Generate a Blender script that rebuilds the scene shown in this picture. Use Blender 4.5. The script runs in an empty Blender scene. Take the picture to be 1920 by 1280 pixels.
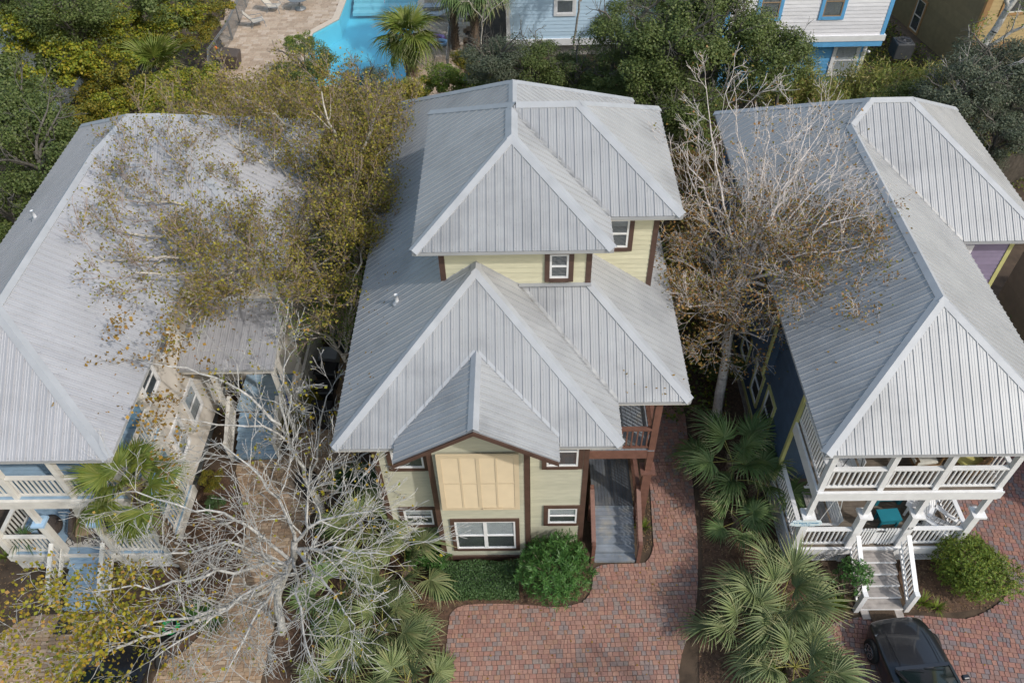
import bpy, math, random
import numpy as np
from mathutils import Vector, Matrix
R = math.radians
scene = bpy.context.scene
COL = scene.collection
random.seed(7)
RNG = np.random.default_rng(11)

# ---------------------------------------------------------------- camera, sky, sun, exposure
cam = bpy.data.cameras.new('camera')
cam.lens = 28.0; cam.sensor_width = 36.0; cam.clip_end = 400.0
camo = bpy.data.objects.new('camera', cam); COL.objects.link(camo)
CAMM = (Matrix.Translation((0, 0, 23.0)) @ Matrix.Rotation(R(1.35), 4, 'Z') @ Matrix.Rotation(R(90 - 46.8), 4, 'X') @ Matrix.Rotation(R(-1.75), 4, 'Z'))
camo.matrix_world = CAMM
scene.camera = camo

SUN_EL = 43.0
SUN_DIR = Vector((1.3, -1.0, 1.64 * math.tan(R(SUN_EL)))).normalized()      # towards the sun
world = bpy.data.worlds.new('World'); scene.world = world; world.use_nodes = True
wn = world.node_tree.nodes; wl = world.node_tree.links
sky = wn.new('ShaderNodeTexSky'); sky.sky_type = 'NISHITA'; sky.sun_disc = False
sky.sun_elevation = R(SUN_EL); sky.sun_rotation = math.atan2(1.3, -1.0)
sky.air_density = 1.9; sky.dust_density = 2.5; sky.ozone_density = 1.7
wn['Background'].inputs['Strength'].default_value = 0.15
wl.new(sky.outputs['Color'], wn['Background'].inputs['Color'])
sl = bpy.data.lights.new('sun', 'SUN'); sl.energy = 2.0; sl.angle = R(1.5); sl.color = (1.0, 0.965, 0.91)
so = bpy.data.objects.new('sun', sl); COL.objects.link(so)
so.rotation_euler = (-SUN_DIR).to_track_quat('-Z', 'Y').to_euler(); so.location = (20, -15, 40)
scene.view_settings.view_transform = 'Standard'; scene.view_settings.look = 'None'
scene.view_settings.gamma = 1.0; scene.view_settings.use_curve_mapping = False
scene.view_settings.exposure = 0.26

# ---------------------------------------------------------------- materials
def lin(c):
    return tuple((v / 12.92 if v <= .04045 else ((v + .055) / 1.055) ** 2.4) for v in c)
def hexc(h):
    return lin(tuple(int(h[i:i + 2], 16) / 255 for i in (0, 2, 4)))
def c4(c): return (c[0], c[1], c[2], 1)
def mat(name, col, rough=.6, metal=0., var=.15, scale=6., cols=None, bump=0., bscale=40., trans=0., stretch=None,
        stain=0., stain_col=(.05, .045, .04), stain_scale=.7, coat=0., spec=.5, const=False):
    m = bpy.data.materials.new(name); m.use_nodes = True
    nt = m.node_tree; N = nt.nodes; L = nt.links
    b = N['Principled BSDF']
    b.inputs['Roughness'].default_value = rough; b.inputs['Metallic'].default_value = metal
    b.inputs['Specular IOR Level'].default_value = spec
    if coat: b.inputs['Coat Weight'].default_value = coat; b.inputs['Coat Roughness'].default_value = .04
    geo = N.new('ShaderNodeNewGeometry')
    pos = geo.outputs['Position']
    if stretch:
        mp = N.new('ShaderNodeMapping'); mp.inputs['Scale'].default_value = stretch; L.new(pos, mp.inputs['Vector']); pos = mp.outputs['Vector']
    nz = N.new('ShaderNodeTexNoise'); nz.inputs['Scale'].default_value = scale; nz.inputs['Detail'].default_value = 5
    L.new(pos, nz.inputs['Vector'])
    if cols:
        oi = N.new('ShaderNodeObjectInfo')
        ad = N.new('ShaderNodeMath'); ad.operation = 'ADD'
        L.new(geo.outputs['Random Per Island'], ad.inputs[0]); L.new(oi.outputs['Random'], ad.inputs[1])
        fr = N.new('ShaderNodeMath'); fr.operation = 'FRACT'; L.new(ad.outputs[0], fr.inputs[0])
        rp = N.new('ShaderNodeValToRGB'); e = rp.color_ramp.elements
        rp.color_ramp.interpolation = 'CONSTANT' if const else 'LINEAR'
        n = len(cols)
        e[0].position = 0; e[0].color = c4(cols[0]); e[1].position = (n - 1) / n if const else 1; e[1].color = c4(cols[-1])
        for i in range(1, n - 1):
            q = e.new(i / n if const else i / (n - 1)); q.color = c4(cols[i])
        L.new(fr.outputs[0], rp.inputs['Fac']); base = rp.outputs['Color']
    else:
        rgb = N.new('ShaderNodeRGB'); rgb.outputs[0].default_value = c4(col); base = rgb.outputs[0]
    mr = N.new('ShaderNodeMapRange'); mr.inputs['From Min'].default_value = .3; mr.inputs['From Max'].default_value = .7
    mr.inputs['To Min'].default_value = 1 - var; mr.inputs['To Max'].default_value = 1 + var
    L.new(nz.outputs['Fac'], mr.inputs['Value'])
    mx = N.new('ShaderNodeVectorMath'); mx.operation = 'SCALE'
    L.new(base, mx.inputs[0]); L.new(mr.outputs['Result'], mx.inputs['Scale'])
    out = mx.outputs[0]
    if stain:
        n2 = N.new('ShaderNodeTexNoise'); n2.inputs['Scale'].default_value = stain_scale; n2.inputs['Detail'].default_value = 8
        n2.inputs['Roughness'].default_value = .65; L.new(pos, n2.inputs['Vector'])
        m2 = N.new('ShaderNodeMapRange'); m2.inputs['From Min'].default_value = .5; m2.inputs['From Max'].default_value = .72
        m2.inputs['To Max'].default_value = stain; L.new(n2.outputs['Fac'], m2.inputs['Value'])
        mi = N.new('ShaderNodeMix'); mi.data_type = 'RGBA'; L.new(m2.outputs['Result'], mi.inputs[0])
        L.new(out, mi.inputs[6]); mi.inputs[7].default_value = c4(stain_col); out = mi.outputs[2]
    L.new(out, b.inputs['Base Color'])
    if bump:
        n3 = N.new('ShaderNodeTexNoise'); n3.inputs['Scale'].default_value = bscale; n3.inputs['Detail'].default_value = 4
        L.new(pos, n3.inputs['Vector'])
        bp = N.new('ShaderNodeBump'); bp.inputs['Strength'].default_value = bump; bp.inputs['Distance'].default_value = .02
        L.new(n3.outputs['Fac'], bp.inputs['Height']); L.new(bp.outputs['Normal'], b.inputs['Normal'])
    if trans:
        t = N.new('ShaderNodeBsdfTranslucent'); L.new(out, t.inputs['Color'])
        ms = N.new('ShaderNodeMixShader'); ms.inputs[0].default_value = trans
        L.new(b.outputs[0], ms.inputs[1]); L.new(t.outputs[0], ms.inputs[2]); L.new(ms.outputs[0], N['Material Output'].inputs[0])
    return m
def glass(name, tint=(.95, .96, .97), rough=.02, opac=.35):
    m = bpy.data.materials.new(name); m.use_nodes = True
    N = m.node_tree.nodes; L = m.node_tree.links
    N.remove(N['Principled BSDF'])
    tr = N.new('ShaderNodeBsdfTransparent'); tr.inputs[0].default_value = c4(tint)
    gl = N.new('ShaderNodeBsdfGlossy'); gl.inputs['Roughness'].default_value = rough
    lw = N.new('ShaderNodeLayerWeight'); lw.inputs['Blend'].default_value = .12
    mu = N.new('ShaderNodeMath'); mu.operation = 'MULTIPLY_ADD'; mu.inputs[1].default_value = .8; mu.inputs[2].default_value = .05; L.new(lw.outputs['Facing'], mu.inputs[0])
    ms = N.new('ShaderNodeMixShader'); L.new(mu.outputs[0], ms.inputs[0]); L.new(tr.outputs[0], ms.inputs[1]); L.new(gl.outputs[0], ms.inputs[2])
    L.new(ms.outputs[0], N['Material Output'].inputs[0])
    return m
M = {}
M['roof'] = mat('galvanised_roof_metal', (.43, .44, .455), .50, .15, .06, .9, bump=.04, bscale=9, stain=.5, stain_col=(.15, .155, .165), stain_scale=.42,
                cols=[(.315, .32, .332), (.345, .35, .36), (.325, .33, .342), (.35, .355, .362)])
M['roof_pale'] = mat('pale_roof_metal', (.5, .5, .51), .52, .15, .08, 1.6, bump=.08, bscale=9, stain=.42, stain_col=(.19, .195, .205), stain_scale=.4,
                cols=[(.345, .345, .37), (.38, .38, .40), (.355, .355, .375), (.37, .37, .39)])
M['flash'] = mat('flashing_metal', (.375, .385, .405), .6, .1, .08, 2.0)
M['valley'] = mat('valley_metal', (.30, .30, .30), .5, .4, .25, 4.0)
M['yellow'] = mat('pale_yellow_siding', (.60, .565, .37), .6, 0, .07, 3.0, stretch=(1, 1, 6), stain=.35, stain_col=(.42, .42, .30), stain_scale=.9, cols=[(0.522, 0.495, 0.360), (0.597, 0.567, 0.412), (0.551, 0.522, 0.380), (0.626, 0.594, 0.432)])
M['sage'] = mat('weathered_sage_siding', (.47, .455, .33), .65, 0, .08, 3.0, stretch=(1, 1, 6), stain=.35, stain_col=(.34, .345, .26), stain_scale=.8, cols=[(0.414, 0.405, 0.320), (0.474, 0.464, 0.366), (0.437, 0.427, 0.337), (0.497, 0.486, 0.383)])
M['brown'] = mat('brown_trim_paint', (.088, .050, .038), .5, 0, .15, 5)
M['rail_brown'] = mat('red_brown_railing_paint', (.16, .078, .058), .55, 0, .2, 5)
M['cream'] = mat('cream_shutter_paint', (.60, .49, .335), .5, 0, .04, 3)
M['white'] = mat('white_trim_paint', (.74, .74, .75), .5, 0, .06, 4)
M['off_white'] = mat('off_white_paint', (.68, .655, .61), .55, 0, .10, 3, stain=.3, stain_col=(.5, .47, .42), stain_scale=1.3)
M['pale_wall'] = mat('pale_stucco_wall', (.62, .575, .52), .7, 0, .07, 2, stain=.35, stain_col=(.5, .46, .42), stain_scale=.8, bump=.1)
M['navy'] = mat('slate_blue_siding', (.05, .085, .145), .6, 0, .12, 3, cols=[(.046, .077, .132), (.054, .09, .152), (.05, .083, .14)])
M['mauve'] = mat('mauve_siding', (.24, .20, .29), .6, 0, .1, 3, cols=[(0.216, 0.180, 0.261), (0.250, 0.208, 0.302), (0.230, 0.192, 0.278), (0.259, 0.216, 0.313)])
M['lime_trim'] = mat('yellow_green_trim', (.50, .48, .20), .55, 0, .08, 3)
M['pale_blue'] = mat('pale_blue_siding', (.50, .66, .80), .6, 0, .05, 3, stretch=(1, 1, 5), cols=[(0.450, 0.594, 0.720), (0.520, 0.686, 0.832), (0.480, 0.634, 0.768), (0.540, 0.713, 0.864)])
M['white_siding'] = mat('white_siding', (.72, .71, .74), .6, 0, .08, 1.5, stretch=(1, 1, 5), stain=.35, stain_col=(.5, .49, .52), stain_scale=.8, cols=[(0.648, 0.639, 0.666), (0.749, 0.738, 0.770), (0.691, 0.682, 0.710), (0.778, 0.767, 0.799)])
M['sky_blue'] = mat('bright_blue_paint', (.12, .37, .66), .55, 0, .07, 3, cols=[(0.108, 0.333, 0.594), (0.125, 0.385, 0.686), (0.115, 0.355, 0.634), (0.130, 0.400, 0.713)])
M['olive'] = mat('olive_siding', (.19, .16, .09), .65, 0, .1, 3, cols=[(0.171, 0.144, 0.081), (0.198, 0.166, 0.094), (0.182, 0.154, 0.086), (0.205, 0.173, 0.097)])
M['mustard'] = mat('mustard_siding', (.40, .30, .15), .65, 0, .08, 3, cols=[(.37, .275, .14), (.42, .315, .16), (.39, .29, .145), (.44, .33, .165)])
M['tan_trim'] = mat('tan_trim', (.34, .20, .09), .6, 0, .1, 4)
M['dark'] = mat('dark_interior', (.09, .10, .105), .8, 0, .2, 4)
M['blind'] = mat('pale_window_blind', (.55, .58, .60), .7, 0, .06, 4)
M['blind_grey'] = mat('grey_window_blind', (.20, .22, .23), .7, 0, .1, 4)
M['glass'] = glass('window_glass')
M['deck_grey'] = mat('grey_painted_boards', (.135, .165, .205), .65, 0, .2, 3, cols=[(.15, .175, .21), (.22, .25, .29), (.18, .205, .245), (.25, .265, .285)], stain=.75, stain_col=(.36, .33, .27), stain_scale=2.2)
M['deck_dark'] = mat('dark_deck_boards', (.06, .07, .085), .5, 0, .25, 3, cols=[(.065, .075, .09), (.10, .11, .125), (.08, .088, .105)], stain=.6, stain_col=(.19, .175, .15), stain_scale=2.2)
M['deck_brown'] = mat('weathered_brown_boards', (.16, .13, .10), .75, 0, .25, 3, cols=[(.13, .10, .075), (.19, .155, .12), (.15, .12, .095)])
M['deck_wood'] = mat('grey_weathered_wood', (.32, .29, .27), .75, 0, .25, 4, cols=[(.28, .25, .23), (.36, .33, .31), (.31, .285, .27)])
M['deck_blue'] = mat('light_blue_deck_paint', (.29, .41, .53), .5, 0, .12, 3, stain=.3, stain_col=(.4, .48, .56), stain_scale=2)
M['porch_blue'] = mat('porch_blue_siding', (.17, .30, .43), .6, 0, .08, 3)
M['cap_blue'] = mat('light_blue_post_cap', (.38, .56, .76), .5, 0, .05, 3)
M['dirt'] = mat('brown_soil', (.075, .05, .032), .95, 0, .4, 2.2, bump=.6, bscale=14, stain=.5, stain_col=(.04, .028, .02), stain_scale=1.1)
M['mulch'] = mat('mulch', (.095, .055, .035), .95, 0, .45, 9, bump=.8, bscale=30, stain=.4, stain_col=(.17, .115, .07), stain_scale=4)
M['joint'] = mat('joint_sand', (.07, .055, .045), .95, 0, .3, 12)
M['brick'] = mat('red_clay_paver', (.3, .12, .08), .8, 0, .14, 14, const=True, bump=.15, bscale=60, stain=.32, stain_col=(.15, .105, .09), stain_scale=.5,
    cols=[hexc(h) for h in ('9a7669', '907065', '946f62', '837470', '9f7968', '8e6a5f', '977562', '887971', '9a7668', '957062', '86746e', '9d7868', '937064', '8f7c74', '976f62', 'a07d6e')])
M['brick_dusky'] = mat('dusky_red_paver', (.25, .12, .09), .8, 0, .14, 14, const=True, bump=.15, bscale=60, stain=.3, stain_col=(.11, .085, .08), stain_scale=.8,
    cols=[hexc(h) for h in ('8e695e', '846d68', '926a5e', '746a69', '966e60', '876058', '7b6d6b', '8f675b', '83655c', '946d5f', '786a6b', '8b655f')])  # duller, darker paver mix than the driveway's
M['tan_brick'] = mat('tan_paver', (.36, .27, .18), .85, 0, .12, 12, const=True, bump=.15, bscale=60, stain=.4, stain_col=(.16, .12, .09), stain_scale=.7,
    cols=[hexc(h) for h in ('a38d74', '9a826a', 'ad967f', '8e7a66', 'a58a6f', '987e66', 'b19c85')])
M['bark_silver'] = mat('silver_grey_bark', (.44, .43, .41), .85, 0, .35, 9, bump=.5, bscale=30, stain=.6, stain_col=(.22, .21, .185), stain_scale=5)
M['bark_pale'] = mat('pale_cream_bark', (.46, .42, .36), .85, 0, .3, 7, bump=.4, bscale=30, stain=.5, stain_col=(.25, .21, .17), stain_scale=4)
M['bark_brown'] = mat('brown_twig_bark', (.33, .25, .205), .9, 0, .3, 7)
M['bark_white'] = mat('bleached_bark', (.60, .545, .52), .85, 0, .2, 8, stain=.35, stain_col=(.40, .34, .31), stain_scale=5)
M['bark_dark'] = mat('dark_oak_bark', (.11, .10, .085), .9, 0, .3, 7)  # darker bark tone, keeps the oak limbs from standing out
M['bark_grey'] = mat('grey_oak_bark', (.26, .24, .215), .9, 0, .3, 7)
def leafm(name, cols, trans=.25, rough=.5): return mat(name, cols[0], rough, 0, .12, 1.2, cols=cols, trans=trans, spec=.3)
M['leaf_oak'] = leafm('oak_leaf', [(0.066, 0.098, 0.024), (0.102, 0.138, 0.034), (0.150, 0.180, 0.054), (0.084, 0.120, 0.031), (0.120, 0.156, 0.041), (0.180, 0.204, 0.072)])
M['leaf_oak_dark'] = leafm('grey_green_leaf', [(0.062, 0.078, 0.047), (0.094, 0.118, 0.070), (0.133, 0.149, 0.094), (0.078, 0.097, 0.059), (0.172, 0.180, 0.133)])
M['leaf_vine'] = leafm('yellow_green_vine_leaf', [(0.097, 0.140, 0.019), (0.173, 0.216, 0.024), (0.302, 0.302, 0.027), (0.119, 0.162, 0.022), (0.389, 0.302, 0.027), (0.216, 0.248, 0.027)])
M['leaf_gold'] = leafm('golden_leaf', [(.09, .12, .02), (.26, .20, .02), (.14, .15, .02), (.34, .24, .025), (.10, .12, .025), (.18, .17, .025), (.12, .15, .025)])
M['leaf_olive'] = leafm('olive_autumn_leaf', [(.17, .14, .035), (.27, .24, .03), (.20, .12, .05), (.38, .34, .035), (.23, .15, .055), (.30, .27, .035), (.17, .18, .03), (.15, .14, .03), (.25, .18, .05)])
M['leaf_russet'] = leafm('russet_brown_leaf', [(.28, .125, .04), (.15, .145, .03), (.34, .16, .055), (.12, .135, .028), (.36, .22, .10), (.24, .12, .035), (.15, .175, .032), (.30, .15, .045), (.18, .16, .035)])
M['leaf_yellow'] = leafm('yellow_heart_leaf', [(.24, .22, .02), (.40, .31, .02), (.16, .18, .02), (.44, .27, .03), (.20, .22, .025), (.33, .28, .02), (.42, .22, .07), (.13, .15, .02), (.18, .20, .025)])
M['leaf_orange'] = leafm('orange_brown_leaf', [(.30, .15, .03), (.20, .12, .02), (.38, .22, .03), (.15, .10, .02)])
M['leaf_fresh'] = leafm('fresh_green_leaf', [(0.043, 0.121, 0.026), (0.067, 0.163, 0.037), (0.097, 0.199, 0.048), (0.037, 0.097, 0.024)], .2, .4)
M['leaf_hedge'] = leafm('small_hedge_leaf', [(0.046, 0.099, 0.029), (0.073, 0.139, 0.046), (0.112, 0.185, 0.073), (0.040, 0.079, 0.024)], .2, .4)
M['leaf_lime'] = leafm('lime_green_leaf', [(0.089, 0.152, 0.023), (0.152, 0.228, 0.032), (0.202, 0.253, 0.037), (0.076, 0.127, 0.023), (0.253, 0.253, 0.037)])
M['leaf_bamboo'] = leafm('bamboo_leaf', [(0.119, 0.178, 0.033), (0.223, 0.253, 0.052), (0.327, 0.312, 0.075), (0.149, 0.208, 0.045), (0.475, 0.372, 0.149), (0.178, 0.238, 0.045)])
M['palm_green'] = leafm('palm_green', [(0.098, 0.167, 0.052), (0.138, 0.207, 0.069), (0.190, 0.253, 0.098), (0.115, 0.178, 0.057)], .15)
M['palm_silver'] = leafm('silvery_palm_green', [(.135, .175, .065), (.17, .21, .085), (.215, .245, .105), (.12, .165, .065), (.25, .26, .115)], .15)
M['palm_bright'] = leafm('bright_palm_green', [(0.099, 0.149, 0.022), (0.143, 0.187, 0.033), (0.198, 0.220, 0.044), (0.110, 0.154, 0.028)], .15)
M['palm_tip'] = leafm('dry_palm_tip', [(.34, .32, .16), (.28, .30, .14), (.40, .34, .20), (.24, .27, .13)], .15)
M['petiole'] = mat('palm_petiole', (.30, .28, .07), .6, 0, .2, 6)
M['palm_trunk'] = mat('palm_trunk_fibre', (.14, .10, .07), .95, 0, .4, 14, bump=.6, bscale=30)
M['litter'] = leafm('dead_leaf', [(.14, .08, .045), (.10, .06, .035), (.20, .125, .07), (.16, .10, .05), (.24, .17, .11)], 0, .8)
M['grass'] = leafm('low_green_plant', [(.04, .09, .02), (.06, .12, .03), (.09, .15, .03)], .2)
M['black'] = mat('black_plastic', (.012, .012, .014), .45, 0, .15, 5)
M['grey'] = mat('grey_plastic', (.33, .34, .36), .5, 0, .1, 5)
M['car_paint'] = mat('dark_grey_car_paint', (.028, .029, .034), .28, .5, .05, 20, coat=.8)
M['car_black'] = mat('black_car_paint', (.010, .010, .012), .3, .3, .05, 20, coat=.5)
M['car_glass'] = mat('dark_car_glass', (.012, .02, .02), .05, 0, .05, 3, spec=.8)
M['rubber'] = mat('tyre_rubber', (.012, .012, .012), .85, 0, .1, 10)
M['chrome'] = mat('alloy_metal', (.5, .5, .52), .25, .9, .05, 5)
M['teal'] = mat('teal_paint', (.015, .19, .25), .45, 0, .08, 5)
M['lime_fabric'] = mat('lime_yellow_cushion', (.52, .48, .16), .85, 0, .08, 9)
M['wicker'] = mat('brown_wicker', (.23, .135, .06), .7, 0, .3, 30, bump=.5, bscale=70)
M['wicker_dark'] = mat('dark_wicker', (.085, .065, .055), .75, 0, .35, 30, bump=.5, bscale=70)
M['cushion'] = mat('beige_cushion', (.30, .21, .135), .9, 0, .06, 9)
M['cushion_white'] = mat('pale_cushion', (.58, .56, .50), .9, 0, .06, 9)
M['rug'] = mat('cream_rug', (.50, .47, .43), .95, 0, .08, 14)
M['rug_line'] = mat('black_rug_line', (.03, .03, .035), .95, 0, .1, 14)
M['doormat'] = mat('coir_doormat', (.075, .05, .032), .95, 0, .3, 18, bump=.5)
M['concrete'] = mat('pale_concrete', (.36, .34, .31), .85, 0, .15, 6)
M['deck_stone'] = mat('pool_deck_paver', (.40, .30, .21), .85, 0, .12, 8, const=True, cols=[hexc(h) for h in ('b09c88', 'a6927e', 'baa896', 'a4907c', 'b3a08c')])
M['coping'] = mat('pool_coping', (.58, .48, .38), .7, 0, .06, 5)
M['pool_tile'] = mat('blue_pool_plaster', (.16, .56, .70), .6, 0, .10, .35)
M['pool_step'] = mat('pale_pool_step', (.30, .55, .62), .6, 0, .06, 2)
M['metal_dark'] = mat('dark_grey_metal', (.075, .08, .09), .45, .3, .1, 6)
M['mesh_fabric'] = mat('beige_sling_fabric', (.50, .45, .38), .8, 0, .06, 9)
M['fence_metal'] = mat('grey_fence_metal', (.22, .23, .24), .5, .4, .1, 5)
M['fence_wood'] = mat('weathered_fence_board', (.085, .07, .055), .9, 0, .3, 6, cols=[(.07, .058, .046), (.10, .083, .066), (.085, .072, .058)])
M['blue_cloth'] = mat('royal_blue_plastic', (.015, .06, .40), .5, 0, .1, 5)
M['red_plastic'] = mat('dark_red_plastic', (.07, .010, .014), .5, 0, .1, 5)
M['green_hose'] = mat('green_hose', (.01, .28, .08), .4, 0, .1, 5)
M['pvc'] = mat('white_pipe', (.75, .75, .76), .4, 0, .04, 5)
M['sign_face'] = mat('pale_blue_sign', (.62, .72, .78), .5, 0, .05, 5)
M['sign_ink'] = mat('blue_sign_lettering', (.06, .25, .42), .5, 0, .05, 5)
M['orange'] = mat('orange_plastic', (.55, .14, .03), .5, 0, .05, 5)
M['terracotta'] = mat('clay_pot', (.25, .12, .07), .8, 0, .1, 6)
M['lavender'] = mat('coloured_float', (.45, .25, .55), .5, 0, .1, 6)

def water_mat():
    m = bpy.data.materials.new('pool_water'); m.use_nodes = True
    N = m.node_tree.nodes; L = m.node_tree.links; N.remove(N['Principled BSDF'])
    tr = N.new('ShaderNodeBsdfTransparent'); tr.inputs[0].default_value = (.80, .98, 1, 1)
    gl = N.new('ShaderNodeBsdfGlossy'); gl.inputs['Roughness'].default_value = .06
    lw = N.new('ShaderNodeLayerWeight'); lw.inputs['Blend'].default_value = .12
    fr = N.new('ShaderNodeMath'); fr.operation = 'MULTIPLY_ADD'; fr.inputs[1].default_value = .6; fr.inputs[2].default_value = .03; L.new(lw.outputs['Facing'], fr.inputs[0])
    nz = N.new('ShaderNodeTexNoise'); nz.inputs['Scale'].default_value = 3; bp = N.new('ShaderNodeBump'); bp.inputs['Strength'].default_value = .12
    L.new(nz.outputs['Fac'], bp.inputs['Height']); L.new(bp.outputs[0], gl.inputs['Normal'])
    ms = N.new('ShaderNodeMixShader'); L.new(fr.outputs[0], ms.inputs[0]); L.new(tr.outputs[0], ms.inputs[1]); L.new(gl.outputs[0], ms.inputs[2])
    L.new(ms.outputs[0], N['Material Output'].inputs[0]); return m
M['water'] = water_mat()

# ---------------------------------------------------------------- mesh helpers
class MB:
    def __init__(s): s.v = []; s.f = []
    def poly(s, pts):
        n = len(s.v); s.v.extend(tuple(p) for p in pts); s.f.append(tuple(range(n, n + len(pts))))
    def hexa(s, p):   # p: 8 points, bottom 4 then top 4
        n = len(s.v); s.v.extend(tuple(q) for q in p)
        for a in ((0, 3, 2, 1), (4, 5, 6, 7), (0, 1, 5, 4), (1, 2, 6, 5), (2, 3, 7, 6), (3, 0, 4, 7)): s.f.append(tuple(n + i for i in a))
        return s
    def box(s, x0, x1, y0, y1, z0, z1):
        return s.hexa([(x0, y0, z0), (x1, y0, z0), (x1, y1, z0), (x0, y1, z0), (x0, y0, z1), (x1, y0, z1), (x1, y1, z1), (x0, y1, z1)])
    def obox(s, o, u, n, a0, a1, d0, d1, z0, z1):   # along u, outwards n, up z
        o = Vector(o); u = Vector(u); n = Vector(n); Zv = Vector((0, 0, 1))
        P = lambda a, d, z: o + u * a + n * d + Zv * z
        return s.hexa([P(a0, d0, z0), P(a1, d0, z0), P(a1, d1, z0), P(a0, d1, z0), P(a0, d0, z1), P(a1, d0, z1), P(a1, d1, z1), P(a0, d1, z1)])
    def beam(s, p, q, w, h, up=(0, 0, 1)):
        p = Vector(p); q = Vector(q); d = (q - p).normalized(); upv = Vector(up)
        sd = d.cross(upv)
        if sd.length < 1e-4: sd = Vector((1, 0, 0))
        sd.normalize(); uu = sd.cross(d)
        a = sd * w / 2; b = uu * h / 2
        return s.hexa([p - a - b, p + a - b, q + a - b, q - a - b, p - a + b, p + a + b, q + a + b, q - a + b])
    def tube(s, pts, rad, k=6, cap=True):
        pts = [Vector(p) for p in pts]; rad = rad if isinstance(rad, (list, tuple)) else [rad] * len(pts)
        n0 = len(s.v); ref = Vector((0, 0, 1)) if abs((pts[-1] - pts[0]).normalized().z) < .9 else Vector((1, 0, 0))
        for i, p in enumerate(pts):
            d = (pts[min(i + 1, len(pts) - 1)] - pts[max(i - 1, 0)]).normalized()
            a = d.cross(ref).normalized(); b = d.cross(a)
            for j in range(k):
                t = 2 * math.pi * j / k; s.v.append(tuple(p + (a * math.cos(t) + b * math.sin(t)) * rad[i]))
        for i in range(len(pts) - 1):
            for j in range(k):
                s.f.append((n0 + i * k + j, n0 + i * k + (j + 1) % k, n0 + (i + 1) * k + (j + 1) % k, n0 + (i + 1) * k + j))
        if cap:
            s.f.append(tuple(n0 + j for j in range(k))); s.f.append(tuple(n0 + (len(pts) - 1) * k + j for j in reversed(range(k))))
        return s
    def lathe(s, c, prof, k=12):
        n0 = len(s.v)
        for r, z in prof:
            for j in range(k):
                t = 2 * math.pi * j / k; s.v.append((c[0] + r * math.cos(t), c[1] + r * math.sin(t), c[2] + z))
        for i in range(len(prof) - 1):
            for j in range(k): s.f.append((n0 + i * k + j, n0 + i * k + (j + 1) % k, n0 + (i + 1) * k + (j + 1) % k, n0 + (i + 1) * k + j))
        s.f.append(tuple(n0 + j for j in reversed(range(k)))); s.f.append(tuple(n0 + (len(prof) - 1) * k + j for j in range(k)))
        return s
WL = {}
def wloc(o): return WL.get(o.name, Vector((0, 0, 0)))
def tag(o, label=None, cat=None, group=None, kind=None):
    if label: o['label'] = label
    if cat: o['category'] = cat
    if group: o['group'] = group
    if kind: o['kind'] = kind
    return o
def thing(name, label, cat, loc=(0, 0, 0), group=None, rz=0.):
    o = bpy.data.objects.new(name, None); COL.objects.link(o); o.empty_display_size = .2
    o.location = loc; o.rotation_euler.z = rz; WL[o.name] = Vector(loc) if rz == 0 else Vector((0, 0, 0))
    return tag(o, label, cat, group)
def link(name, me, parent=None, loc=(0, 0, 0)):
    o = bpy.data.objects.new(name, me); COL.objects.link(o); o.location = loc
    if parent: o.parent = parent
    return o
def obj(name, mb, m, parent=None, smooth=False, label=None, kind=None, bevel=0.):
    """mesh object from world (or, under a rotated thing, local) coordinates; origin at its middle"""
    v = np.array(mb.v, float); c = (v.min(0) + v.max(0)) / 2
    me = bpy.data.meshes.new(name); me.from_pydata((v - c).tolist(), [], mb.f); me.update()
    if smooth: me.polygons.foreach_set('use_smooth', [True] * len(me.polygons))
    if m: me.materials.append(m)
    c = Vector(c)
    o = link(name, me, parent, c - (wloc(parent) if parent else Vector((0, 0, 0))))
    WL[o.name] = c if (not parent or parent.name in WL) else Vector((0, 0, 0))
    if label: o['label'] = label
    if kind: o['kind'] = kind
    if bevel:
        bm = o.modifiers.new('bevel', 'BEVEL'); bm.width = bevel; bm.segments = 2; bm.limit_method = 'ANGLE'
    return o
def np_mesh(name, v, f, m, smooth=False):
    v = np.ascontiguousarray(v, np.float32); f = np.ascontiguousarray(f, np.int32); k = f.shape[1]
    me = bpy.data.meshes.new(name); me.vertices.add(len(v)); me.vertices.foreach_set('co', v.ravel())
    me.loops.add(f.size); me.loops.foreach_set('vertex_index', f.ravel())
    me.polygons.add(len(f)); me.polygons.foreach_set('loop_start', np.arange(0, f.size, k, dtype=np.int32))
    me.polygons.foreach_set('loop_total', np.full(len(f), k, np.int32))
    if smooth: me.polygons.foreach_set('use_smooth', np.ones(len(f), bool))
    me.update(calc_edges=True); me.validate()
    if m: me.materials.append(m)
    return me
CI = CAMM.inverted()
def px(p):
    c = CI @ Vector(p)
    if c.z > -1: return None
    return (960 + 1493 * c.x / -c.z, 640 - 1493 * c.y / -c.z)
def size_px(pts):
    q = [px(p) for p in pts]
    if any(a is None for a in q): return 0
    xs = [min(max(a[0], 0), 1920) for a in q]; ys = [min(max(a[1], 0), 1280) for a in q]
    return (max(xs) - min(xs)) * (max(ys) - min(ys)) + 1e-3 * len(q)
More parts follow.
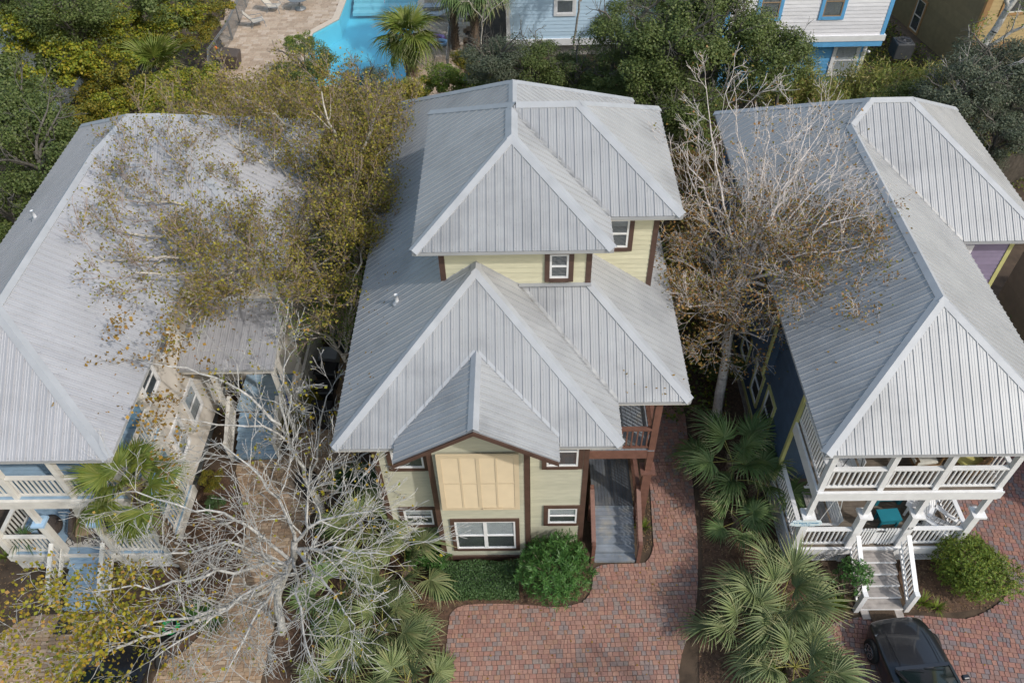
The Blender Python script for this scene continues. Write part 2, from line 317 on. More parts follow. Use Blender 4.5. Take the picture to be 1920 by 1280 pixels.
# ---------------------------------------------------------------- roofs of ribbed metal
def clip(poly, a, b, c):    # keep a*u + b*v <= c
    out = []
    for i in range(len(poly)):
        p, q = poly[i], poly[(i + 1) % len(poly)]
        dp = a * p[0] + b * p[1] - c; dq = a * q[0] + b * q[1] - c
        if dp <= 0: out.append(p)
        if dp * dq < 0:
            t = dp / (dp - dq); out.append((p[0] + t * (q[0] - p[0]), p[1] + t * (q[1] - p[1])))
    return out
class Roofer:
    def __init__(s, house): s.house = house; s.panels = []; s.screws = MB(); s.n = 0
    def roof(s, faces, thick=.10, label=None):
        """the solid roof deck under the sheets"""
        mb = MB()
        for poly, e in faces:
            P = [Vector(p) for p in poly]
            mb.poly([p + Vector((0, 0, -.004)) for p in P]); mb.poly([p - Vector((0, 0, thick)) for p in reversed(P)])
            n = len(P)
            for i in range(n):
                a, b = P[i], P[(i + 1) % n]
                if abs(a.z - b.z) < .02 or e == 'gable': mb.poly([a - Vector((0, 0, thick)), b - Vector((0, 0, thick)), b - Vector((0, 0, .004)), a - Vector((0, 0, .004))])
        return obj('roof', mb, M['flash'], s.house, label=label)
    def face(s, roof, poly, eave, pitch=.2286, phase=.05, m='roof'):
        P = [Vector(p) for p in poly]; u = Vector(eave).normalized()
        n = Vector((0, 0, 0))
        for i in range(len(P)): n += P[i].cross(P[(i + 1) % len(P)])
        n.normalize()
        if n.z < 0: n = -n
        w = n.cross(u)
        if w.z < 0: w = -w
        o = P[0]; q = [((p - o).dot(u), (p - o).dot(w)) for p in P]
        u0 = min(a for a, b in q) + phase - pitch; u1 = max(a for a, b in q)
        T = lambda a, b, h: o + u * a + w * b + n * h
        k = 0
        while u0 + k * pitch < u1:
            a0 = u0 + k * pitch; a1 = a0 + pitch; k += 1
            c = clip(clip(q, -1, 0, -a0), 1, 0, a1)
            if len(c) < 3: continue
            mb = MB(); H = .030
            pts = [T(a, b, H) for a, b in c]
            if (pts[1] - pts[0]).cross(pts[2] - pts[1]).dot(n) < 0: pts.reverse()
            mb.poly(pts)
            def rib(ac, hw, tw, h):
                def span(x):
                    cc = clip(clip(c, -1, 0, -(x - .001)), 1, 0, x + .001)
                    return (min(b for a, b in cc), max(b for a, b in cc)) if len(cc) > 2 else None
                sp = span(ac)
                if not sp or sp[1] - sp[0] < .03: return
                b0, b1 = sp; z0 = H - .002
                A = [T(ac - hw, b0, z0), T(ac - tw, b0, H + h), T(ac + tw, b0, H + h), T(ac + hw, b0, z0)]
                B = [T(ac - hw, b1, z0), T(ac - tw, b1, H + h), T(ac + tw, b1, H + h), T(ac + hw, b1, z0)]
                for i in range(3): mb.poly([A[i], A[i + 1], B[i + 1], B[i]])
                mb.poly([A[0], A[1], A[2], A[3]]); mb.poly([B[3], B[2], B[1], B[0]])
                return sp
            sp = rib(a0 + .024, .023, .011, .024)
            for t in (.39, .69): rib(a0 + pitch * t, .014, .004, .006)
            if sp:
                b = sp[0] + .06
                while b < sp[1]:
                    for da in (.062,):
                        cpt = T(a0 + da, b, H + .004); r = .011
                        s.screws.poly([cpt - u * r - w * r, cpt + u * r - w * r, cpt + u * r + w * r, cpt - u * r + w * r])
                    b += .62
            s.panels.append((size_px([T(a, b, H) for a, b in c]), mb, roof, m))
    def cap(s, roof, a, b, n1, n2, w=.17, name='ridge_cap', lift=.078, m='flash'):
        """folded strip along an edge; n1, n2: horizontal-ish directions lying down the two slopes"""
        a = Vector(a); b = Vector(b); d = (b - a).normalized(); mb = MB()
        L = Vector((0, 0, lift))
        for nn in (n1, n2):
            f = Vector(nn); f = (f - d * f.dot(d)).normalized() * w
            mb.poly([a + L, b + L, b + f + L * .88, a + f + L * .88])
            mb.poly([a + f + L * .88, b + f + L * .88, b + f + L * .3, a + f + L * .3])
        obj(name, mb, M[m], roof)
    def finish(s, limit=298):
        s.panels.sort(key=lambda t: -t[0])
        rest = {}
        for i, (sz, mb, roof, m) in enumerate(s.panels):
            if i < limit and sz > 25: obj('roof_panel', mb, M[m], roof); continue
            t = rest.setdefault((roof.name, m), (roof, MB(), m))[1]
            k = len(t.v); t.v.extend(mb.v); t.f.extend([tuple(k + j for j in f) for f in mb.f])
        for roof, mb, m in rest.values(): obj('roof_panels', mb, M[m], roof, kind='stuff')
        if s.screws.v: obj('screws', s.screws, M['valley'], s.house, kind='stuff')
def slope(n_xy, t):    # direction down a slope that falls towards n_xy with pitch t
    return Vector((n_xy[0], n_xy[1], -t))

# ---------------------------------------------------------------- walls, windows, railings
def siding(mb, a, b, z0, z1, exp=.17, span=None):
    a = Vector((a[0], a[1], 0)); b = Vector((b[0], b[1], 0)); d = b - a; L = d.length; d = d / L
    n = Vector((d.y, -d.x, 0)); z = z0
    while z < z1 - 1e-4:
        zt = min(z + exp, z1); s0, s1 = (0, L)
        if span:
            r = span(zt)
            if r is None: break
            s0, s1 = r
        P = lambda s, dd, zz: a + d * s + n * dd + Vector((0, 0, zz))
        mb.poly([P(s0, .022, z), P(s1, .022, z), P(s1, .002, zt), P(s0, .002, zt)])
        mb.poly([P(s0, 0, z), P(s1, 0, z), P(s1, .022, z), P(s0, .022, z)])
        z = zt
def window(parent, o, u, n, w, h, casing, sash='white', lights=1, blind=.55, cw=.11, rail=True, blind_m='blind', wname='window'):
    """o: lower left corner of the opening on the wall; casing round it, sashes, panes and a blind set inside"""
    u = Vector(u); n = Vector(n); o = Vector(o)
    mb = MB()
    mb.obox(o, u, n, -cw, 0, -.02, .05, -cw, h + cw); mb.obox(o, u, n, w, w + cw, -.02, .05, -cw, h + cw)
    mb.obox(o, u, n, 0, w, -.02, .05, h, h + cw); mb.obox(o, u, n, 0, w, -.02, .06, -cw, 0)
    W = obj(wname, mb, M[casing], parent)
    lw = w / lights
    for i in range(lights):
        x0 = i * lw; x1 = x0 + lw; mb = MB(); f = .055
        mb.obox(o, u, n, x0, x0 + f, .0, .042, 0, h); mb.obox(o, u, n, x1 - f, x1, .0, .042, 0, h)
        mb.obox(o, u, n, x0 + f, x1 - f, .0, .042, 0, f); mb.obox(o, u, n, x0 + f, x1 - f, .0, .042, h - f, h)
        if rail: mb.obox(o, u, n, x0 + f, x1 - f, .0, .042, h * .47, h * .47 + .05)
        obj('sash', mb, M[sash], W)
        mb = MB(); mb.obox(o, u, n, x0 + f, x1 - f, .017, .0205, 0 + f, h - f); obj('pane', mb, M['glass'], W)
        mb = MB(); mb.obox(o, u, n, x0 + f, x1 - f, .003, .006, f, h - f); obj('unlit_room_panel', mb, M['dark'], W)  # flat panel behind the glass, coloured dark in place of an unlit room
        if blind > 0:
            mb = MB(); zz = h - f; 
            while zz > h * (1 - blind) + .01:
                z2 = max(zz - .05, h * (1 - blind)); A = o + u * (x0 + f); B = o + u * (x1 - f)
                mb.poly([A + n * .013 + Vector((0, 0, z2)), B + n * .013 + Vector((0, 0, z2)), B + n * .009 + Vector((0, 0, zz)), A + n * .009 + Vector((0, 0, zz))]); zz = z2
            obj('blind', mb, M[blind_m], W)
    return W
BAL = {}
def railing(parent, p0, p1, zb, zt, m, gap=.135, post=None, w=.04, flat=True, skip=0):
    """rails between two points (ends may differ in height) with upright balusters as parts of the railing"""
    a = Vector(p0); b = Vector(p1); mb = MB(); Zv = Vector((0, 0, 1))
    mb.beam(a + Zv * zt, b + Zv * zt, .13, .045); mb.beam(a + Zv * (zt - .060), b + Zv * (zt - .060), .04, .08)
    r = obj('railing', mb, M[m], parent); mb = MB(); mb.beam(a + Zv * zb, b + Zv * zb, .045, .085); obj('bottom_rail', mb, M[m], r)
    L = (b - a).length; n = max(1, int(L / gap)); h = zt - zb - .12
    key = (round(h, 3), m, w)
    if key not in BAL:
        q = MB(); q.box(-w / 2, w / 2, -w / 2, w / 2, -h / 2, h / 2)
        me = bpy.data.meshes.new('baluster'); me.from_pydata(q.v, [], q.f); me.materials.append(M[m]); BAL[key] = me
    for i in range(n):
        p = a + (b - a) * ((i + .5) / n) + Zv * (zb + .04 + h / 2)
        link('baluster', BAL[key], r, p - wloc(r))
    return r
def lattice(parent, a, b, z0, z1, m, gap=.11, w=.035):
    a = Vector(a); b = Vector(b); d = (b - a); L = d.length; d /= L; n = Vector((d.y, -d.x, 0)); h = z1 - z0; mb = MB()
    mb.beam(a + Vector((0, 0, z0 + .02)), b + Vector((0, 0, z0 + .02)), .03, .05); mb.beam(a + Vector((0, 0, z1 - .02)), b + Vector((0, 0, z1 - .02)), .03, .05)
    s = -h
    while s < L:
        for sg, off in ((1, .006), (-1, -.006)):
            s0 = s if sg > 0 else s + h; s1 = s + h if sg > 0 else s
            t0 = 0.; t1 = 1.
            lo, hi = 0., L
            f = lambda t: s0 + (s1 - s0) * t
            ts = [t for t in (0., 1.)]
            if f(0) < 0 or f(0) > L or f(1) < 0 or f(1) > L:
                e = sorted([(0 - s0) / (s1 - s0), (L - s0) / (s1 - s0)]); ts = [max(0, e[0]), min(1, e[1])]
            if ts[1] - ts[0] < .05: continue
            P = lambda t: a + d * f(t) + n * off + Vector((0, 0, z0 + h * t))
            mb.beam(P(ts[0]), P(ts[1]), .010, w, up=(d.x * .5, d.y * .5, .5 * sg))
        s += gap
    return obj('lattice', mb, M[m], parent)
def boards(parent, x0, x1, y0, y1, z, m, w=.14, along='x', name='deck', th=.04):
    mb = MB()
    t, e = (y0, y1) if along == 'x' else (x0, x1)
    while t < e - .01:
        t2 = min(t + w, e)
        if along == 'x': mb.box(x0, x1, t + .004, t2 - .004, z - th, z)
        else: mb.box(t + .004, t2 - .004, y0, y1, z - th, z)
        t = t2
    return obj(name, mb, M[m], parent)
def steps(parent, x0, x1, y_top, z_top, y_bot, n, m, riser_m=None, nose=None):
    """straight flight going down towards -y; each tread a part"""
    run = (y_top - y_bot) / (n - 1); rise = z_top / n
    for i in range(n):
        y1 = y_top - run * i; y0 = y1 - run; zt = z_top - rise * (i + 1)
        mb = MB(); mb.box(x0 + .01, x1 - .01, y1 - .02, y1 - .002, zt + .003, zt + rise - .042); obj('riser', mb, M[riser_m or m], parent)
        if i == n - 1: break
        mb = MB(); hw = (run + .03) / 2
        mb.box(x0, x1, y0 - .03, y0 - .03 + hw - .004, zt - .04, zt); mb.box(x0, x1, y0 - .03 + hw + .004, y1 - .022, zt - .04, zt)
        obj('tread', mb, M[m], parent)
        if nose:
            mb = MB(); mb.box(x0, x1, y0 - .042, y0 - .031, zt - .09, zt + .003); obj('nosing', mb, M[nose], parent)
def post(parent, x, y, z0, z1, m, w=.15, cap_z=None, cap_m=None, base_w=None, name='post'):
    mb = MB()
    if cap_z is not None:
        bw = base_w or w; mb.box(x - bw / 2, x + bw / 2, y - bw / 2, y + bw / 2, z0, cap_z)
        mb.box(x - w / 2, x + w / 2, y - w / 2, y + w / 2, cap_z, z1)
    else: mb.box(x - w / 2, x + w / 2, y - w / 2, y + w / 2, z0, z1)
    P = obj(name, mb, M[m], parent)
    if cap_z is not None:
        q = MB(); c = (base_w or w) / 2 + .09; q.box(x - c, x + c, y - c, y + c, cap_z - .03, cap_z + .05)
        obj('post_collar', q, M[cap_m or m], P)
    return P
def pipe(roofx, label):
    x, y, z = roofx; t = thing('vent_pipe', label, 'vent pipe', (x, y, z), 'roof vent pipes')
    q = MB(); q.tube([(x, y, z - .05), (x, y, z + .32)], .055, 10); obj('pipe', q, M['pvc'], t, True)
    q = MB(); q.lathe((x, y, z - .03), [(.17, 0), (.12, .05), (.075, .08), (.06, .12)], 12); obj('boot', q, M['grey'], t, True)
    return t
# ================================================================ the ground
def sheet(name, pts, z, m, kind='structure'):
    mb = MB(); mb.poly([(x, y, z) for x, y in pts])
    return tag(obj(name, mb, M[m]), kind=kind)
mb = MB(); HX0, HX1, HY0, HY1 = -13.0, -6.4, 41.1, 62.2      # one sheet, open where the pool basin goes down
for a, b, c, d in ((-90, 90, -25, HY0), (-90, HX0, HY0, HY1), (HX1, 90, HY0, HY1), (-90, 90, HY1, 130)): mb.poly([(a, c, 0), (b, c, 0), (b, d, 0), (a, d, 0)])
tag(obj('ground', mb, M['dirt']), kind='structure')
def smooth_poly(pts, n=3):
    for _ in range(n):
        q = []
        for i in range(len(pts)):
            a, b = pts[i], pts[(i + 1) % len(pts)]
            q += [(a[0] * .75 + b[0] * .25, a[1] * .75 + b[1] * .25), (a[0] * .25 + b[0] * .75, a[1] * .25 + b[1] * .75)]
        pts = q
    return pts
def inside(pts, x, y):
    c = False; n = len(pts); j = n - 1
    for i in range(n):
        xi, yi = pts[i]; xj, yj = pts[j]
        if (yi > y) != (yj > y) and x < (xj - xi) * (y - yi) / (yj - yi) + xi: c = not c
        j = i
    return c
def paver_mesh(mb, x0, x1, y0, y1, z, g=.004, ch=.007, th=.035, poly=None, tilt=(0, 0)):
    P = poly or [(x0 + g, y0 + g), (x1 - g, y0 + g), (x1 - g, y1 - g), (x0 + g, y1 - g)]
    k = len(P); cx = sum(p[0] for p in P) / k; cy = sum(p[1] for p in P) / k; n = len(mb.v)
    w = min(max(p[0] for p in P) - min(p[0] for p in P), max(p[1] for p in P) - min(p[1] for p in P)); f = max(.3, 1 - 2 * ch / max(w, .01))
    zz = lambda a, b, c: c + tilt[0] * (a - cx) + tilt[1] * (b - cy)
    mb.v.extend([(a, b, zz(a, b, z - th)) for a, b in P] + [(a, b, zz(a, b, z - ch)) for a, b in P] + [(cx + (a - cx) * f, cy + (b - cy) * f, zz(a, b, z)) for a, b in P])
    for i in range(k):
        j = (i + 1) % k
        mb.f.append((n + i, n + j, n + k + j, n + k + i)); mb.f.append((n + k + i, n + k + j, n + 2 * k + j, n + 2 * k + i))
    mb.f.append(tuple(n + 2 * k + i for i in range(k)))
def cut_to(outline, P):
    """trim a small polygon to the nearest edge of an outline"""
    ins = [inside(outline, *p) for p in P]
    if all(ins): return P
    if not any(ins): return None
    cx = sum(p[0] for p in P) / len(P); cy = sum(p[1] for p in P) / len(P); best = None; n = len(outline); sg = 1 if sum(outline[i - 1][0] * outline[i][1] - outline[i][0] * outline[i - 1][1] for i in range(n)) > 0 else -1
    for i in range(n):
        a, b = outline[i - 1], outline[i]; dx, dy = b[0] - a[0], b[1] - a[1]; L = math.hypot(dx, dy)
        if L < 1e-6: continue
        t = max(0, min(1, ((cx - a[0]) * dx + (cy - a[1]) * dy) / L / L)); d = math.hypot(a[0] + t * dx - cx, a[1] + t * dy - cy)
        if best is None or d < best[0]: best = (d, a, (dx / L, dy / L))
    _, a, d = best; A, B = d[1] * sg, -d[0] * sg
    P = clip(P, A, B, A * a[0] + B * a[1])
    if len(P) < 3: return None
    ar = abs(sum(P[i - 1][0] * P[i][1] - P[i][0] * P[i - 1][1] for i in range(len(P)))) / 2
    return P if ar > .002 else None
def paving(name, outline, row, widths, m, ang=0., limit=290, z=.045, view=None):
    """a bed of joint sand with separate pavers standing in it: the largest in view are single objects, the rest one mass"""
    outline = smooth_poly(outline, 2)
    S = sheet(name, outline, .012, 'joint'); WL[S.name] = Vector(S.location)
    ca, sa = math.cos(R(ang)), math.sin(R(ang)); cx = sum(p[0] for p in outline) / len(outline); cy = sum(p[1] for p in outline) / len(outline)
    rad = max(math.hypot(p[0] - cx, p[1] - cy) for p in outline); items = []
    rg = random.Random(len(name) * 7 + int(row * 1000)); y = -rad; W = lambda a, b: (cx + a * ca - b * sa, cy + a * sa + b * ca); g = .0045
    while y < rad:
        x = -rad - rg.random() * .2
        while x < rad:
            w = rg.choice(widths); c = W(x + w / 2, y + row / 2); q = px((c[0], c[1], z))
            if q and -60 < q[0] < 1980 and -60 < q[1] < 1340:
                P = cut_to(outline, [W(x + g, y + g), W(x + w - g, y + g), W(x + w - g, y + row - g), W(x + g, y + row - g)])
                if P: items.append((q[1] - (0 if (view is None or view(q)) else 900), P))
            x += w
        y += row
    items.sort(key=lambda t: -t[0]); rest = MB()
    for i, (s_, P) in enumerate(items):
        zz = z + rg.uniform(-.003, .003); tl = (rg.uniform(-.012, .012), rg.uniform(-.012, .012))
        mb = MB() if i < limit else rest
        paver_mesh(mb, 0, 0, 0, 0, zz, poly=P, tilt=tl)
        if mb is not rest: obj('paver', mb, M[m], S)
    if rest.v: obj('pavers', rest, M[m], S, kind='stuff')
    return S
DRIVE = [(-2.45, 4.0), (-2.45, 10.2), (-2.2, 10.62), (-1.6, 10.72), (-.2, 10.70), (.9, 10.55), (1.75, 10.75), (2.0, 11.3), (2.0, 11.98), (3.5, 11.98), (3.75, 12.05),
         (4.0, 12.5), (4.05, 13.5), (4.2, 15.5), (4.35, 17.5), (4.5, 22), (5.95, 22), (5.8, 18.3), (5.55, 14), (5.35, 12.2), (5.15, 11.0), (4.85, 10.0), (4.4, 9.2), (4.15, 8.3), (4.1, 4.0)]
paving('brick_driveway', DRIVE, .138, [.095, .138, .138, .19], 'brick', ang=1.5, view=lambda q: 820 < q[0] < 1320)
RDRIVE = [(8.3, 4), (8.2, 8.3), (8.6, 9.8), (9.3, 10.2), (11.5, 10.25), (12.0, 10.2), (12.9, 10.1), (13.6, 10.35), (14.3, 10.75), (14.75, 11.35), (14.3, 12.3), (13.9, 13.2), (13.9, 20), (20, 20), (20, 4)]
paving('brick_parking_court', RDRIVE, .145, [.10, .145, .145, .20], 'brick_dusky', ang=-8, view=lambda q: q[0] > 1780 or q[1] < 1200)
LPATH = [(-17.5, 4), (-17.5, 8.9), (-15.9, 9.75), (-15.2, 10.45), (-14.4, 10.5), (-12.6, 10.5), (-11.6, 9.3), (-10.4, 9.0), (-9.75, 9.7), (-9.35, 11.0), (-9.0, 13), (-9.8, 15.0), (-10.3, 16.05),
         (-8.4, 16.05), (-8.1, 17), (-8.2, 21.5), (-6.6, 21.8), (-6.1, 17), (-6.0, 15.4), (-7.2, 13.9), (-7.5, 12.6), (-7.55, 10.6), (-7.65, 8.6), (-7.7, 4)]
paving('tan_brick_path', LPATH, .115, [.22, .22, .22], 'tan_brick', ang=2, view=lambda q: q[1] > 850)
# mulch beds
sheet('mulch_bed', smooth_poly([(4.35, 4), (4.9, 9.8), (5.6, 12.3), (6.0, 18.5), (6.2, 30), (8.2, 30), (8.1, 12), (9.6, 10.3), (8.4, 9.8), (8.2, 4)], 2), .016, 'mulch')
sheet('mulch_bed', smooth_poly([(-7.5, 4), (-7.4, 12.5), (-6.5, 14.5), (-4.0, 12.6), (-.3, 12.3), (2.0, 12.0), (1.9, 10.6), (-2.6, 10.6), (-2.5, 4)], 2), .016, 'mulch')
sheet('mulch_bed', smooth_poly([(11.3, 10.25), (11.4, 12.2), (13.6, 13.2), (14.5, 12.2), (14.7, 11.2), (13.7, 10.4)], 2), .020, 'mulch')
sheet('mulch_bed', smooth_poly([(-11.2, 9.2), (-12.4, 10.6), (-11.2, 12.2), (-11.1, 16), (-10.1, 15.2), (-9.0, 13), (-9.6, 10.2), (-10.3, 9.1)], 2), .020, 'mulch')
# leaf litter lying on the beds
def quads(P, size, seed, flat=0., asp=.62, jit=.35, up=None):
    """little leaf quads at points P; flat 1 = lying, 0 = any way round"""
    g = np.random.default_rng(seed); n = len(P)
    nv = g.normal(size=(n, 3)); nv[:, 2] = np.abs(nv[:, 2]) + .25 + flat * 6
    if up is not None: nv = nv * .75 + up
    nv /= np.linalg.norm(nv, axis=1)[:, None]
    t = g.normal(size=(n, 3)); t -= (t * nv).sum(1)[:, None] * nv; t /= np.linalg.norm(t, axis=1)[:, None]
    b = np.cross(nv, t); s = (np.asarray(size) * (1 + jit * g.uniform(-1, 1, n)))[:, None]
    bend = nv * s * g.uniform(-.12, .22, n)[:, None]
    V = np.stack([P - t * s * .5 + bend, P - b * s * asp * .5 - t * s * .04, P + t * s * .5 + bend, P + b * s * asp * .5 - t * s * .04], 1)
    return V.reshape(-1, 3), np.arange(n * 4).reshape(-1, 4)
def leaves_obj(name, P, size, m, seed, parent=None, **k):
    v, f = quads(np.asarray(P, float), size, seed, **k)
    if parent: v = v - np.array(wloc(parent))
    return link(name, np_mesh(name, v, f, M[m]), parent)
def scatter(poly, n, seed):
    g = np.random.default_rng(seed); a = np.array(poly); lo, hi = a.min(0), a.max(0); out = []
    while len(out) < n:
        q = g.uniform(lo, hi, (n, 2))
        out += [(x, y) for x, y in q if inside(poly, x, y)]
    return np.array(out[:n])
LIT = []
for poly, n, sd in (([(4.5, 6), (5.0, 10), (5.8, 14), (6.1, 22), (8.1, 26), (8.0, 12), (9.4, 10.2), (8.2, 6)], 5200, 1), ([(-7.5, 6), (-7.3, 13.5), (-4.2, 12.4), (2.0, 11.9), (1.8, 10.6), (-2.5, 10.7), (-2.5, 6)], 4500, 2),
                    ([(11.4, 10.3), (11.5, 12.2), (14.3, 12.3), (14.6, 11.2), (13.6, 10.4)], 900, 3), ([(-11.2, 9.4), (-11.1, 16), (-9.2, 13), (-9.7, 10.2)], 1100, 4),
                    ([(-19, 6), (-19, 14), (-16.4, 12), (-15.2, 10.6), (-16, 9.8), (-17.4, 9.0)], 1800, 5), ([(3.5, 12.2), (3.55, 14.5), (4.1, 14.5), (3.95, 12.6)], 260, 6)):
    LIT.append(np.c_[scatter(poly, n, sd), np.random.default_rng(sd).uniform(.024, .05, n)])
tag(leaves_obj('leaf_litter', np.concatenate(LIT), .055, 'litter', 5, flat=1.2), kind='stuff')
P = np.concatenate([np.c_[scatter(DRIVE, 170, 8), np.full(170, .056)], np.c_[scatter(LPATH, 420, 9), np.full(420, .056)], np.c_[scatter(RDRIVE, 150, 10), np.full(150, .056)]])
tag(leaves_obj('fallen_leaves', P, .065, 'leaf_orange', 6, flat=1.5), kind='stuff')

# ================================================================ the yellow cottage in the middle
H = thing('cottage', 'pale yellow cottage with brown trim and stacked grey metal hip roofs', 'house', (-.3, 18, 0))
rf = Roofer(H); E = 6.5; T = .735
x0, x1, yf = -4.93, 2.43, 11.83; hw = (x1 - x0) / 2; xm = (x0 + x1) / 2; ya = yf + hw; za = E + hw * T
X2, yw, yb = 4.37, 13.23, 28.5; hr = (X2 - x0) / 2; xr = (X2 + x0) / 2; yr = yb - hr; zr = E + hr * T
YT = 15.8                                        # front wall of the tower
zt_ = E + (YT - yw) * T; xv = x1 - (YT - yw); xh = X2 - (YT - yw)
fa = (xm, ya, za)
gx0, gx1, gy, ge, gt = -3.31, .81, 11.28, 6.62, .63; gm = (gx0 + gx1) / 2; gz = ge + (gx1 - gm) * gt
gb = yf + (gz - E) / T; ge_y = yf + (ge - E) / T
F_front = [(x0, yf, E), (gx0, yf, E), (gx0, ge_y, ge), (gm, gb, gz), (gx1, ge_y, ge), (gx1, yf, E), (x1, yf, E), fa]
F_left = [(x0, yb, E), (x0, yf, E), fa, (xm, YT + .1, za)] + [(xr, YT + .1 + 2, zr), (xr, yr, zr)]
F_rs = [(x1, yf, E), (x1, yw, E), (xv, YT + .03, E + (x1 - xv) * T), (xm, YT + .03, za), fa]
F_wing = [(x1, yw, E), (X2, yw, E), (xh, YT + .03, zt_), (xv, YT + .03, zt_)]
F_right = [(X2, yw, E), (X2, yb, E), (xr, yr, zr), (xr, YT + 2.1, zr), (xh, YT + .03, zt_)]
F_back = [(X2, yb, E), (x0, yb, E), (xr, yr, zr)]
roof1 = rf.roof([(F_front, 1), (F_rs, 1), (F_wing, 1), (F_right, 1), (F_back, 1), (F_left, 1)], label='lower hip roof of ribbed galvanised metal')
rf.face(roof1, F_front, (1, 0, 0)); rf.face(roof1, F_left, (0, 1, 0)); rf.face(roof1, F_rs, (0, 1, 0)); rf.face(roof1, F_wing, (1, 0, 0)); rf.face(roof1, F_right, (0, 1, 0)); rf.face(roof1, F_back, (1, 0, 0))
dl, dr, df, db = slope((-1, 0), T), slope((1, 0), T), slope((0, -1), T), slope((0, 1), T)
rf.cap(roof1, (x0, yf, E), fa, dl, df, name='hip_cap'); rf.cap(roof1, (x1, yf, E), fa, dr, df, name='hip_cap'); rf.cap(roof1, fa, (xm, YT, za), dl, dr)
rf.cap(roof1, (X2, yw, E), (xh, YT, zt_), dr, df, name='hip_cap'); rf.cap(roof1, (x0, yb, E), (xr, yr, zr), dl, db, name='hip_cap'); rf.cap(roof1, (X2, yb, E), (xr, yr, zr), dr, db, name='hip_cap')
rf.cap(roof1, (xr, yr, zr), (xr, YT + 2.2, zr), dl, dr)
rf.cap(roof1, (x1, yw, E), (xv, YT, zt_), -dr, -df, w=.085, lift=.048, name='valley_flashing', m='valley')
q = MB(); q.obox((xv, YT, zt_), (1, 0, 0), (0, -1, 0), 0, xh - xv, .0, .12, .03, .07); obj('apron_flashing', q, M['flash'], roof1)
# gable over the bump-out
G_l = [(gx0, ge_y, ge), (gx0, gy, ge), (gm, gy, gz), (gm, gb, gz)]; G_r = [(gx1, gy, ge), (gx1, ge_y, ge), (gm, gb, gz), (gm, gy, gz)]
roof2 = rf.roof([(G_l, 1), (G_r, 1)], .07, label='small gabled roof over the bay with the shutter')
rf.face(roof2, G_l, (0, 1, 0)); rf.face(roof2, G_r, (0, 1, 0)); gl, gr = slope((-1, 0), gt), slope((1, 0), gt)
rf.cap(roof2, (gm, gy, gz), (gm, gb + .1, gz), gl, gr, w=.16)
for A, B, n1, n2 in (((gx0, ge_y, ge), (gm, gb, gz), -gl, df), ((gx1, ge_y, ge), (gm, gb, gz), -gr, df)): rf.cap(roof2, A, B, -n1, -n2, w=.09, lift=.055, name='valley_flashing', m='flash')
q = MB()
for sx in (gx0, gx1):
    q.hexa([(sx, gy - .03, ge - .16), (gm, gy - .03, gz - .16), (gm, gy, gz - .16), (sx, gy, ge - .16), (sx, gy - .03, ge - .02), (gm, gy - .03, gz - .02), (gm, gy, gz - .02), (sx, gy, ge - .02)])
obj('bargeboard', q, M['brown'], roof2)
# tower roof
e2, t2 = 9.95, .667; a0, a1, ay = -2.82, 2.27, 15.35; ah = (a1 - a0) / 2; am = (a0 + a1) / 2; tya = ay + ah; tza = e2 + ah * t2
b1, by, bb = 4.2, 16.67, 22.0; bh = (bb - by) / 2; bry = by + bh; bz = e2 + bh * t2; bx = b1 - bh; blx = a0 + bh
kx = a1 - ah; kyv = by + (tza - e2) / t2           # valley meets the front ridge here
ta = (am, tya, tza); tk = (am, kyv, tza)
U_front = [(a0, ay, e2), (a1, ay, e2), ta]
U_left = [(a0, bb, e2), (a0, ay, e2), ta, tk, (blx, bry, bz)]
U_rs = [(a1, ay, e2), (a1, by, e2), tk, ta]
U_wing = [(a1, by, e2), (b1, by, e2), (bx, bry, bz), (blx, bry, bz), tk]
U_right = [(b1, by, e2), (b1, bb, e2), (bx, bry, bz)]
U_back = [(b1, bb, e2), (a0, bb, e2), (blx, bry, bz), (bx, bry, bz)]
roof3 = rf.roof([(U_front, 1), (U_left, 1), (U_rs, 1), (U_wing, 1), (U_right, 1), (U_back, 1)], label='upper hip roof of the tower storey')
rf.face(roof3, U_front, (1, 0, 0)); rf.face(roof3, U_left, (0, 1, 0)); rf.face(roof3, U_rs, (0, 1, 0)); rf.face(roof3, U_wing, (1, 0, 0)); rf.face(roof3, U_right, (0, 1, 0)); rf.face(roof3, U_back, (1, 0, 0))
dl, dr, df, db = slope((-1, 0), t2), slope((1, 0), t2), slope((0, -1), t2), slope((0, 1), t2)
rf.cap(roof3, (a0, ay, e2), ta, dl, df, name='hip_cap'); rf.cap(roof3, (a1, ay, e2), ta, dr, df, name='hip_cap'); rf.cap(roof3, ta, (am, kyv + .1, tza), dl, dr, w=.2)
rf.cap(roof3, (b1, by, e2), (bx, bry, bz), dr, df, name='hip_cap'); rf.cap(roof3, (b1, bb, e2), (bx, bry, bz), dr, db, name='hip_cap'); rf.cap(roof3, (a0, bb, e2), (blx, bry, bz), dl, db, name='hip_cap')
rf.cap(roof3, (blx, bry, bz), (bx, bry, bz), df, db); rf.cap(roof3, (a1, by, e2), tk, -dr, -df, w=.085, lift=.048, name='valley_flashing', m='valley')
rf.finish()
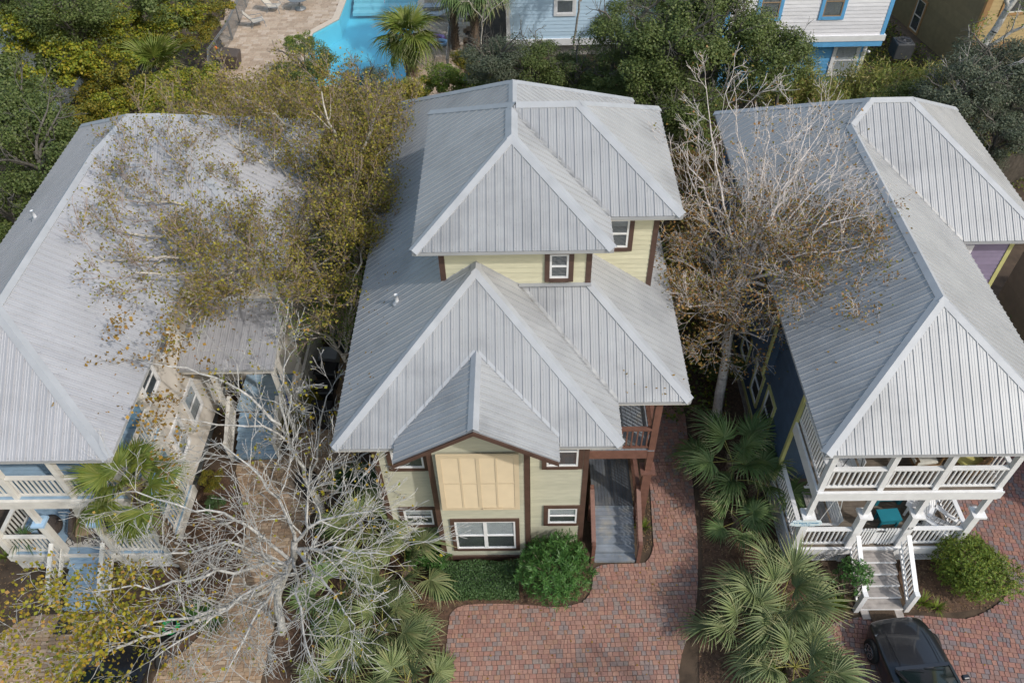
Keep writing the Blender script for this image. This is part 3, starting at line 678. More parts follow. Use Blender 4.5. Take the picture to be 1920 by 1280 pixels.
# walls
w = MB(); siding(w, (-4.15, 12.5), (-2.62, 12.5), .45, 6.45); siding(w, (.1, 12.5), (1.66, 12.5), .45, 6.45); siding(w, (1.68, 12.5), (1.68, 28), .45, 6.45); siding(w, (-4.15, 28), (-4.15, 12.5), .45, 6.45)
siding(w, (1.68, 28), (-4.15, 28), .45, 6.45); obj('wall', w, M['sage'], H)
w = MB(); gs = lambda z: (0, 2.66) if z < 6.9 else ((max(0, (z - 6.9) / gt), 2.66 - max(0, (z - 6.9) / gt)) if z < 7.6 else None)
siding(w, (-2.6, 12.08), (.06, 12.08), .45, 7.6, span=gs); siding(w, (-2.6, 12.5), (-2.6, 12.08), .45, 6.6); siding(w, (.06, 12.08), (.06, 12.5), .45, 6.6); obj('bay_wall', w, M['sage'], H)
w = MB(); siding(w, (-2.2, YT), (1.75, YT), 8.0, 9.92); siding(w, (1.75, YT), (1.75, 17.15), 8.0, 9.92); siding(w, (1.75, 17.15), (3.65, 17.15), 6.4, 9.92); siding(w, (3.65, 17.15), (3.65, 21.5), 6.4, 9.92)
siding(w, (-2.2, 21.5), (-2.2, YT), 6.9, 9.92); siding(w, (3.65, 21.5), (-2.2, 21.5), 6.9, 9.92); obj('tower_wall', w, M['yellow'], H)
w = MB(); w.box(-2.79, 2.24, 15.40, 21.97, 9.80, 9.84); w.box(2.25, 4.17, 16.70, 21.97, 9.80, 9.84); w.box(-4.9, 2.40, 12.52, 28.4, 6.33, 6.37); w.box(-4.9, -2.64, 11.86, 12.515, 6.33, 6.37); w.box(.10, 2.40, 11.86, 12.515, 6.33, 6.37); w.box(2.41, 4.34, 13.26, 28.4, 6.33, 6.37); obj('soffit', w, M['off_white'], H)
def trim(x, y, z0, z1, dx=.075, dy=.03, m='brown', parent=H):
    q = MB(); q.box(x - dx, x + dx, y - dy, y + dy, z0, z1); obj('corner_trim', q, M[m], parent)
for (x, y, z0, z1) in ((-4.1, 12.5, .3, 6.33), (-2.55, 12.08, .3, 6.5), (.01, 12.08, .3, 6.5), (1.63, 12.5, .3, 6.33), (1.71, YT, 8.44, 9.8), (-2.15, YT, 8.6, 9.8), (3.62, 17.15, 7.0, 9.8)): trim(x, y, z0, z1)
q = MB(); q.box(-4.2, -2.62, 12.43, 12.49, .3, .52); q.box(-2.64, .1, 12.01, 12.07, .3, .52); q.box(.12, 1.72, 12.43, 12.49, .3, .52); obj('skirt_board', q, M['brown'], H)
lattice(H, (-2.6, 12.1, 0), (.06, 12.1, 0), .02, .34, 'rail_brown'); lattice(H, (-4.15, 12.5, 0), (-2.6, 12.5, 0), .02, .34, 'rail_brown')
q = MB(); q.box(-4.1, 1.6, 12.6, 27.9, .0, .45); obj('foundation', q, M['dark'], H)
f_ = ((1, 0, 0), (0, -1, 0))
window(H, (-2.13, 12.064, 1.0), *f_, 1.78, 1.57, 'brown', lights=2, blind=.5, cw=.12)
window(H, (.62, 12.484, 1.72), *f_, .86, .83, 'brown', blind=.42, cw=.13)
window(H, (-3.66, 12.484, 1.72), *f_, .86, .83, 'brown', blind=.35, cw=.13)
window(H, (.55, 12.484, 4.72), *f_, .86, 1.4, 'brown', blind=.3, cw=.13); window(H, (-3.66, 12.484, 4.72), *f_, .86, 1.4, 'brown', blind=.3, cw=.13)
window(H, (.68, YT - .016, 8.66), *f_, .50, .83, 'brown', blind=.0, cw=.13); window(H, (2.33, 17.134, 8.55), *f_, .56, .98, 'brown', blind=.25, cw=.13, blind_m='blind_grey')
window(H, (1.684, 19.0, 3.0), (0, 1, 0), (1, 0, 0), .9, 1.4, 'brown')
# louvred bahama shutter: frame, eight louvred panels and the stay
q = MB(); SX0, SX1, SZ0, SZ1 = -2.36, -.20, 3.62, 6.02
def sh(x, d, z): return (x, 12.03 - d, z)
def shut_y(z): return .05 + .16 * (SZ1 - z) / (SZ1 - SZ0)
def sbox(mb, xa, xb, za, zb, t0, t1):
    mb.hexa([sh(xa, shut_y(za) + t1, za), sh(xb, shut_y(za) + t1, za), sh(xb, shut_y(za) + t0, za), sh(xa, shut_y(za) + t0, za), sh(xa, shut_y(zb) + t1, zb), sh(xb, shut_y(zb) + t1, zb), sh(xb, shut_y(zb) + t0, zb), sh(xa, shut_y(zb) + t0, zb)])
sbox(q, SX0, SX0 + .13, SZ0, SZ1, 0, .05); sbox(q, SX1 - .13, SX1, SZ0, SZ1, 0, .05); sbox(q, SX0 + .13, SX1 - .13, SZ1 - .12, SZ1, 0, .05); sbox(q, SX0 + .13, SX1 - .13, SZ0, SZ0 + .12, 0, .05)
mw = (SX1 - SX0 - .26); mid = (SX0 + SX1) / 2
sbox(q, mid - .05, mid + .05, SZ0 + .12, SZ1 - .12, 0, .05)
for c in (SX0 + .13 + mw * .25, SX1 - .13 - mw * .25): sbox(q, c - .025, c + .025, SZ0 + .12, SZ1 - .12, 0, .048)
zm = (SZ0 + SZ1) / 2
for xa, xb in ((SX0 + .13, SX0 + .13 + mw * .25 - .025), (SX0 + .13 + mw * .25 + .025, mid - .05), (mid + .05, SX1 - .13 - mw * .25 - .025), (SX1 - .13 - mw * .25 + .025, SX1 - .13)): sbox(q, xa, xb, zm - .03, zm + .03, 0, .048)
SHU = obj('shutter', q, M['cream'], H)
for xa, xb in ((SX0 + .13, SX0 + .13 + mw * .25 - .025), (SX0 + .13 + mw * .25 + .025, mid - .05), (mid + .05, SX1 - .13 - mw * .25 - .025), (SX1 - .13 - mw * .25 + .025, SX1 - .13)):
    for za_, zb_ in ((SZ0 + .12, zm - .03), (zm + .03, SZ1 - .12)):
        q = MB(); z = za_; st = (zb_ - za_) / 15
        for i in range(15):
            y0, y1 = shut_y(z), shut_y(z + st)
            q.poly([sh(xa, y0 + .044, z), sh(xb, y0 + .044, z), sh(xb, y1 + .024, z + st), sh(xa, y1 + .024, z + st)]); q.poly([sh(xa, y0 + .006, z), sh(xb, y0 + .006, z), sh(xb, y0 + .044, z), sh(xa, y0 + .044, z)]); z += st
        obj('louvre_panel', q, M['cream'], SHU)
q = MB(); q.box(mid + .06, mid + .60, 12.03 - .05 - .26, 12.03 - .05 - .235, SZ0 + .10, SZ0 + .125); obj('stay_bar', q, M['cream'], SHU)
# entry stair, ramp deck, balcony and the brown post on the right
ST = thing('entry_stair', 'grey painted wooden entry stair with brown railings on the right side of the yellow cottage', 'stairs', (2.8, 12.7, 0))
steps(ST, 2.08, 3.36, 13.5, 1.0, 12.06, 7, 'deck_grey')
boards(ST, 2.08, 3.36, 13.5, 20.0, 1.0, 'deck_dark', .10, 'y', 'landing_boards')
for x in (2.02, 3.44):
    railing(ST, (x, 12.14, .18), (x, 13.5, 1.0), .12, .92, 'rail_brown', gap=.12)
    post(ST, x, 12.06, 0, 1.15, 'rail_brown', .11, name='newel_post'); post(ST, x, 13.56, .0, 2.0, 'rail_brown', .11, name='newel_post')
railing(ST, (3.44, 13.62, 1.0), (3.44, 19.8, 1.0), .10, .92, 'rail_brown', gap=.12)
q = MB(); q.box(2.06, 3.38, 13.47, 13.50, .0, .86); obj('fascia_board', q, M['deck_grey'], ST)
post(H, 3.62, 13.55, 0, 6.35, 'rail_brown', .19, cap_z=2.9, base_w=.26, cap_m='rail_brown', name='porch_post'); post(H, 3.62, 19.9, 0, 6.35, 'rail_brown', .19, name='porch_post')
boards(H, 1.72, 3.70, 13.45, 20.0, 4.0, 'deck_grey', .16, 'y', 'balcony_floor')
q = MB(); q.box(1.72, 3.50, 13.40, 13.45, 3.68, 4.02); q.box(3.66, 3.74, 13.66, 20, 3.66, 3.98); obj('balcony_beam', q, M['rail_brown'], H)
railing(H, (1.76, 13.50, 4.0), (3.52, 13.50, 4.0), .12, .98, 'rail_brown', gap=.145); railing(H, (3.62, 13.66, 4.0), (3.62, 19.8, 4.0), .12, .98, 'rail_brown', gap=.145)
pipe((-3.57, 16.09, E + (-3.57 + 4.93) * T), 'white vent pipe on the left slope of the lower roof of the yellow cottage')
# ================================================================ the dark blue house on the right
H = thing('beach_house', 'slate blue house with white double porches and a grey metal hip roof', 'house', (11, 20, 0))
HR = H
def hip_L(house, xa, xb, yf, xw, yw, yb, E, t, m, side):
    """hip roof with a wing: main body xa..xb from yf, wing out to xw from yw to yb (side +1: wing on the +x side)"""
    S = side; rf = Roofer(house)
    h = abs(xb - xa) / 2; xm = (xa + xb) / 2; F = (xm, yf + h, E + h * t)      # xa: outer eave, xb: eave on the wing side
    hw = (yb - yw) / 2; yr = yw + hw; zr = E + hw * t; AL = (xa + S * hw, yr, zr); AR = (xw - S * hw, yr, zr)
    K = (xm, yw + h, E + h * t)
    faces = {'front': [(xa, yf, E), (xb, yf, E), F], 'out': [(xa, yb, E), (xa, yf, E), F, K, AL], 'in': [(xb, yf, E), (xb, yw, E), K, F],
             'wing': [(xb, yw, E), (xw, yw, E), AR, AL, K], 'end': [(xw, yw, E), (xw, yb, E), AR], 'back': [(xw, yb, E), (xa, yb, E), AL, AR]}
    roof = rf.roof([(p, 1) for p in faces.values()], label=None)
    for k, p in faces.items(): rf.face(roof, p, (1, 0, 0) if k in ('front', 'wing', 'back') else (0, 1, 0), m=m)
    o, i, f, b = slope((-S, 0), t), slope((S, 0), t), slope((0, -1), t), slope((0, 1), t)
    rf.cap(roof, (xa, yf, E), F, o, f, name='hip_cap'); rf.cap(roof, (xb, yf, E), F, i, f, name='hip_cap'); rf.cap(roof, F, K, o, i)
    rf.cap(roof, K, AL, o, f, name='hip_cap'); rf.cap(roof, AL, AR, f, b); rf.cap(roof, (xw, yw, E), AR, i, f, name='hip_cap'); rf.cap(roof, (xw, yb, E), AR, i, b, name='hip_cap')
    rf.cap(roof, (xa, yb, E), AL, o, b, name='hip_cap'); rf.cap(roof, (xb, yw, E), K, -i, -f, w=.085, lift=.048, name='valley_flashing', m='valley')
    rf.finish(); return roof
hip_L(H, 7.42, 13.85, 11.47, 16.6, 19.55, 27.4, 6.5, .70, 'roof', 1)
w = MB(); siding(w, (8.0, 27), (8.0, 14.5), .55, 6.45); siding(w, (8.0, 14.5), (13.05, 14.5), .9, 6.45); siding(w, (16.0, 27), (8, 27), .55, 6.45); obj('wall', w, M['navy'], H)
w = MB(); siding(w, (13.05, 14.5), (13.05, 20), .55, 6.45); siding(w, (13.05, 20), (15.85, 20), .55, 6.45); siding(w, (15.85, 20), (15.85, 27), .55, 6.45); obj('wall', w, M['mauve'], H)
w = MB(); siding(w, (7.68, 21), (7.68, 16.95), 3.3, 6.4); siding(w, (7.68, 16.95), (8.0, 16.95), 3.3, 6.4); w.poly([(7.68, 16.95, 3.3), (7.68, 21, 3.3), (8, 21, 3.3), (8, 16.95, 3.3)]); obj('bay_wall', w, M['navy'], H)
trim(7.69, 16.93, 3.3, 6.35, .03, .07, 'lime_trim', H); trim(13.78, 19.99, .5, 6.4, .05, .03, 'lime_trim', H); trim(15.83, 19.99, .5, 6.4, .07, .03, 'lime_trim', H); trim(8.02, 14.46, .9, 6.3, .05, .06, 'lime_trim', H)
q = MB(); q.box(7.95, 7.985, 14.55, 26.9, .42, .60); obj('skirt_board', q, M['lime_trim'], H)
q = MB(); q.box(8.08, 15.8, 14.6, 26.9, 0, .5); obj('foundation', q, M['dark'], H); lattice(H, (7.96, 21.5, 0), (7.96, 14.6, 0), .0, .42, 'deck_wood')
q = MB(); q.box(7.45, 13.82, 11.5, 27.3, 6.34, 6.38); q.box(13.83, 16.55, 19.6, 27.3, 6.34, 6.38); obj('soffit', q, M['white'], H)
for y, z, hh, bl in ((15.9, 1.25, 1.55, .0), (17.3, 1.2, 1.4, .0), (19.1, 1.3, 1.4, .0), (22.5, 1.3, 1.4, 0)):
    window(H, (7.984, y + .8, z), (0, -1, 0), (-1, 0, 0), .8, hh, 'lime_trim', blind=bl, cw=.09)
window(H, (8.9, 14.484, 4.2), *f_, .9, 2.0, 'white', rail=False, blind=0, wname='glazed_door'); window(H, (11.6, 14.484, 4.9), *f_, .9, 1.3, 'white', blind=.4)
window(H, (10.0, 14.484, .95), *f_, .9, 2.0, 'white', rail=False, blind=0, wname='glazed_door'); window(H, (14.0, 19.984, 4.6), *f_, .5, 1.3, 'white', blind=0)
# two-storey porch
def porch(H, xs, yf, yb, wht, cap_m, deck1, deck2, gate_bay, E=6.32, zd1=.9, zd2=4.0, stair_bay=1, side_gap=True, soff=None):
    xa, xb = min(xs), max(xs)
    boards(H, xa - .05, xb + .05, yf + .02, yb, zd1, deck1, .14, 'x', 'porch_floor'); boards(H, xa - .05, xb + .05, yf + .02, yb, zd2, deck2, .14, 'x', 'balcony_floor')
    for z in (zd1, zd2):
        dz = .40 if z == zd2 else .36
        for bx_ in ((xa - .10, xb + .10, yf - .04, yf + .015, z - dz, z + .012), (xa - .12, xa - .055, yf + .018, yb, z - dz, z + .012), (xb + .055, xb + .12, yf + .018, yb, z - dz, z + .012), (xa - .13, xb + .13, yf - .075, yf - .045, z - dz + .10, z + .02)):
            q = MB(); q.box(*bx_); obj('porch_beam', q, M[wht], H)
    q = MB(); q.box(xa - .08, xb + .08, yf - .06, yf + .10, E - .28, E); obj('porch_beam', q, M[wht], H)
    for x in xs:
        post(H, x, yf + .10, 0, zd1 - .37, wht, .18, name='pier'); 
        post(H, x, yf + .10, zd1, zd2 - .41, wht, .145, cap_z=zd1 + 1.75, base_w=.20, cap_m=cap_m, name='porch_post')
        post(H, x, yf + .10, zd2, E - .29, wht, .15, name='porch_post')
    for i in range(len(xs) - 1):
        a, b = sorted((xs[i], xs[i + 1]))
        railing(H, (a + .09, yf + .10, zd2), (b - .09, yf + .10, zd2), .12, .95, wht)
        if i != stair_bay: railing(H, (a + .11, yf + .10, zd1), (b - .11, yf + .10, zd1), .12, .92, wht)
    for x in (xa, xb):
        railing(H, (x, yf + .22, zd2), (x, yb - .05, zd2), .12, .95, wht); railing(H, (x, yf + .24, zd1), (x, yb - .05, zd1), .12, .92, wht)
    q = MB(); q.box(xa + .1, xb - .1, yf + .15, yb, zd2 - .36, zd2 - .06); obj('porch_ceiling', q, M[wht], H)
XS = [8.10, 9.72, 11.22, 12.95]
porch(H, XS, 12.0, 14.48, 'white', 'white', 'deck_brown', 'deck_brown', None)
lattice(H, (8.05, 12.06, 0), (9.65, 12.06, 0), .02, .52, 'white'); lattice(H, (11.3, 12.06, 0), (13.0, 12.06, 0), .02, .52, 'white'); lattice(H, (8.0, 14.5, 0), (8.0, 12.1, 0), .02, .52, 'white')
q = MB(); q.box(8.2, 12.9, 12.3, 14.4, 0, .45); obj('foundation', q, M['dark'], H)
def gate(x0, x1):
    t = H
    for a, b in ((x0, (x0 + x1) / 2 - .01), ((x0 + x1) / 2 + .01, x1)):
        q = MB(); y = 12.10; q.box(a, b, y - .02, y + .02, 1.02, 1.11); q.box(a, b, y - .02, y + .02, 1.68, 1.77); q.box(a, a + .09, y - .021, y + .021, 1.0, 1.80); q.box(b - .09, b, y - .021, y + .021, 1.0, 1.80)
        g = obj('gate', q, M['white'], t)
        n = 5
        for i in range(n):
            c = a + .09 + (b - a - .18) * (i + .5) / n; q = MB(); q.box(c - .022, c + .022, y - .045, y - .022, .98, 1.88); obj('picket', q, M['white'], g)
        if a > x0: q = MB(); q.box(a - .14, a + .14, y - .06, y - .046, 1.72, 1.76); obj('latch', q, M['black'], g)
gate(9.85, 11.08)
S = thing('porch_stair', 'weathered wooden stair with white railings leading down to the dark grey car', 'stairs', (10.4, 11, 0))
steps(S, 9.85, 11.10, 11.92, .9, 10.42, 6, 'deck_wood', nose='white')
for x, rl in ((9.74, .95), (11.22, .95)):
    railing(S, (x, 10.48, .10), (x, 11.90, .88), .12, .90, 'white', gap=.14); post(S, x, 10.42, 0, 1.05, 'white', .14, name='newel_post')
q = MB(); q.tube([(11.12, 10.5, .62), (11.12, 11.9, 1.42)], .022, 8); q.tube([(11.12, 10.5, .62), (11.2, 10.5, .55)], .02, 6); obj('handrail', q, M['white'], S, True)
q = MB(); q.box(9.86, 11.09, 10.12, 10.40, .035, .075); obj('bottom_board', q, M['deck_wood'], S)
q = MB(); q.box(10.1, 10.85, 9.96, 10.38, .078, .098); tag(obj('doormat', q, M['doormat']), 'brown coir mat at the foot of the white railed stair', 'doormat')
# sign on the corner post
SG = thing('house_sign', 'pale blue scalloped house sign with blue lettering on the white corner post', 'sign', (8.05, 11.93, 2.45))
q = MB(); pts = []
for i in range(40):
    a = 2 * math.pi * i / 40; r = 1 + .05 * math.cos(10 * a)
    pts.append((.44 * r * math.copysign(abs(math.cos(a)) ** .6, math.cos(a)), .155 * r * math.copysign(abs(math.sin(a)) ** .6, math.sin(a))))
n0 = len(q.v)
for yy in (11.915, 11.945): q.v.extend([(8.05 + a, yy, 2.47 + b) for a, b in pts])
q.f.append(tuple(range(40))); q.f.append(tuple(reversed(range(40, 80))))
for i in range(40): q.f.append((i, (i + 1) % 40, 40 + (i + 1) % 40, 40 + i))
obj('board', q, M['sign_face'], SG)
def text(body, size, loc, parent, m, rx=90, rz=0, name='lettering'):
    cu = bpy.data.curves.new(name, 'FONT'); cu.body = body; cu.size = size; cu.align_x = 'CENTER'; cu.align_y = 'CENTER'; cu.extrude = .002
    cu.materials.append(M[m]); tmp = bpy.data.objects.new(name, cu); COL.objects.link(tmp); bpy.context.view_layer.update()
    me = bpy.data.meshes.new_from_object(tmp.evaluated_get(bpy.context.evaluated_depsgraph_get())); bpy.data.objects.remove(tmp)
    o = link(name, me, parent); o.location = Vector(loc) - wloc(parent); o.rotation_euler = (R(rx), 0, R(rz)); return o
text('LA Beanie Cottage', .092, (8.05, 11.911, 2.50), SG, 'sign_ink'); text('Dune Street', .05, (8.05, 11.911, 2.425), SG, 'sign_ink'); text('Seacrest Beach', .045, (8.05, 11.911, 2.36), SG, 'sign_ink')
text('57', .17, (11.22, 11.995, 1.98), H, 'black', name='house_number')
def chair_adirondack(loc, rz, label, m='white'):
    t = thing('adirondack_chair', label, 'chair', loc, None, rz)
    q = MB()
    for sx in (-.27, .27):
        q.beam((sx, -.42, .34), (sx, .42, .06), .03, .10); q.box(sx - .035, sx + .035, -.40, -.34, 0, .56); q.box(sx - .03, sx + .03, .22, .28, 0, .56); 
    obj('frame', q, M[m], t)
    for sx in (-.31, .31): q = MB(); q.box(sx - .075, sx + .075, -.46, .34, .561, .585); obj('armrest', q, M[m], t)
    for i in range(5): q = MB(); y = -.40 + i * .125; z = .395 - i * .04; q.hexa([(-.26, y, z - .012), (.26, y, z - .012), (.26, y + .11, z - .047), (-.26, y + .11, z - .047), (-.26, y, z + .01), (.26, y, z + .01), (.26, y + .11, z - .025), (-.26, y + .11, z - .025)]); obj('seat_slat', q, M[m], t)
    for i in range(5):
        q = MB(); x = -.24 + i * .12; top = .98 + .06 * (1 - abs(i - 2) / 2) ; q.beam((x, .20, .20), (x * 1.15, .50, top), .105, .022, up=(0, 1, .3)); obj('back_slat', q, M[m], t)
    return t
chair_adirondack((12.2, 13.25, .9), R(-35), 'white slatted garden chair beside the teal table on the right lower porch')
chair_adirondack((12.5, 12.62, .9), R(40), 'white slatted garden chair in the front right corner of the lower porch')
def side_table(loc, label):
    t = thing('side_table', label, 'table', loc, None, R(4)); q = MB(); q.box(-.33, .33, -.21, .21, .40, .44); obj('tabletop', q, M['teal'], t)
    for sx in (-.26, .26):
        for sy in (-.16, .16): q = MB(); q.box(sx - .03, sx + .03, sy - .03, sy + .03, 0, .40); obj('leg', q, M['teal'], t)
    q = MB(); q.box(-.23, .23, -.17, .17, .16, .185); obj('shelf', q, M['teal'], t); q = MB(); q.box(-.31, .31, .185, .205, .30, .40); q.box(-.31, .31, -.205, -.185, .32, .40); obj('apron', q, M['teal'], t); return t
side_table((11.1, 12.85, .9), 'teal wooden side table with a lower shelf on the brown porch boards')
t = thing('lounge_chair', 'teal chair with lime yellow cushion behind the teal side table', 'chair', (11.35, 13.8, .9), None, R(3))
q = MB()
for sx in (-.36, .36): q.box(sx - .05, sx + .05, -.35, .35, .0, .55)
q.box(-.31, .31, -.33, .33, .20, .28); obj('frame', q, M['teal'], t)
q = MB(); q.box(-.30, .30, -.34, .26, .285, .41); obj('seat_cushion', q, M['lime_fabric'], t, bevel=.03); q = MB(); q.hexa([(-.30, .22, .42), (.30, .22, .42), (.30, .34, .42), (-.30, .34, .42), (-.30, .36, .85), (.30, .36, .85), (.30, .48, .85), (-.30, .48, .85)]); obj('back_cushion', q, M['lime_fabric'], t, bevel=.03)
t = thing('porch_swing', 'white slatted bench swing hanging on the lower left end of the right porch', 'bench', (8.95, 13.05, .9), None, R(-90))
for i in range(5): q = MB(); q.box(-.7, .7, -.30 + i * .115, -.20 + i * .115, .42, .445); obj('seat_slat', q, M['deck_wood'], t)
for i in range(5): q = MB(); q.hexa([(-.7, .30 + i * .03, .50 + i * .1), (.7, .30 + i * .03, .50 + i * .1), (.7, .32 + i * .03, .50 + i * .1), (-.7, .32 + i * .03, .50 + i * .1), (-.7, .325 + i * .03, .58 + i * .1), (.7, .325 + i * .03, .58 + i * .1), (.7, .345 + i * .03, .58 + i * .1), (-.7, .345 + i * .03, .58 + i * .1)]); obj('back_slat', q, M['white'], t)
q = MB()
for sx in (-.66, .66): q.box(sx - .035, sx + .035, -.32, .30, .37, .42); q.box(sx - .035, sx + .035, -.3, .40, .68, .71); q.tube([(sx, -.25, .71), (sx, .0, 2.6)], .012, 5); q.tube([(sx, .36, .71), (sx, .05, 2.6)], .012, 5)
obj('frame', q, M['white'], t)
t = thing('hanging_bench', 'white and grey slatted swing bench on the upper left of the right porch', 'bench', (8.85, 13.0, 4.0), None, R(-90))
for i in range(4): q = MB(); q.box(-.65, .65, -.28 + i * .14, -.155 + i * .14, .42, .445); obj('seat_slat', q, M['white'], t)
for i in range(3): q = MB(); q.box(-.65, .65, .30, .325, .5 + i * .14, .62 + i * .14); obj('back_slat', q, M['white'], t)
q = MB()
for sx in (-.6, .6): q.tube([(sx, -.25, .43), (sx, .0, 2.2)], .012, 5); q.tube([(sx, .3, .5), (sx, .0, 2.2)], .012, 5); q.box(sx - .03, sx + .03, -.3, .3, .36, .42)
obj('frame', q, M['metal_dark'], t)
t = thing('rattan_armchair', 'brown rattan armchair with pale cushion on the upper porch of the right house', 'chair', (11.05, 12.95, 4.0), None, R(8))
q = MB()
for sx in (-.36, .36):
    for sy in (-.34, .34): q.tube([(sx, sy, 0), (sx * 1.02, sy, .62)], .032, 7)
    q.tube([(sx, -.38, .62), (sx, .36, .64)], .04, 7)
q.tube([(-.36, -.36, .30), (.36, -.36, .30)], .03, 6); q.tube([(-.36, -.36, .18), (.36, -.36, .18)], .02, 6)
for i in range(12): q.tube([(-.33 + i * .06, -.36, .18), (-.33 + i * .06, -.36, .30)], .012, 4)
q.tube([(-.36, .34, .6), (-.34, .46, 1.0), (.34, .46, 1.0), (.36, .34, .6)], .035, 7); q.box(-.34, .34, -.34, .34, .26, .30); obj('frame', q, M['wicker'], t)
q = MB(); q.box(-.32, .32, -.33, .27, .305, .43); obj('seat_cushion', q, M['cushion_white'], t, bevel=.04); q = MB(); q.hexa([(-.3, .24, .44), (.3, .24, .44), (.3, .36, .44), (-.3, .36, .44), (-.3, .34, .95), (.3, .34, .95), (.3, .45, .95), (-.3, .45, .95)]); obj('back_cushion', q, M['cushion_white'], t, bevel=.04)
t = thing('rattan_sofa', 'rattan seat with lime cushion in the upper right porch corner', 'chair', (12.25, 12.95, 4.0), None, R(-60))
q = MB(); q.box(-.5, .5, -.36, .36, .05, .28); q.hexa([(-.5, .28, .28), (.5, .28, .28), (.5, .36, .28), (-.5, .36, .28), (-.5, .40, .88), (.5, .40, .88), (.5, .48, .88), (-.5, .48, .88)]); q.box(-.56, -.46, -.36, .36, .05, .6); q.box(.46, .56, -.36, .36, .05, .6); obj('frame', q, M['wicker'], t)
q = MB(); q.box(-.45, .45, -.35, .27, .285, .42); obj('seat_cushion', q, M['lime_fabric'], t, bevel=.04)
pipe((8.52, 21.25, 6.5 + (8.52 - 7.42) * .70), 'white vent pipe on the right house roof behind the bare whitish tree')

# ================================================================ the cream house on the left
H = thing('cream_house', 'cream house with pale blue porch floors and a wide grey metal hip roof', 'house', (-13, 19, 0))
hip_L(H, -17.1, -10.53, 11.57, -7.55, 18.67, 27.3, 6.5, .68, 'roof_pale', 1)
w = MB(); siding(w, (-11.2, 14.5), (-11.2, 19.3), .55, 6.45); siding(w, (-11.2, 19.3), (-8.2, 19.3), .55, 6.45); siding(w, (-8.2, 19.3), (-8.2, 26.8), .55, 6.45); siding(w, (-8.2, 26.8), (-16.4, 26.8), .55, 6.45); siding(w, (-16.4, 26.8), (-16.4, 14.5), .55, 6.45); obj('wall', w, M['pale_wall'], H)
w = MB(); siding(w, (-16.4, 14.5), (-11.2, 14.5), .9, 6.45); obj('wall', w, M['porch_blue'], H)
q = MB(); q.box(-17.0, -10.56, 11.6, 27.2, 6.34, 6.38); q.box(-10.55, -7.6, 18.7, 27.2, 6.34, 6.38); obj('soffit', q, M['off_white'], H)
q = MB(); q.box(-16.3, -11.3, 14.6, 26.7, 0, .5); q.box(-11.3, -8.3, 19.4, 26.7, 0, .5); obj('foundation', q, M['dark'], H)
for x, y in ((-8.22, 19.28), (-11.18, 14.5)): trim(x, y, .5, 6.3, .07, .03, 'off_white', H)
s_ = ((0, 1, 0), (1, 0, 0))
for y, z in ((16.35, 5.0), (14.85, 4.75)): window(H, (-11.184, y, z), *s_, .85, .9, 'white', blind=.3, cw=.09)
window(H, (-11.184, 16.35, 1.75), *s_, .85, 1.2, 'white', blind=.9, cw=.09); window(H, (-11.184, 14.95, 1.75), *s_, .7, 1.2, 'white', blind=.9, cw=.09)
window(H, (-10.15, 19.284, 4.85), *f_, .85, 1.3, 'white', blind=.1, cw=.11); window(H, (-8.184, 21, 4.6), *s_, .9, 1.4, 'white')
XS = [-15.9, -14.28, -12.66, -11.05]
porch(H, XS, 12.0, 14.48, 'off_white', 'cap_blue', 'deck_blue', 'deck_blue', None)
lattice(H, (-15.85, 12.06, 0), (-14.4, 12.06, 0), .02, .52, 'white'); lattice(H, (-12.5, 12.06, 0), (-11.0, 12.06, 0), .02, .52, 'white')
window(H, (-13.9, 14.484, .95), *f_, .95, 2.0, 'white', rail=False, blind=0, wname='glazed_door'); window(H, (-15.6, 14.484, 4.9), *f_, .9, 1.3, 'white')
window(H, (-13.9, 14.484, 4.1), *f_, .95, 2.0, 'white', rail=False, blind=0, wname='glazed_door')
S = thing('porch_stair', 'light blue painted stair with cream railings under the yellow-leaved branches', 'stairs', (-13.5, 11.2, 0))
steps(S, -14.12, -12.82, 11.92, .9, 10.62, 6, 'deck_blue')
for x in (-14.25, -12.70): railing(S, (x, 10.66, .10), (x, 11.90, .88), .12, .90, 'off_white', gap=.14); post(S, x, 10.60, 0, 1.05, 'off_white', .13, name='newel_post')
q = MB(); q.tube([(-14.12, 10.7, .62), (-14.12, 11.9, 1.42)], .022, 8); obj('handrail', q, M['off_white'], S, True)
q = MB(); q.box(-14.15, -13.6, 9.85, 10.3, .055, .075); tag(obj('doormat', q, M['black']), 'black square mat on the tan brick below the light blue stair', 'doormat')
# side entry with its own little roof, deck and blue stair
SE = thing('side_entry', 'small metal-roofed side entry porch with cream railings against the cream wall', 'porch', (-9.6, 18, 0))
rf = Roofer(SE); fc = [(-11.15, 16.75, 4.0), (-8.05, 16.75, 4.0), (-8.05, 19.25, 4.62), (-11.15, 19.25, 4.62)]
rr = rf.roof([(fc, 1)], .08); rf.face(rr, fc, (1, 0, 0), m='roof_pale'); rf.finish()
q = MB(); q.box(-11.1, -8.1, 19.2, 19.27, 4.66, 4.74); obj('apron_flashing', q, M['flash'], rr)
boards(SE, -10.3, -8.1, 17.55, 19.25, .9, 'deck_blue', .13, 'x', 'landing'); q = MB(); q.box(-11.1, -8.05, 16.84, 16.94, 3.72, 3.95); q.box(-8.18, -8.08, 16.95, 19.2, 3.74, 3.97); obj('beam', q, M['off_white'], SE)
for x, y in ((-10.42, 17.3), (-8.15, 16.9), (-8.15, 17.45)): post(SE, x, y, 0, 3.7, 'off_white', .13, name='porch_post')
steps(SE, -10.18, -8.72, 17.5, .9, 16.1, 6, 'deck_blue')
for x in (-10.28, -8.60): railing(SE, (x, 16.14, .10), (x, 17.5, .88), .12, .90, 'off_white', gap=.13); post(SE, x, 16.08, 0, 1.05, 'off_white', .12, name='newel_post')
railing(SE, (-8.12, 17.55, .9), (-8.12, 19.2, .9), .12, .95, 'off_white', gap=.13)
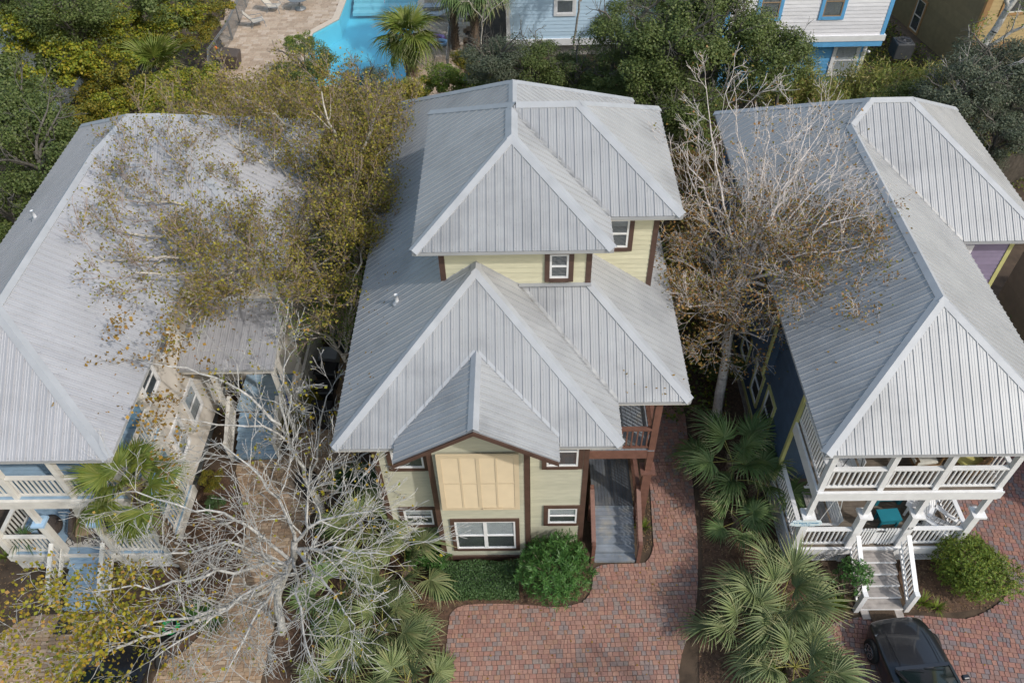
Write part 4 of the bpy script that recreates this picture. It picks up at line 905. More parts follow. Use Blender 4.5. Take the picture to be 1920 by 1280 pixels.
# grey side fence and second run of railing beside the path
FN = thing('side_fence', 'grey-cream boarded fence run beside the dark bins along the cream house', 'fence', (-7.9, 20, 0)); WLK = []
for i in range(26):
    y = 17.2 + i * .165; q = MB(); q.box(-8.02, -7.995, y, y + .15, .05, 1.5); obj('fence_board', q, M['off_white'], FN)
q = MB(); q.box(-8.06, -7.96, 17.15, 21.5, 1.5, 1.54); q.box(-8.05, -8.03, 17.15, 21.5, .35, .43); obj('fence_rail', q, M['off_white'], FN)
pipe((-15.22, 19.81, 6.5 + (-15.22 + 17.1) * .68), 'white vent pipe on the left slope of the cream house roof')
# things on its porch
t = thing('wicker_armchair', 'dark wicker armchair with beige cushion on the lower porch of the cream house', 'chair', (-13.72, 12.86, .9), None, R(18))
q = MB(); q.box(-.42, .42, -.38, .38, .03, .30); q.hexa([(-.42, .30, .3), (.42, .30, .3), (.42, .42, .3), (-.42, .42, .3), (-.42, .44, .95), (.42, .44, .95), (.42, .54, .95), (-.42, .54, .95)])
for sx in (-.42, .42): q.box(sx - .07, sx + .07, -.38, .40, .03, .62)
obj('frame', q, M['wicker_dark'], t, bevel=.03)
q = MB(); q.box(-.34, .34, -.40, .28, .305, .44); obj('seat_cushion', q, M['cushion'], t, bevel=.035); q = MB(); q.hexa([(-.3, .20, .45), (.3, .20, .45), (.3, .32, .45), (-.3, .32, .45), (-.3, .32, .85), (.3, .32, .85), (.3, .44, .85), (-.3, .44, .85)]); obj('back_cushion', q, M['cushion_white'], t, bevel=.04)
t = thing('porch_rug', 'cream rug with black lattice lines in front of the wicker armchair', 'rug', (-13.8, 12.75, .9))
q = MB(); q.box(-14.4, -13.25, 12.25, 13.5, .903, .911); obj('pile', q, M['rug'], t); q = MB()
for i in range(-8, 9):
    for sg in (1, -1):
        pa = []
        for k in range(9):
            x = -14.4 + 1.15 * k / 8; y = 12.25 + i * .18 + sg * 1.25 * k / 8 + (.05 if k % 2 else 0)
            pa.append((x, y))
        for a, b in zip(pa, pa[1:]):
            if 12.27 < a[1] < 13.48 and 12.27 < b[1] < 13.48:
                d = Vector((b[0] - a[0], b[1] - a[1], 0)).normalized() * .011; s = (-d.y, d.x); z = .9125 if sg > 0 else .9128
                q.poly([(a[0] - s[0], a[1] - s[1], z), (b[0] - s[0], b[1] - s[1], z), (b[0] + s[0], b[1] + s[1], z), (a[0] + s[0], a[1] + s[1], z)])
obj('pattern', q, M['rug_line'], t)
t = thing('footstool', 'low brown round pouf on the far left of the blue porch floor', 'stool', (-15.0, 12.9, .9)); q = MB(); q.lathe((-15.0, 12.9, .9), [(.30, 0), (.36, .12), (.34, .3), (.2, .36)], 16); obj('seat', q, M['wicker_dark'], t, True)
t = thing('pot', 'brown round pot standing on the blue porch floor by the stair', 'pot', (-12.95, 12.2, .9)); q = MB(); q.lathe((-12.95, 12.25, .9), [(.12, 0), (.19, .16), (.2, .28), (.15, .28), (.14, .2)], 14); obj('vessel', q, M['terracotta'], t, True)

# ================================================================ bins, boxes and machines between the houses
def bin_(x, y, rz, label, m='black'):
    t = thing('wheelie_bin', label, 'bin', (x, y, 0), 'bins beside the tan path', rz)
    q = MB(); q.hexa([(-.24, -.28, .06), (.24, -.28, .06), (.24, .28, .06), (-.24, .28, .06), (-.31, -.36, .98), (.31, -.36, .98), (.31, .36, .98), (-.31, .36, .98)]); obj('tub', q, M[m], t, bevel=.03)
    q = MB(); q.hexa([(-.34, -.41, .985), (.34, -.41, .985), (.34, .40, 1.02), (-.34, .40, 1.02), (-.30, -.36, 1.07), (.30, -.36, 1.07), (.30, .37, 1.09), (-.30, .37, 1.09)]); obj('lid', q, M[m], t, bevel=.02)
    for sx in (-.27, .27): q = MB(); q.tube([(sx - .03, .30, .11), (sx + .03, .30, .11)], .11, 12); obj('wheel', q, M['rubber'], t)
    q = MB(); q.tube([(-.25, .44, .95), (.25, .44, .95)], .02, 6); obj('handle', q, M[m], t)
bin_(-7.35, 19.4, R(85), 'black wheelie bin, farthest of the three, next to the white-topped box'); bin_(-7.3, 18.5, R(92), 'black wheelie bin standing between two other black bins'); bin_(-7.25, 17.55, R(86), 'black wheelie bin nearest the yellow-leaved shrub')
t = thing('black_sack', 'black plastic sack and tub on the tan path by the silver trunk', 'sack', (-7.45, 15.0, 0)); q = MB(); q.lathe((-7.45, 15.0, .05), [(.26, 0), (.38, .12), (.40, .30), (.33, .50), (.16, .62), (.06, .66)], 14); obj('sack_body', q, M['black'], t, True)
q = MB(); q.lathe((-7.15, 14.45, .05), [(.2, 0), (.27, .3), (.28, .34), (.22, .34), (.2, .1)], 14); obj('tub', q, M['black'], t, True)
t = thing('storage_box', 'pale grey plastic storage box with lid behind the bins', 'box', (-7.5, 20.5, 0)); q = MB(); q.box(-7.82, -7.2, 20.2, 20.75, .05, .62); obj('box_body', q, M['grey'], t, bevel=.03); q = MB(); q.box(-7.86, -7.16, 20.16, 20.79, .625, .70); obj('lid', q, M['grey'], t, bevel=.02)
def ac_unit(x, y, label, grp='outdoor air conditioners', z=0.05):
    t = thing('air_conditioner', label, 'air conditioner', (x, y, z), grp); q = MB(); q.box(x - .48, x + .48, y - .48, y + .48, z, z + .92)
    obj('cabinet', q, M['metal_dark'], t, bevel=.06)
    q = MB()
    for k in range(14):
        zz = z + .1 + k * .055
        q.box(x - .49, x + .49, y - .49, y - .483, zz, zz + .03); q.box(x - .497, x - .484, y - .47, y + .47, zz, zz + .03)
    obj('louvres', q, M['metal_dark'], t, kind=None)
    q = MB(); q.lathe((x, y, z + .922), [(.42, 0), (.42, .03), (.36, .05), (.34, .02), (.08, .03), (.08, .06)], 20); obj('fan_grille', q, M['metal_dark'], t, True)
    q = MB()
    for k in range(10):
        a = 2 * math.pi * k / 10; q.beam((x + .08 * math.cos(a), y + .08 * math.sin(a), z + .965), (x + .37 * math.cos(a), y + .37 * math.sin(a), z + .965), .012, .01)
    obj('fan_guard', q, M['black'], t)
ac_unit(21.5, 42.9, 'dark air conditioner behind the bamboo, beside the olive house', z=.6); ac_unit(-6.95, 21.5, 'grey round-topped air conditioner close to the left wall of the yellow cottage'); ac_unit(5.0, 22.6, 'air conditioner half hidden under the russet tree'); ac_unit(16.75, 17.2, 'air conditioner at the right picture edge behind the blue house')
t = thing('backpack', 'royal blue bag hanging by the side entry of the cream house', 'bag', (-8.3, 17.9, 1.2)); q = MB(); q.hexa([(-8.5, 17.7, 1.0), (-8.2, 17.7, 1.0), (-8.2, 18.1, 1.0), (-8.5, 18.1, 1.0), (-8.42, 17.75, 1.55), (-8.25, 17.75, 1.55), (-8.25, 18.0, 1.55), (-8.42, 18.0, 1.55)]); obj('bag_body', q, M['blue_cloth'], t, bevel=.05)

# ================================================================ cars
def car(loc, rz, paint, label):
    """front points along local +y"""
    t = thing('parked_car', label, 'car', loc, None, rz)
    # lofted lower body: sections along y: (y, half width bottom, half width shoulder, z bottom, z shoulder, z centre)
    sec = [(2.20, .55, .60, .30, .52, .60), (2.12, .72, .74, .22, .60, .70), (1.85, .82, .84, .19, .70, .80), (1.45, .86, .88, .19, .77, .885), (1.0, .86, .90, .19, .82, .94), (.55, .86, .905, .19, .86, .985),
           (.1, .86, .91, .19, .89, 1.00), (-.6, .86, .91, .19, .90, 1.0), (-1.3, .87, .92, .19, .93, 1.0), (-1.9, .85, .88, .22, .93, .99), (-2.25, .76, .78, .32, .86, .90)]
    q = MB(); k = 13; n0 = 0
    for y, wb, ws, zb, zs, zc in sec:
        ring = []
        for j in range(k):
            u = j / (k - 1) * 2 - 1          # -1..1 over the top
            if j == 0: ring.append((-wb, y, zb))
            elif j == k - 1: ring.append((wb, y, zb))
            elif j in (1, k - 2): s = -1 if j == 1 else 1; ring.append((s * (ws + .01), y, zb + (zs - zb) * .45))
            elif j in (2, k - 3): s = -1 if j == 2 else 1; ring.append((s * ws, y, zs - .05))
            else:
                a = (j - 6) / 3.0; ring.append((a * (ws - .05), y, zc - (zc - zs) * abs(a) ** 2.2 + (.018 if abs(abs(a) - .667) < .01 and y > .4 else 0)))
        q.v.extend(ring)
    for i in range(len(sec) - 1):
        for j in range(k - 1): q.f.append((i * k + j, (i + 1) * k + j, (i + 1) * k + j + 1, i * k + j + 1))
    q.f.append(tuple(range(k))); q.f.append(tuple((len(sec) - 1) * k + j for j in reversed(range(k))))
    b = obj('body', q, M[paint], t, True); sb = b.modifiers.new('sub', 'SUBSURF'); sb.levels = 2; sb.render_levels = 2
    # greenhouse
    q = MB(); top = [(.62, .22, 1.005), (.66, -.35, 1.0)]
    A = [(-.74, .62, .955), (.74, .62, .955), (.80, -.3, 1.0), (.80, -1.35, 1.0), (-.80, -1.35, 1.0), (-.80, -.3, 1.0)]
    B = [(-.56, -.22, 1.36), (.56, -.22, 1.36), (.60, -.6, 1.41), (.56, -1.15, 1.36), (-.56, -1.15, 1.36), (-.60, -.6, 1.41)]
    q.v.extend(A + B); q.f += [(0, 1, 7, 6), (1, 2, 8, 7), (2, 3, 9, 8), (3, 4, 10, 9), (4, 5, 11, 10), (5, 0, 6, 11)]
    obj('windows', q, M['car_glass'], t, False)
    q = MB(); q.v.extend([(x * 1.01, y + (.02 if i < 2 else 0), z + .005) for i, (x, y, z) in enumerate(B)]); q.v.extend([(x * .86, y, z + .045) for x, y, z in B]); q.f += [(6, 7, 8, 9, 10, 11)] + [(i, (i + 1) % 6, 6 + (i + 1) % 6, 6 + i) for i in range(6)]
    obj('roof', q, M[paint], t, True)
    q = MB()
    for s in (-1, 1): q.beam((s * .755, .63, .96), (s * .57, -.24, 1.375), .07, .04)
    q.beam((-.75, .66, .965), (.75, .66, .965), .10, .03); obj('windscreen_pillars', q, M[paint], t)
    q = MB(); q.beam((-.55, .60, .985), (-.05, .50, 1.04), .02, .015); q.beam((.02, .60, .985), (.5, .50, 1.04), .02, .015); obj('wipers', q, M['black'], t)
    q = MB(); q.box(-.42, .42, 2.17, 2.215, .40, .52); obj('grille', q, M['black'], t, bevel=.01)
    for s in (-1, 1):
        q = MB(); q.hexa([(s * .52, 2.02, .56), (s * .80, 1.80, .60), (s * .81, 1.70, .70), (s * .52, 1.95, .68), (s * .52, 2.06, .60), (s * .80, 1.84, .64), (s * .80, 1.66, .745), (s * .50, 1.90, .735)]); obj('headlight', q, M['grey'], t)
        q = MB(); q.box(s * .99 - .10, s * .99 + .10, .18, .32, .93, 1.06); obj('wing_mirror', q, M[paint], t, bevel=.04)
        for y in (1.42, -1.42):
            q = MB(); q.lathe((0, 0, 0), [(.20, -.10), (.31, -.11), (.335, -.06), (.335, .06), (.31, .11), (.20, .10)], 24); q.v = [(s * .86 + z, y + a, .335 + b_) for a, b_, z in q.v]
            W_ = obj('wheel', q, M['rubber'], t, True)
            q = MB(); X = s * .965
            for j in range(7):
                a = 2 * math.pi * j / 7; q.beam((X, y + .04 * math.cos(a), .335 + .04 * math.sin(a)), (X, y + .21 * math.cos(a), .335 + .21 * math.sin(a)), .03, .05, up=(1, 0, 0))
            for j in range(20):
                a = 2 * math.pi * j / 20; a2 = 2 * math.pi * (j + 1) / 20; q.beam((X, y + .205 * math.cos(a), .335 + .205 * math.sin(a)), (X, y + .205 * math.cos(a2), .335 + .205 * math.sin(a2)), .025, .06, up=(1, 0, 0))
            rim = obj('rim', q, M['chrome'], t); 
            mw_ = W_.location.copy(); rim.parent = W_; rim.location = rim.location - mw_
    q = MB(); q.beam((-.55, 1.72, .855), (-.57, .75, .985), .02, .012); q.beam((.55, 1.72, .855), (.57, .75, .985), .02, .012)
    obj('bonnet_crease', q, M[paint], t)
    return t
car((10.72, 7.72, .05), R(5.5), 'car_paint', 'dark grey car with its bonnet towards the white stair, cut by the picture edge')
car((-11.6, 7.75, .05), R(-8), 'car_black', 'black car half hidden under the yellow-leaved branches at bottom left')
t = thing('bucket', 'black tub with a coiled green hose beside the black car', 'tub', (-10.45, 9.85, .05)); q = MB(); q.lathe((-10.45, 9.85, .05), [(.27, 0), (.33, .45), (.34, .48), (.29, .48), (.26, .1)], 16); obj('tub', q, M['black'], t, True)
q = MB(); pts = [(-10.45 + .22 * math.cos(a * .5) * (1 - .0 * a), 9.85 + .22 * math.sin(a * .5), .46 + .006 * a) for a in range(40)]; q.tube(pts, .022, 6); obj('hose', q, M['green_hose'], t, True)
for (x, y, z, m, lb) in ((-12.3, 9.75, .05, 'red_plastic', 'dark red plastic crate beside the black mat under yellow leaves'),):
    t = thing('crate', lb, 'crate', (x, y, z)); q = MB(); q.box(x - .32, x + .32, y - .22, y + .22, z, z + .05)
    for k in range(4):
        zz = z + .07 + k * .08; q.box(x - .32, x + .32, y - .22, y - .20, zz, zz + .055); q.box(x - .32, x + .32, y + .20, y + .22, zz, zz + .055); q.box(x - .32, x - .30, y - .195, y + .195, zz, zz + .055); q.box(x + .30, x + .32, y - .195, y + .195, zz, zz + .055)
    for sx in (-.31, .31):
        for sy in (-.21, .21): q.box(x + sx - .02, x + sx + .02, y + sy - .02, y + sy + .02, z + .05, z + .40)
    obj('crate_sides', q, M[m], t)
# ================================================================ the pool behind
POOL = [(-12.3, 49.2), (-11.6, 50.6), (-11.2, 58), (-6.75, 58), (-6.75, 45.4), (-7.2, 43.0), (-11.0, 43.0), (-12.3, 45.6)]
POOL = [(-11.55, 49.6), (-11.3, 62), (-6.85, 62), (-6.6, 45.5), (-6.5, 41.2), (-12.4, 41.2), (-12.9, 47.7)]
def ring(pts, d):
    n = len(pts); out = []
    for i in range(n):
        a, b, c = Vector(pts[i - 1]), Vector(pts[i]), Vector(pts[(i + 1) % n])
        e1 = (b - a).normalized(); e2 = (c - b).normalized(); n1 = Vector((e1.y, -e1.x)); n2 = Vector((e2.y, -e2.x)); m = (n1 + n2).normalized()
        out.append(tuple(b + m * d / max(.3, m.dot(n1))))
    return out
area = sum(POOL[i - 1][0] * POOL[i][1] - POOL[i][0] * POOL[i - 1][1] for i in range(len(POOL)))
if area < 0: POOL.reverse()
DECK = [(-20.0, 66), (-19.0, 50), (-18.0, 44.5), (-16.0, 39.5), (-3.6, 39.5), (-3.5, 46), (-2.2, 66)]
OUT = ring(POOL, .42); ZP = .30
pl = thing('swimming_pool', 'turquoise swimming pool with pale coping and steps at its far end', 'pool', (-9, 50, 0))
q = MB(); q.poly([(x, y, -1.0) for x, y in POOL])
for i in range(len(POOL)):
    a, b = POOL[i], POOL[(i + 1) % len(POOL)]; q.poly([(a[0], a[1], -1.0), (b[0], b[1], -1.0), (b[0], b[1], ZP), (a[0], a[1], ZP)])
obj('basin', q, M['pool_tile'], pl)
q = MB()
for i in range(len(POOL)):
    j = (i + 1) % len(POOL); a, b, c, d = POOL[i], POOL[j], OUT[j], OUT[i]
    q.poly([(a[0], a[1], ZP + .03), (b[0], b[1], ZP + .03), (c[0], c[1], ZP + .03), (d[0], d[1], ZP + .03)]); q.poly([(a[0], a[1], ZP - .05), (b[0], b[1], ZP - .05), (b[0], b[1], ZP + .03), (a[0], a[1], ZP + .03)])
    q.poly([(c[0], c[1], ZP - .05), (c[0], c[1], ZP + .03), (d[0], d[1], ZP + .03), (d[0], d[1], ZP - .05)])
obj('coping', q, M['coping'], pl)
q = MB(); q.poly([(x, y, ZP - .14) for x, y in POOL]); obj('water', q, M['water'], pl)
for i in range(4): q = MB(); y = 52.3 + i * .5; q.box(-11.2, -6.85, y, 62, -.75 + i * .2, -.55 + i * .2); obj('step', q, M['pool_step'], pl)
q = MB(); q.tube([(-8.9, 51.9, .25), (-8.9, 52.1, 1.0), (-8.9, 53.2, 1.15), (-8.9, 53.9, .3)], .025, 7); obj('handrail', q, M['chrome'], pl, True)
# deck of small stone pavers laid round the pool
mb = MB()
for pl_ in ([(-20, 66), (-19, 50), (-18, 44.5), (-16, 39.5), (-9, 39.5), (-9, 41.15), (-12.45, 41.15), (-12.95, 47.7), (-11.6, 49.6), (-11.35, 62.1), (-9, 62.1), (-9, 66)], [(-9, 39.5), (-3.6, 39.5), (-3.5, 46), (-2.2, 66), (-9, 66), (-9, 62.1), (-6.8, 62.1), (-6.55, 45.5), (-6.45, 41.15), (-9, 41.15)]): mb.poly([(x, y, .006) for x, y in pl_])
S = tag(obj('pool_deck', mb, M['joint']), kind='structure'); near = []; rest = MB(); rg = random.Random(3); y = 39.6
while y < 60:
    x = -20 + rg.random() * .3
    while x < -2:
        w = rg.choice((.3, .45, .45, .6))
        if inside(DECK, x + w / 2, y + .15) and not inside(OUT, x + w / 2, y + .15): near.append((x, x + w, y, y + .3))
        x += w
    y += .3
near.sort(key=lambda t: t[2] if (px(((t[0] + t[1]) / 2, t[2], .3)) or (0, -9))[1] > 0 else 99)
near2 = [t for t in near if t[0] < -12 or (t[2] > 46 and t[0] > -6.8)]; st = set(near2[:298])
for t in near:
    if t in st: q = MB(); paver_mesh(q, *t, ZP + rg.uniform(-.004, .004), th=.3, ch=.012, g=.006); obj('paver', q, M['deck_stone'], S)
    else: paver_mesh(rest, *t, ZP + rg.uniform(-.004, .004), th=.3, ch=.012, g=.006)
obj('pavers', rest, M['deck_stone'], S, kind='stuff')
# pool fence, chairs, table, loungers
def bar_fence(pts, label, h=1.35, gap=.14, m='fence_metal', z=.1):
    t = thing('pool_fence', label, 'fence', (pts[0][0], pts[0][1], 0), 'metal fences round the pool')
    rails = MB(); bars = MB()
    for (a, b) in zip(pts, pts[1:]):
        a = Vector((a[0], a[1], z)); b = Vector((b[0], b[1], z)); L = (b - a).length
        for zz in (.12, h - .1, h): rails.beam(a + Vector((0, 0, zz)), b + Vector((0, 0, zz)), .035, .04)
        n = int(L / gap)
        for i in range(n): p = a + (b - a) * (i / n); bars.box(p.x - .009, p.x + .009, p.y - .009, p.y + .009, p.z + .1, p.z + h)
        for i in range(int(L / 2.2) + 1):
            p = a + (b - a).normalized() * i * 2.2; q = MB(); q.box(p.x - .03, p.x + .03, p.y - .03, p.y + .03, 0, p.z + h + .06); obj('post', q, M[m], t)
    obj('rail', rails, M[m], t); obj('bars', bars, M[m], t, kind='stuff'); return t
bar_fence([(-18.1, 56), (-17.75, 47), (-18.05, 43.6), (-17.2, 40.5)], 'grey metal fence on the thicket side of the pool, running down past the dark cart')
bar_fence([(-4.3, 49), (-4.2, 42)], 'grey metal fence between the pool and the pale blue house, behind the round palm')
def sling_chair(x, y, rz, label):
    t = thing('sling_chair', label, 'chair', (x, y, ZP), 'beige sling chairs by the pool', rz); q = MB()
    for s in (-.3, .3):
        q.tube([(s, -.45, 0), (s, -.38, .42), (s, .25, .36), (s, .75, 1.0)], .022, 6); q.tube([(s, -.38, .42), (s, -.3, .62), (s, .42, .62)], .02, 6); q.tube([(s, .45, 0), (s, .2, .37)], .022, 6)
    obj('frame', q, M['fence_metal'], t, True)
    q = MB(); q.hexa([(-.28, -.4, .41), (.28, -.4, .41), (.28, .25, .35), (-.28, .25, .35), (-.28, -.4, .425), (.28, -.4, .425), (.28, .25, .365), (-.28, .25, .365)]); obj('seat', q, M['mesh_fabric'], t)
    q = MB(); q.hexa([(-.28, .25, .35), (.28, .25, .35), (.28, .75, 1.0), (-.28, .75, 1.0), (-.28, .235, .365), (.28, .235, .365), (.28, .735, 1.01), (-.28, .735, 1.01)]); obj('backrest', q, M['mesh_fabric'], t)
sling_chair(-16.55, 48.9, R(110), 'beige sling chair nearer to the pool fence corner'); sling_chair(-15.9, 50.9, R(80), 'beige sling chair standing closest to the round table')
t = thing('parasol_table', 'round grey patio table with a pole through its middle, on the pool deck', 'table', (-14.3, 51.2, ZP)); q = MB(); q.lathe((-14.3, 51.2, ZP + .70), [(.02, -.02), (.66, -.01), (.68, .02), (.05, .03)], 28); obj('tabletop', q, M['fence_metal'], t)
q = MB(); q.lathe((-14.3, 51.2, ZP), [(.36, 0), (.36, .05), (.07, .08), (.05, .2), (.05, .68)], 20); obj('base', q, M['fence_metal'], t, True); q = MB(); q.tube([(-14.3, 51.2, ZP + .73), (-14.3, 51.2, ZP + 2.4)], .03, 8); obj('pole', q, M['wicker'], t, True)
for i in range(2):
    x, y = -5.35, 50.6 - i * 1.25
    t = thing('sun_lounger', ('grey sling lounger on the right pool side, the farther of two', 'grey sling lounger on the right pool side, the nearer of two')[i], 'lounger', (x, y, ZP), 'loungers by the pool'); q = MB()
    for s in (-.32, .32): q.box(x - .9, x + .9, y + s - .02, y + s + .02, ZP + .30, ZP + .35); [q.box(x + k - .02, x + k + .02, y + s - .02, y + s + .02, ZP, ZP + .30) for k in (-.8, .2, .8)]
    obj('frame', q, M['fence_metal'], t); q = MB(); q.box(x - .88, x + .2, y - .30, y + .30, ZP + .33, ZP + .345); q.hexa([(x + .2, y - .3, ZP + .33), (x + .85, y - .3, ZP + .6), (x + .85, y + .3, ZP + .6), (x + .2, y + .3, ZP + .33), (x + .2, y - .3, ZP + .345), (x + .85, y - .3, ZP + .615), (x + .85, y + .3, ZP + .615), (x + .2, y + .3, ZP + .345)]); obj('sling', q, M['grey'], t)
t = thing('cart', 'dark canvas cart with an orange cap beside the pool fence', 'cart', (-16.75, 43.6, ZP)); q = MB(); q.hexa([(-17.2, 43.2, .45), (-16.4, 43.2, .45), (-16.4, 44.0, .45), (-17.2, 44.0, .45), (-17.3, 43.1, 1.35), (-16.3, 43.1, 1.2), (-16.3, 44.1, 1.2), (-17.3, 44.1, 1.35)]); obj('tub', q, M['wicker_dark'], t, bevel=.06)
q = MB(); q.tube([(-17.3, 43.2, 1.3), (-17.35, 43.0, 1.7), (-17.35, 44.2, 1.7), (-17.3, 44.0, 1.3)], .025, 6); obj('handle', q, M['metal_dark'], t, True); q = MB(); q.lathe((-17.35, 43.1, 1.7), [(.09, 0), (.1, .1), (.04, .16)], 10); obj('cap', q, M['orange'], t, True)
for i, (x, y, m, lb) in enumerate(((-5.15, 46.6, 'lavender', 'lilac pool float lying by the fence'), (-4.9, 46.0, 'cap_blue', 'light blue pool float lying behind the round palm'))):
    t = thing('pool_float', lb, 'pool float', (x, y, ZP + .05)); q = MB(); q.tube([(x + .5 * math.cos(a * .6283) , y + .32 * math.sin(a * .6283), ZP + .10) for a in range(11)], .10, 8); obj('float_body', q, M[m], t, True)
# ================================================================ houses at the back
def sided(house, a, b, z0, z1, m, exp=.17, name='wall'): q = MB(); siding(q, a, b, z0, z1, exp); return obj(name, q, M[m], house)
H = thing('pale_blue_house', 'pale blue clapboard house with white corner boards beyond the pool fence', 'house', (3.6, 48, 0))
sided(H, (-.75, 44.7), (8.0, 44.7), 1.15, 9, 'pale_blue', .21); sided(H, (8.0, 44.7), (8.0, 56), 1.15, 9, 'pale_blue', .21); sided(H, (-.75, 56), (-.75, 44.7), 1.15, 9, 'pale_blue', .21)
q = MB(); q.box(-.85, 8.1, 44.58, 44.69, .78, 1.16); obj('skirt_board', q, M['white'], H); q = MB(); q.box(-.6, 7.9, 44.95, 55, 0, .9); obj('foundation', q, M['concrete'], H)
for x in (-.72, 7.97): trim(x, 44.7, 1.16, 9, .11, .04, 'white', H)
window(H, (2.05, 44.684, 2.65), *f_, .95, 1.5, 'white', blind=.95, cw=.16, blind_m='blind_grey'); window(H, (6.1, 44.684, 2.95), *f_, .95, 1.5, 'white', blind=.6, cw=.16, blind_m='blind_grey')
q = MB(); q.box(-1.2, 8.5, 44.2, 56.5, 9.0, 9.15); q.hexa([(-1.2, 44.2, 9.15), (8.5, 44.2, 9.15), (8.5, 56.5, 9.15), (-1.2, 56.5, 9.15), (2.9, 49, 11.5), (4.4, 49, 11.5), (4.4, 52, 11.5), (2.9, 52, 11.5)]); obj('roof', q, M['flash'], H)
H = thing('white_blue_house', 'white clapboard house with bright blue ground floor and window trim', 'house', (15, 44, 0))
sided(H, (10.5, 40.0), (18.85, 40.0), 3.3, 9, 'white_siding', .19); sided(H, (18.85, 40.0), (18.85, 52), 3.3, 9, 'white_siding', .19); sided(H, (10.5, 52), (10.5, 40), 3.3, 9, 'white_siding', .19)
q = MB(); q.box(10.4, 18.97, 39.90, 39.985, 3.02, 3.32); q.box(18.86, 18.97, 39.99, 52, 3.02, 3.32); obj('belt_board', q, M['white'], H)
q = MB(); q.box(10.45, 18.9, 39.93, 39.99, 2.72, 3.015); q.box(10.5, 18.8, 40.0, 51.9, 2.74, 2.98); obj('band_board', q, M['sky_blue'], H)
sided(H, (10.8, 40.55), (18.45, 40.55), .1, 2.75, 'sky_blue', .19); sided(H, (18.45, 40.55), (18.45, 51), .1, 2.75, 'sky_blue', .19)
trim(18.78, 40.0, 3.33, 9, .10, .035, 'sky_blue', H); trim(18.38, 40.55, .1, 2.7, .10, .035, 'white', H); trim(10.6, 40.0, 3.33, 9, .10, .035, 'sky_blue', H)
window(H, (15.4, 39.984, 4.35), *f_, .95, 1.6, 'sky_blue', sash='cushion', blind=.95, cw=.17, blind_m='blind_grey'); window(H, (16.85, 40.534, .9), *f_, 1.15, 1.55, 'white', blind=.95, cw=.15, blind_m='blind')
window(H, (12.2, 39.984, 4.35), *f_, .95, 1.6, 'sky_blue', sash='cushion', blind=.95, cw=.17, blind_m='blind_grey')
q = MB(); q.lathe((18.3, 40.35, 2.15), [(.07, 0), (.10, .08), (.05, .12)], 8); q.lathe((18.52, 40.35, 2.15), [(.07, 0), (.10, .08), (.05, .12)], 8); obj('floodlight', q, M['white'], H)
q = MB(); q.box(10, 19.3, 39.5, 52.5, 9, 9.2); q.hexa([(10, 39.5, 9.2), (19.3, 39.5, 9.2), (19.3, 52.5, 9.2), (10, 52.5, 9.2), (14, 44, 11.6), (15.4, 44, 11.6), (15.4, 48, 11.6), (14, 48, 11.6)]); obj('roof', q, M['flash'], H)
H = thing('mustard_house', 'mustard and olive clapboard house with tan trim at the top right corner', 'house', (26, 46, 0))
sided(H, (21.9, 56), (24.4, 41.3), .3, 9, 'olive', .24); sided(H, (24.4, 41.3), (33, 42.6), 1.9, 9, 'mustard', .24); sided(H, (24.5, 42.0), (33, 43.2), .2, 1.9, 'olive', .24)
trim(24.42, 41.3, .3, 9, .14, .10, 'tan_trim', H); q = MB(); q.beam((24.4, 41.25, 1.86), (33, 42.55, 1.86), .10, .26); obj('belt_board', q, M['tan_trim'], H)
d1 = Vector((2.5, -14.7, 0)).normalized(); n1 = Vector((d1.y, -d1.x, 0)); d2 = Vector((8.6, 1.3, 0)).normalized(); n2 = Vector((d2.y, -d2.x, 0))
o1 = Vector((21.9, 56, 0)) + d1 * 9.4 + n1 * .02; window(H, (o1.x, o1.y, .45), d1, n1, .8, 1.75, 'tan_trim', sash='cushion_white', blind=0, cw=.12)
o2 = Vector((24.4, 41.3, 0)) + d2 * 1.0 + n2 * .02; window(H, (o2.x, o2.y, 3.65), d2, n2, 1.3, 1.4, 'tan_trim', sash='cushion_white', blind=0, cw=.14)
o3 = Vector((24.5, 42.0, 0)) + d2 * 1.0 + n2 * .02; window(H, (o3.x, o3.y, .3), d2, n2, .8, 1.2, 'tan_trim', sash='cushion_white', blind=.3, cw=.12)
q = MB(); q.v = [(21.5, 56, 9), (24.0, 40.9, 9), (33, 42.2, 9), (33, 56, 9), (21.5, 56, 9.25), (24.0, 40.9, 9.25), (33, 42.2, 9.25), (33, 56, 9.25)]; q.f = [(0, 3, 2, 1), (4, 5, 6, 7), (0, 1, 5, 4), (1, 2, 6, 5), (2, 3, 7, 6), (3, 0, 4, 7)]; obj('roof', q, M['flash'], H)
q = MB(); q.box(21.72, 22.0, 46.0, 46.9, 2.6, 3.6); obj('meter_box', q, M['grey'], H)
H = thing('shed', 'small white flat-roofed structure showing through the thicket at the left edge', 'shed', (-27.5, 41, 0)); q = MB(); q.box(-29.4, -25.4, 39.5, 42.5, 0, 3.5); obj('wall', q, M['white'], H); q = MB(); q.box(-29.6, -25.2, 39.3, 42.7, 3.51, 3.7); obj('roof', q, M['white'], H)
H = thing('tan_house', 'olive tan house wall at the right edge behind the blue house', 'house', (21, 20, 0)); sided(H, (18.0, 22), (18.0, 12.5), .4, 4.2, 'olive', .2); q = MB(); q.box(18.02, 24, 12.5, 22, .4, 4.25); obj('core', q, M['olive'], H); q = MB(); q.box(17.9, 17.98, 12.5, 22, .3, .55); obj('skirt_board', q, M['off_white'], H)
q = MB(); q.box(17.95, 24.5, 12, 22.1, 4.26, 4.4); obj('roof', q, M['flash'], H)
lattice(HR, (13.05, 19.95, 0), (15.85, 19.95, 0), .0, .52, 'deck_wood', gap=.16)
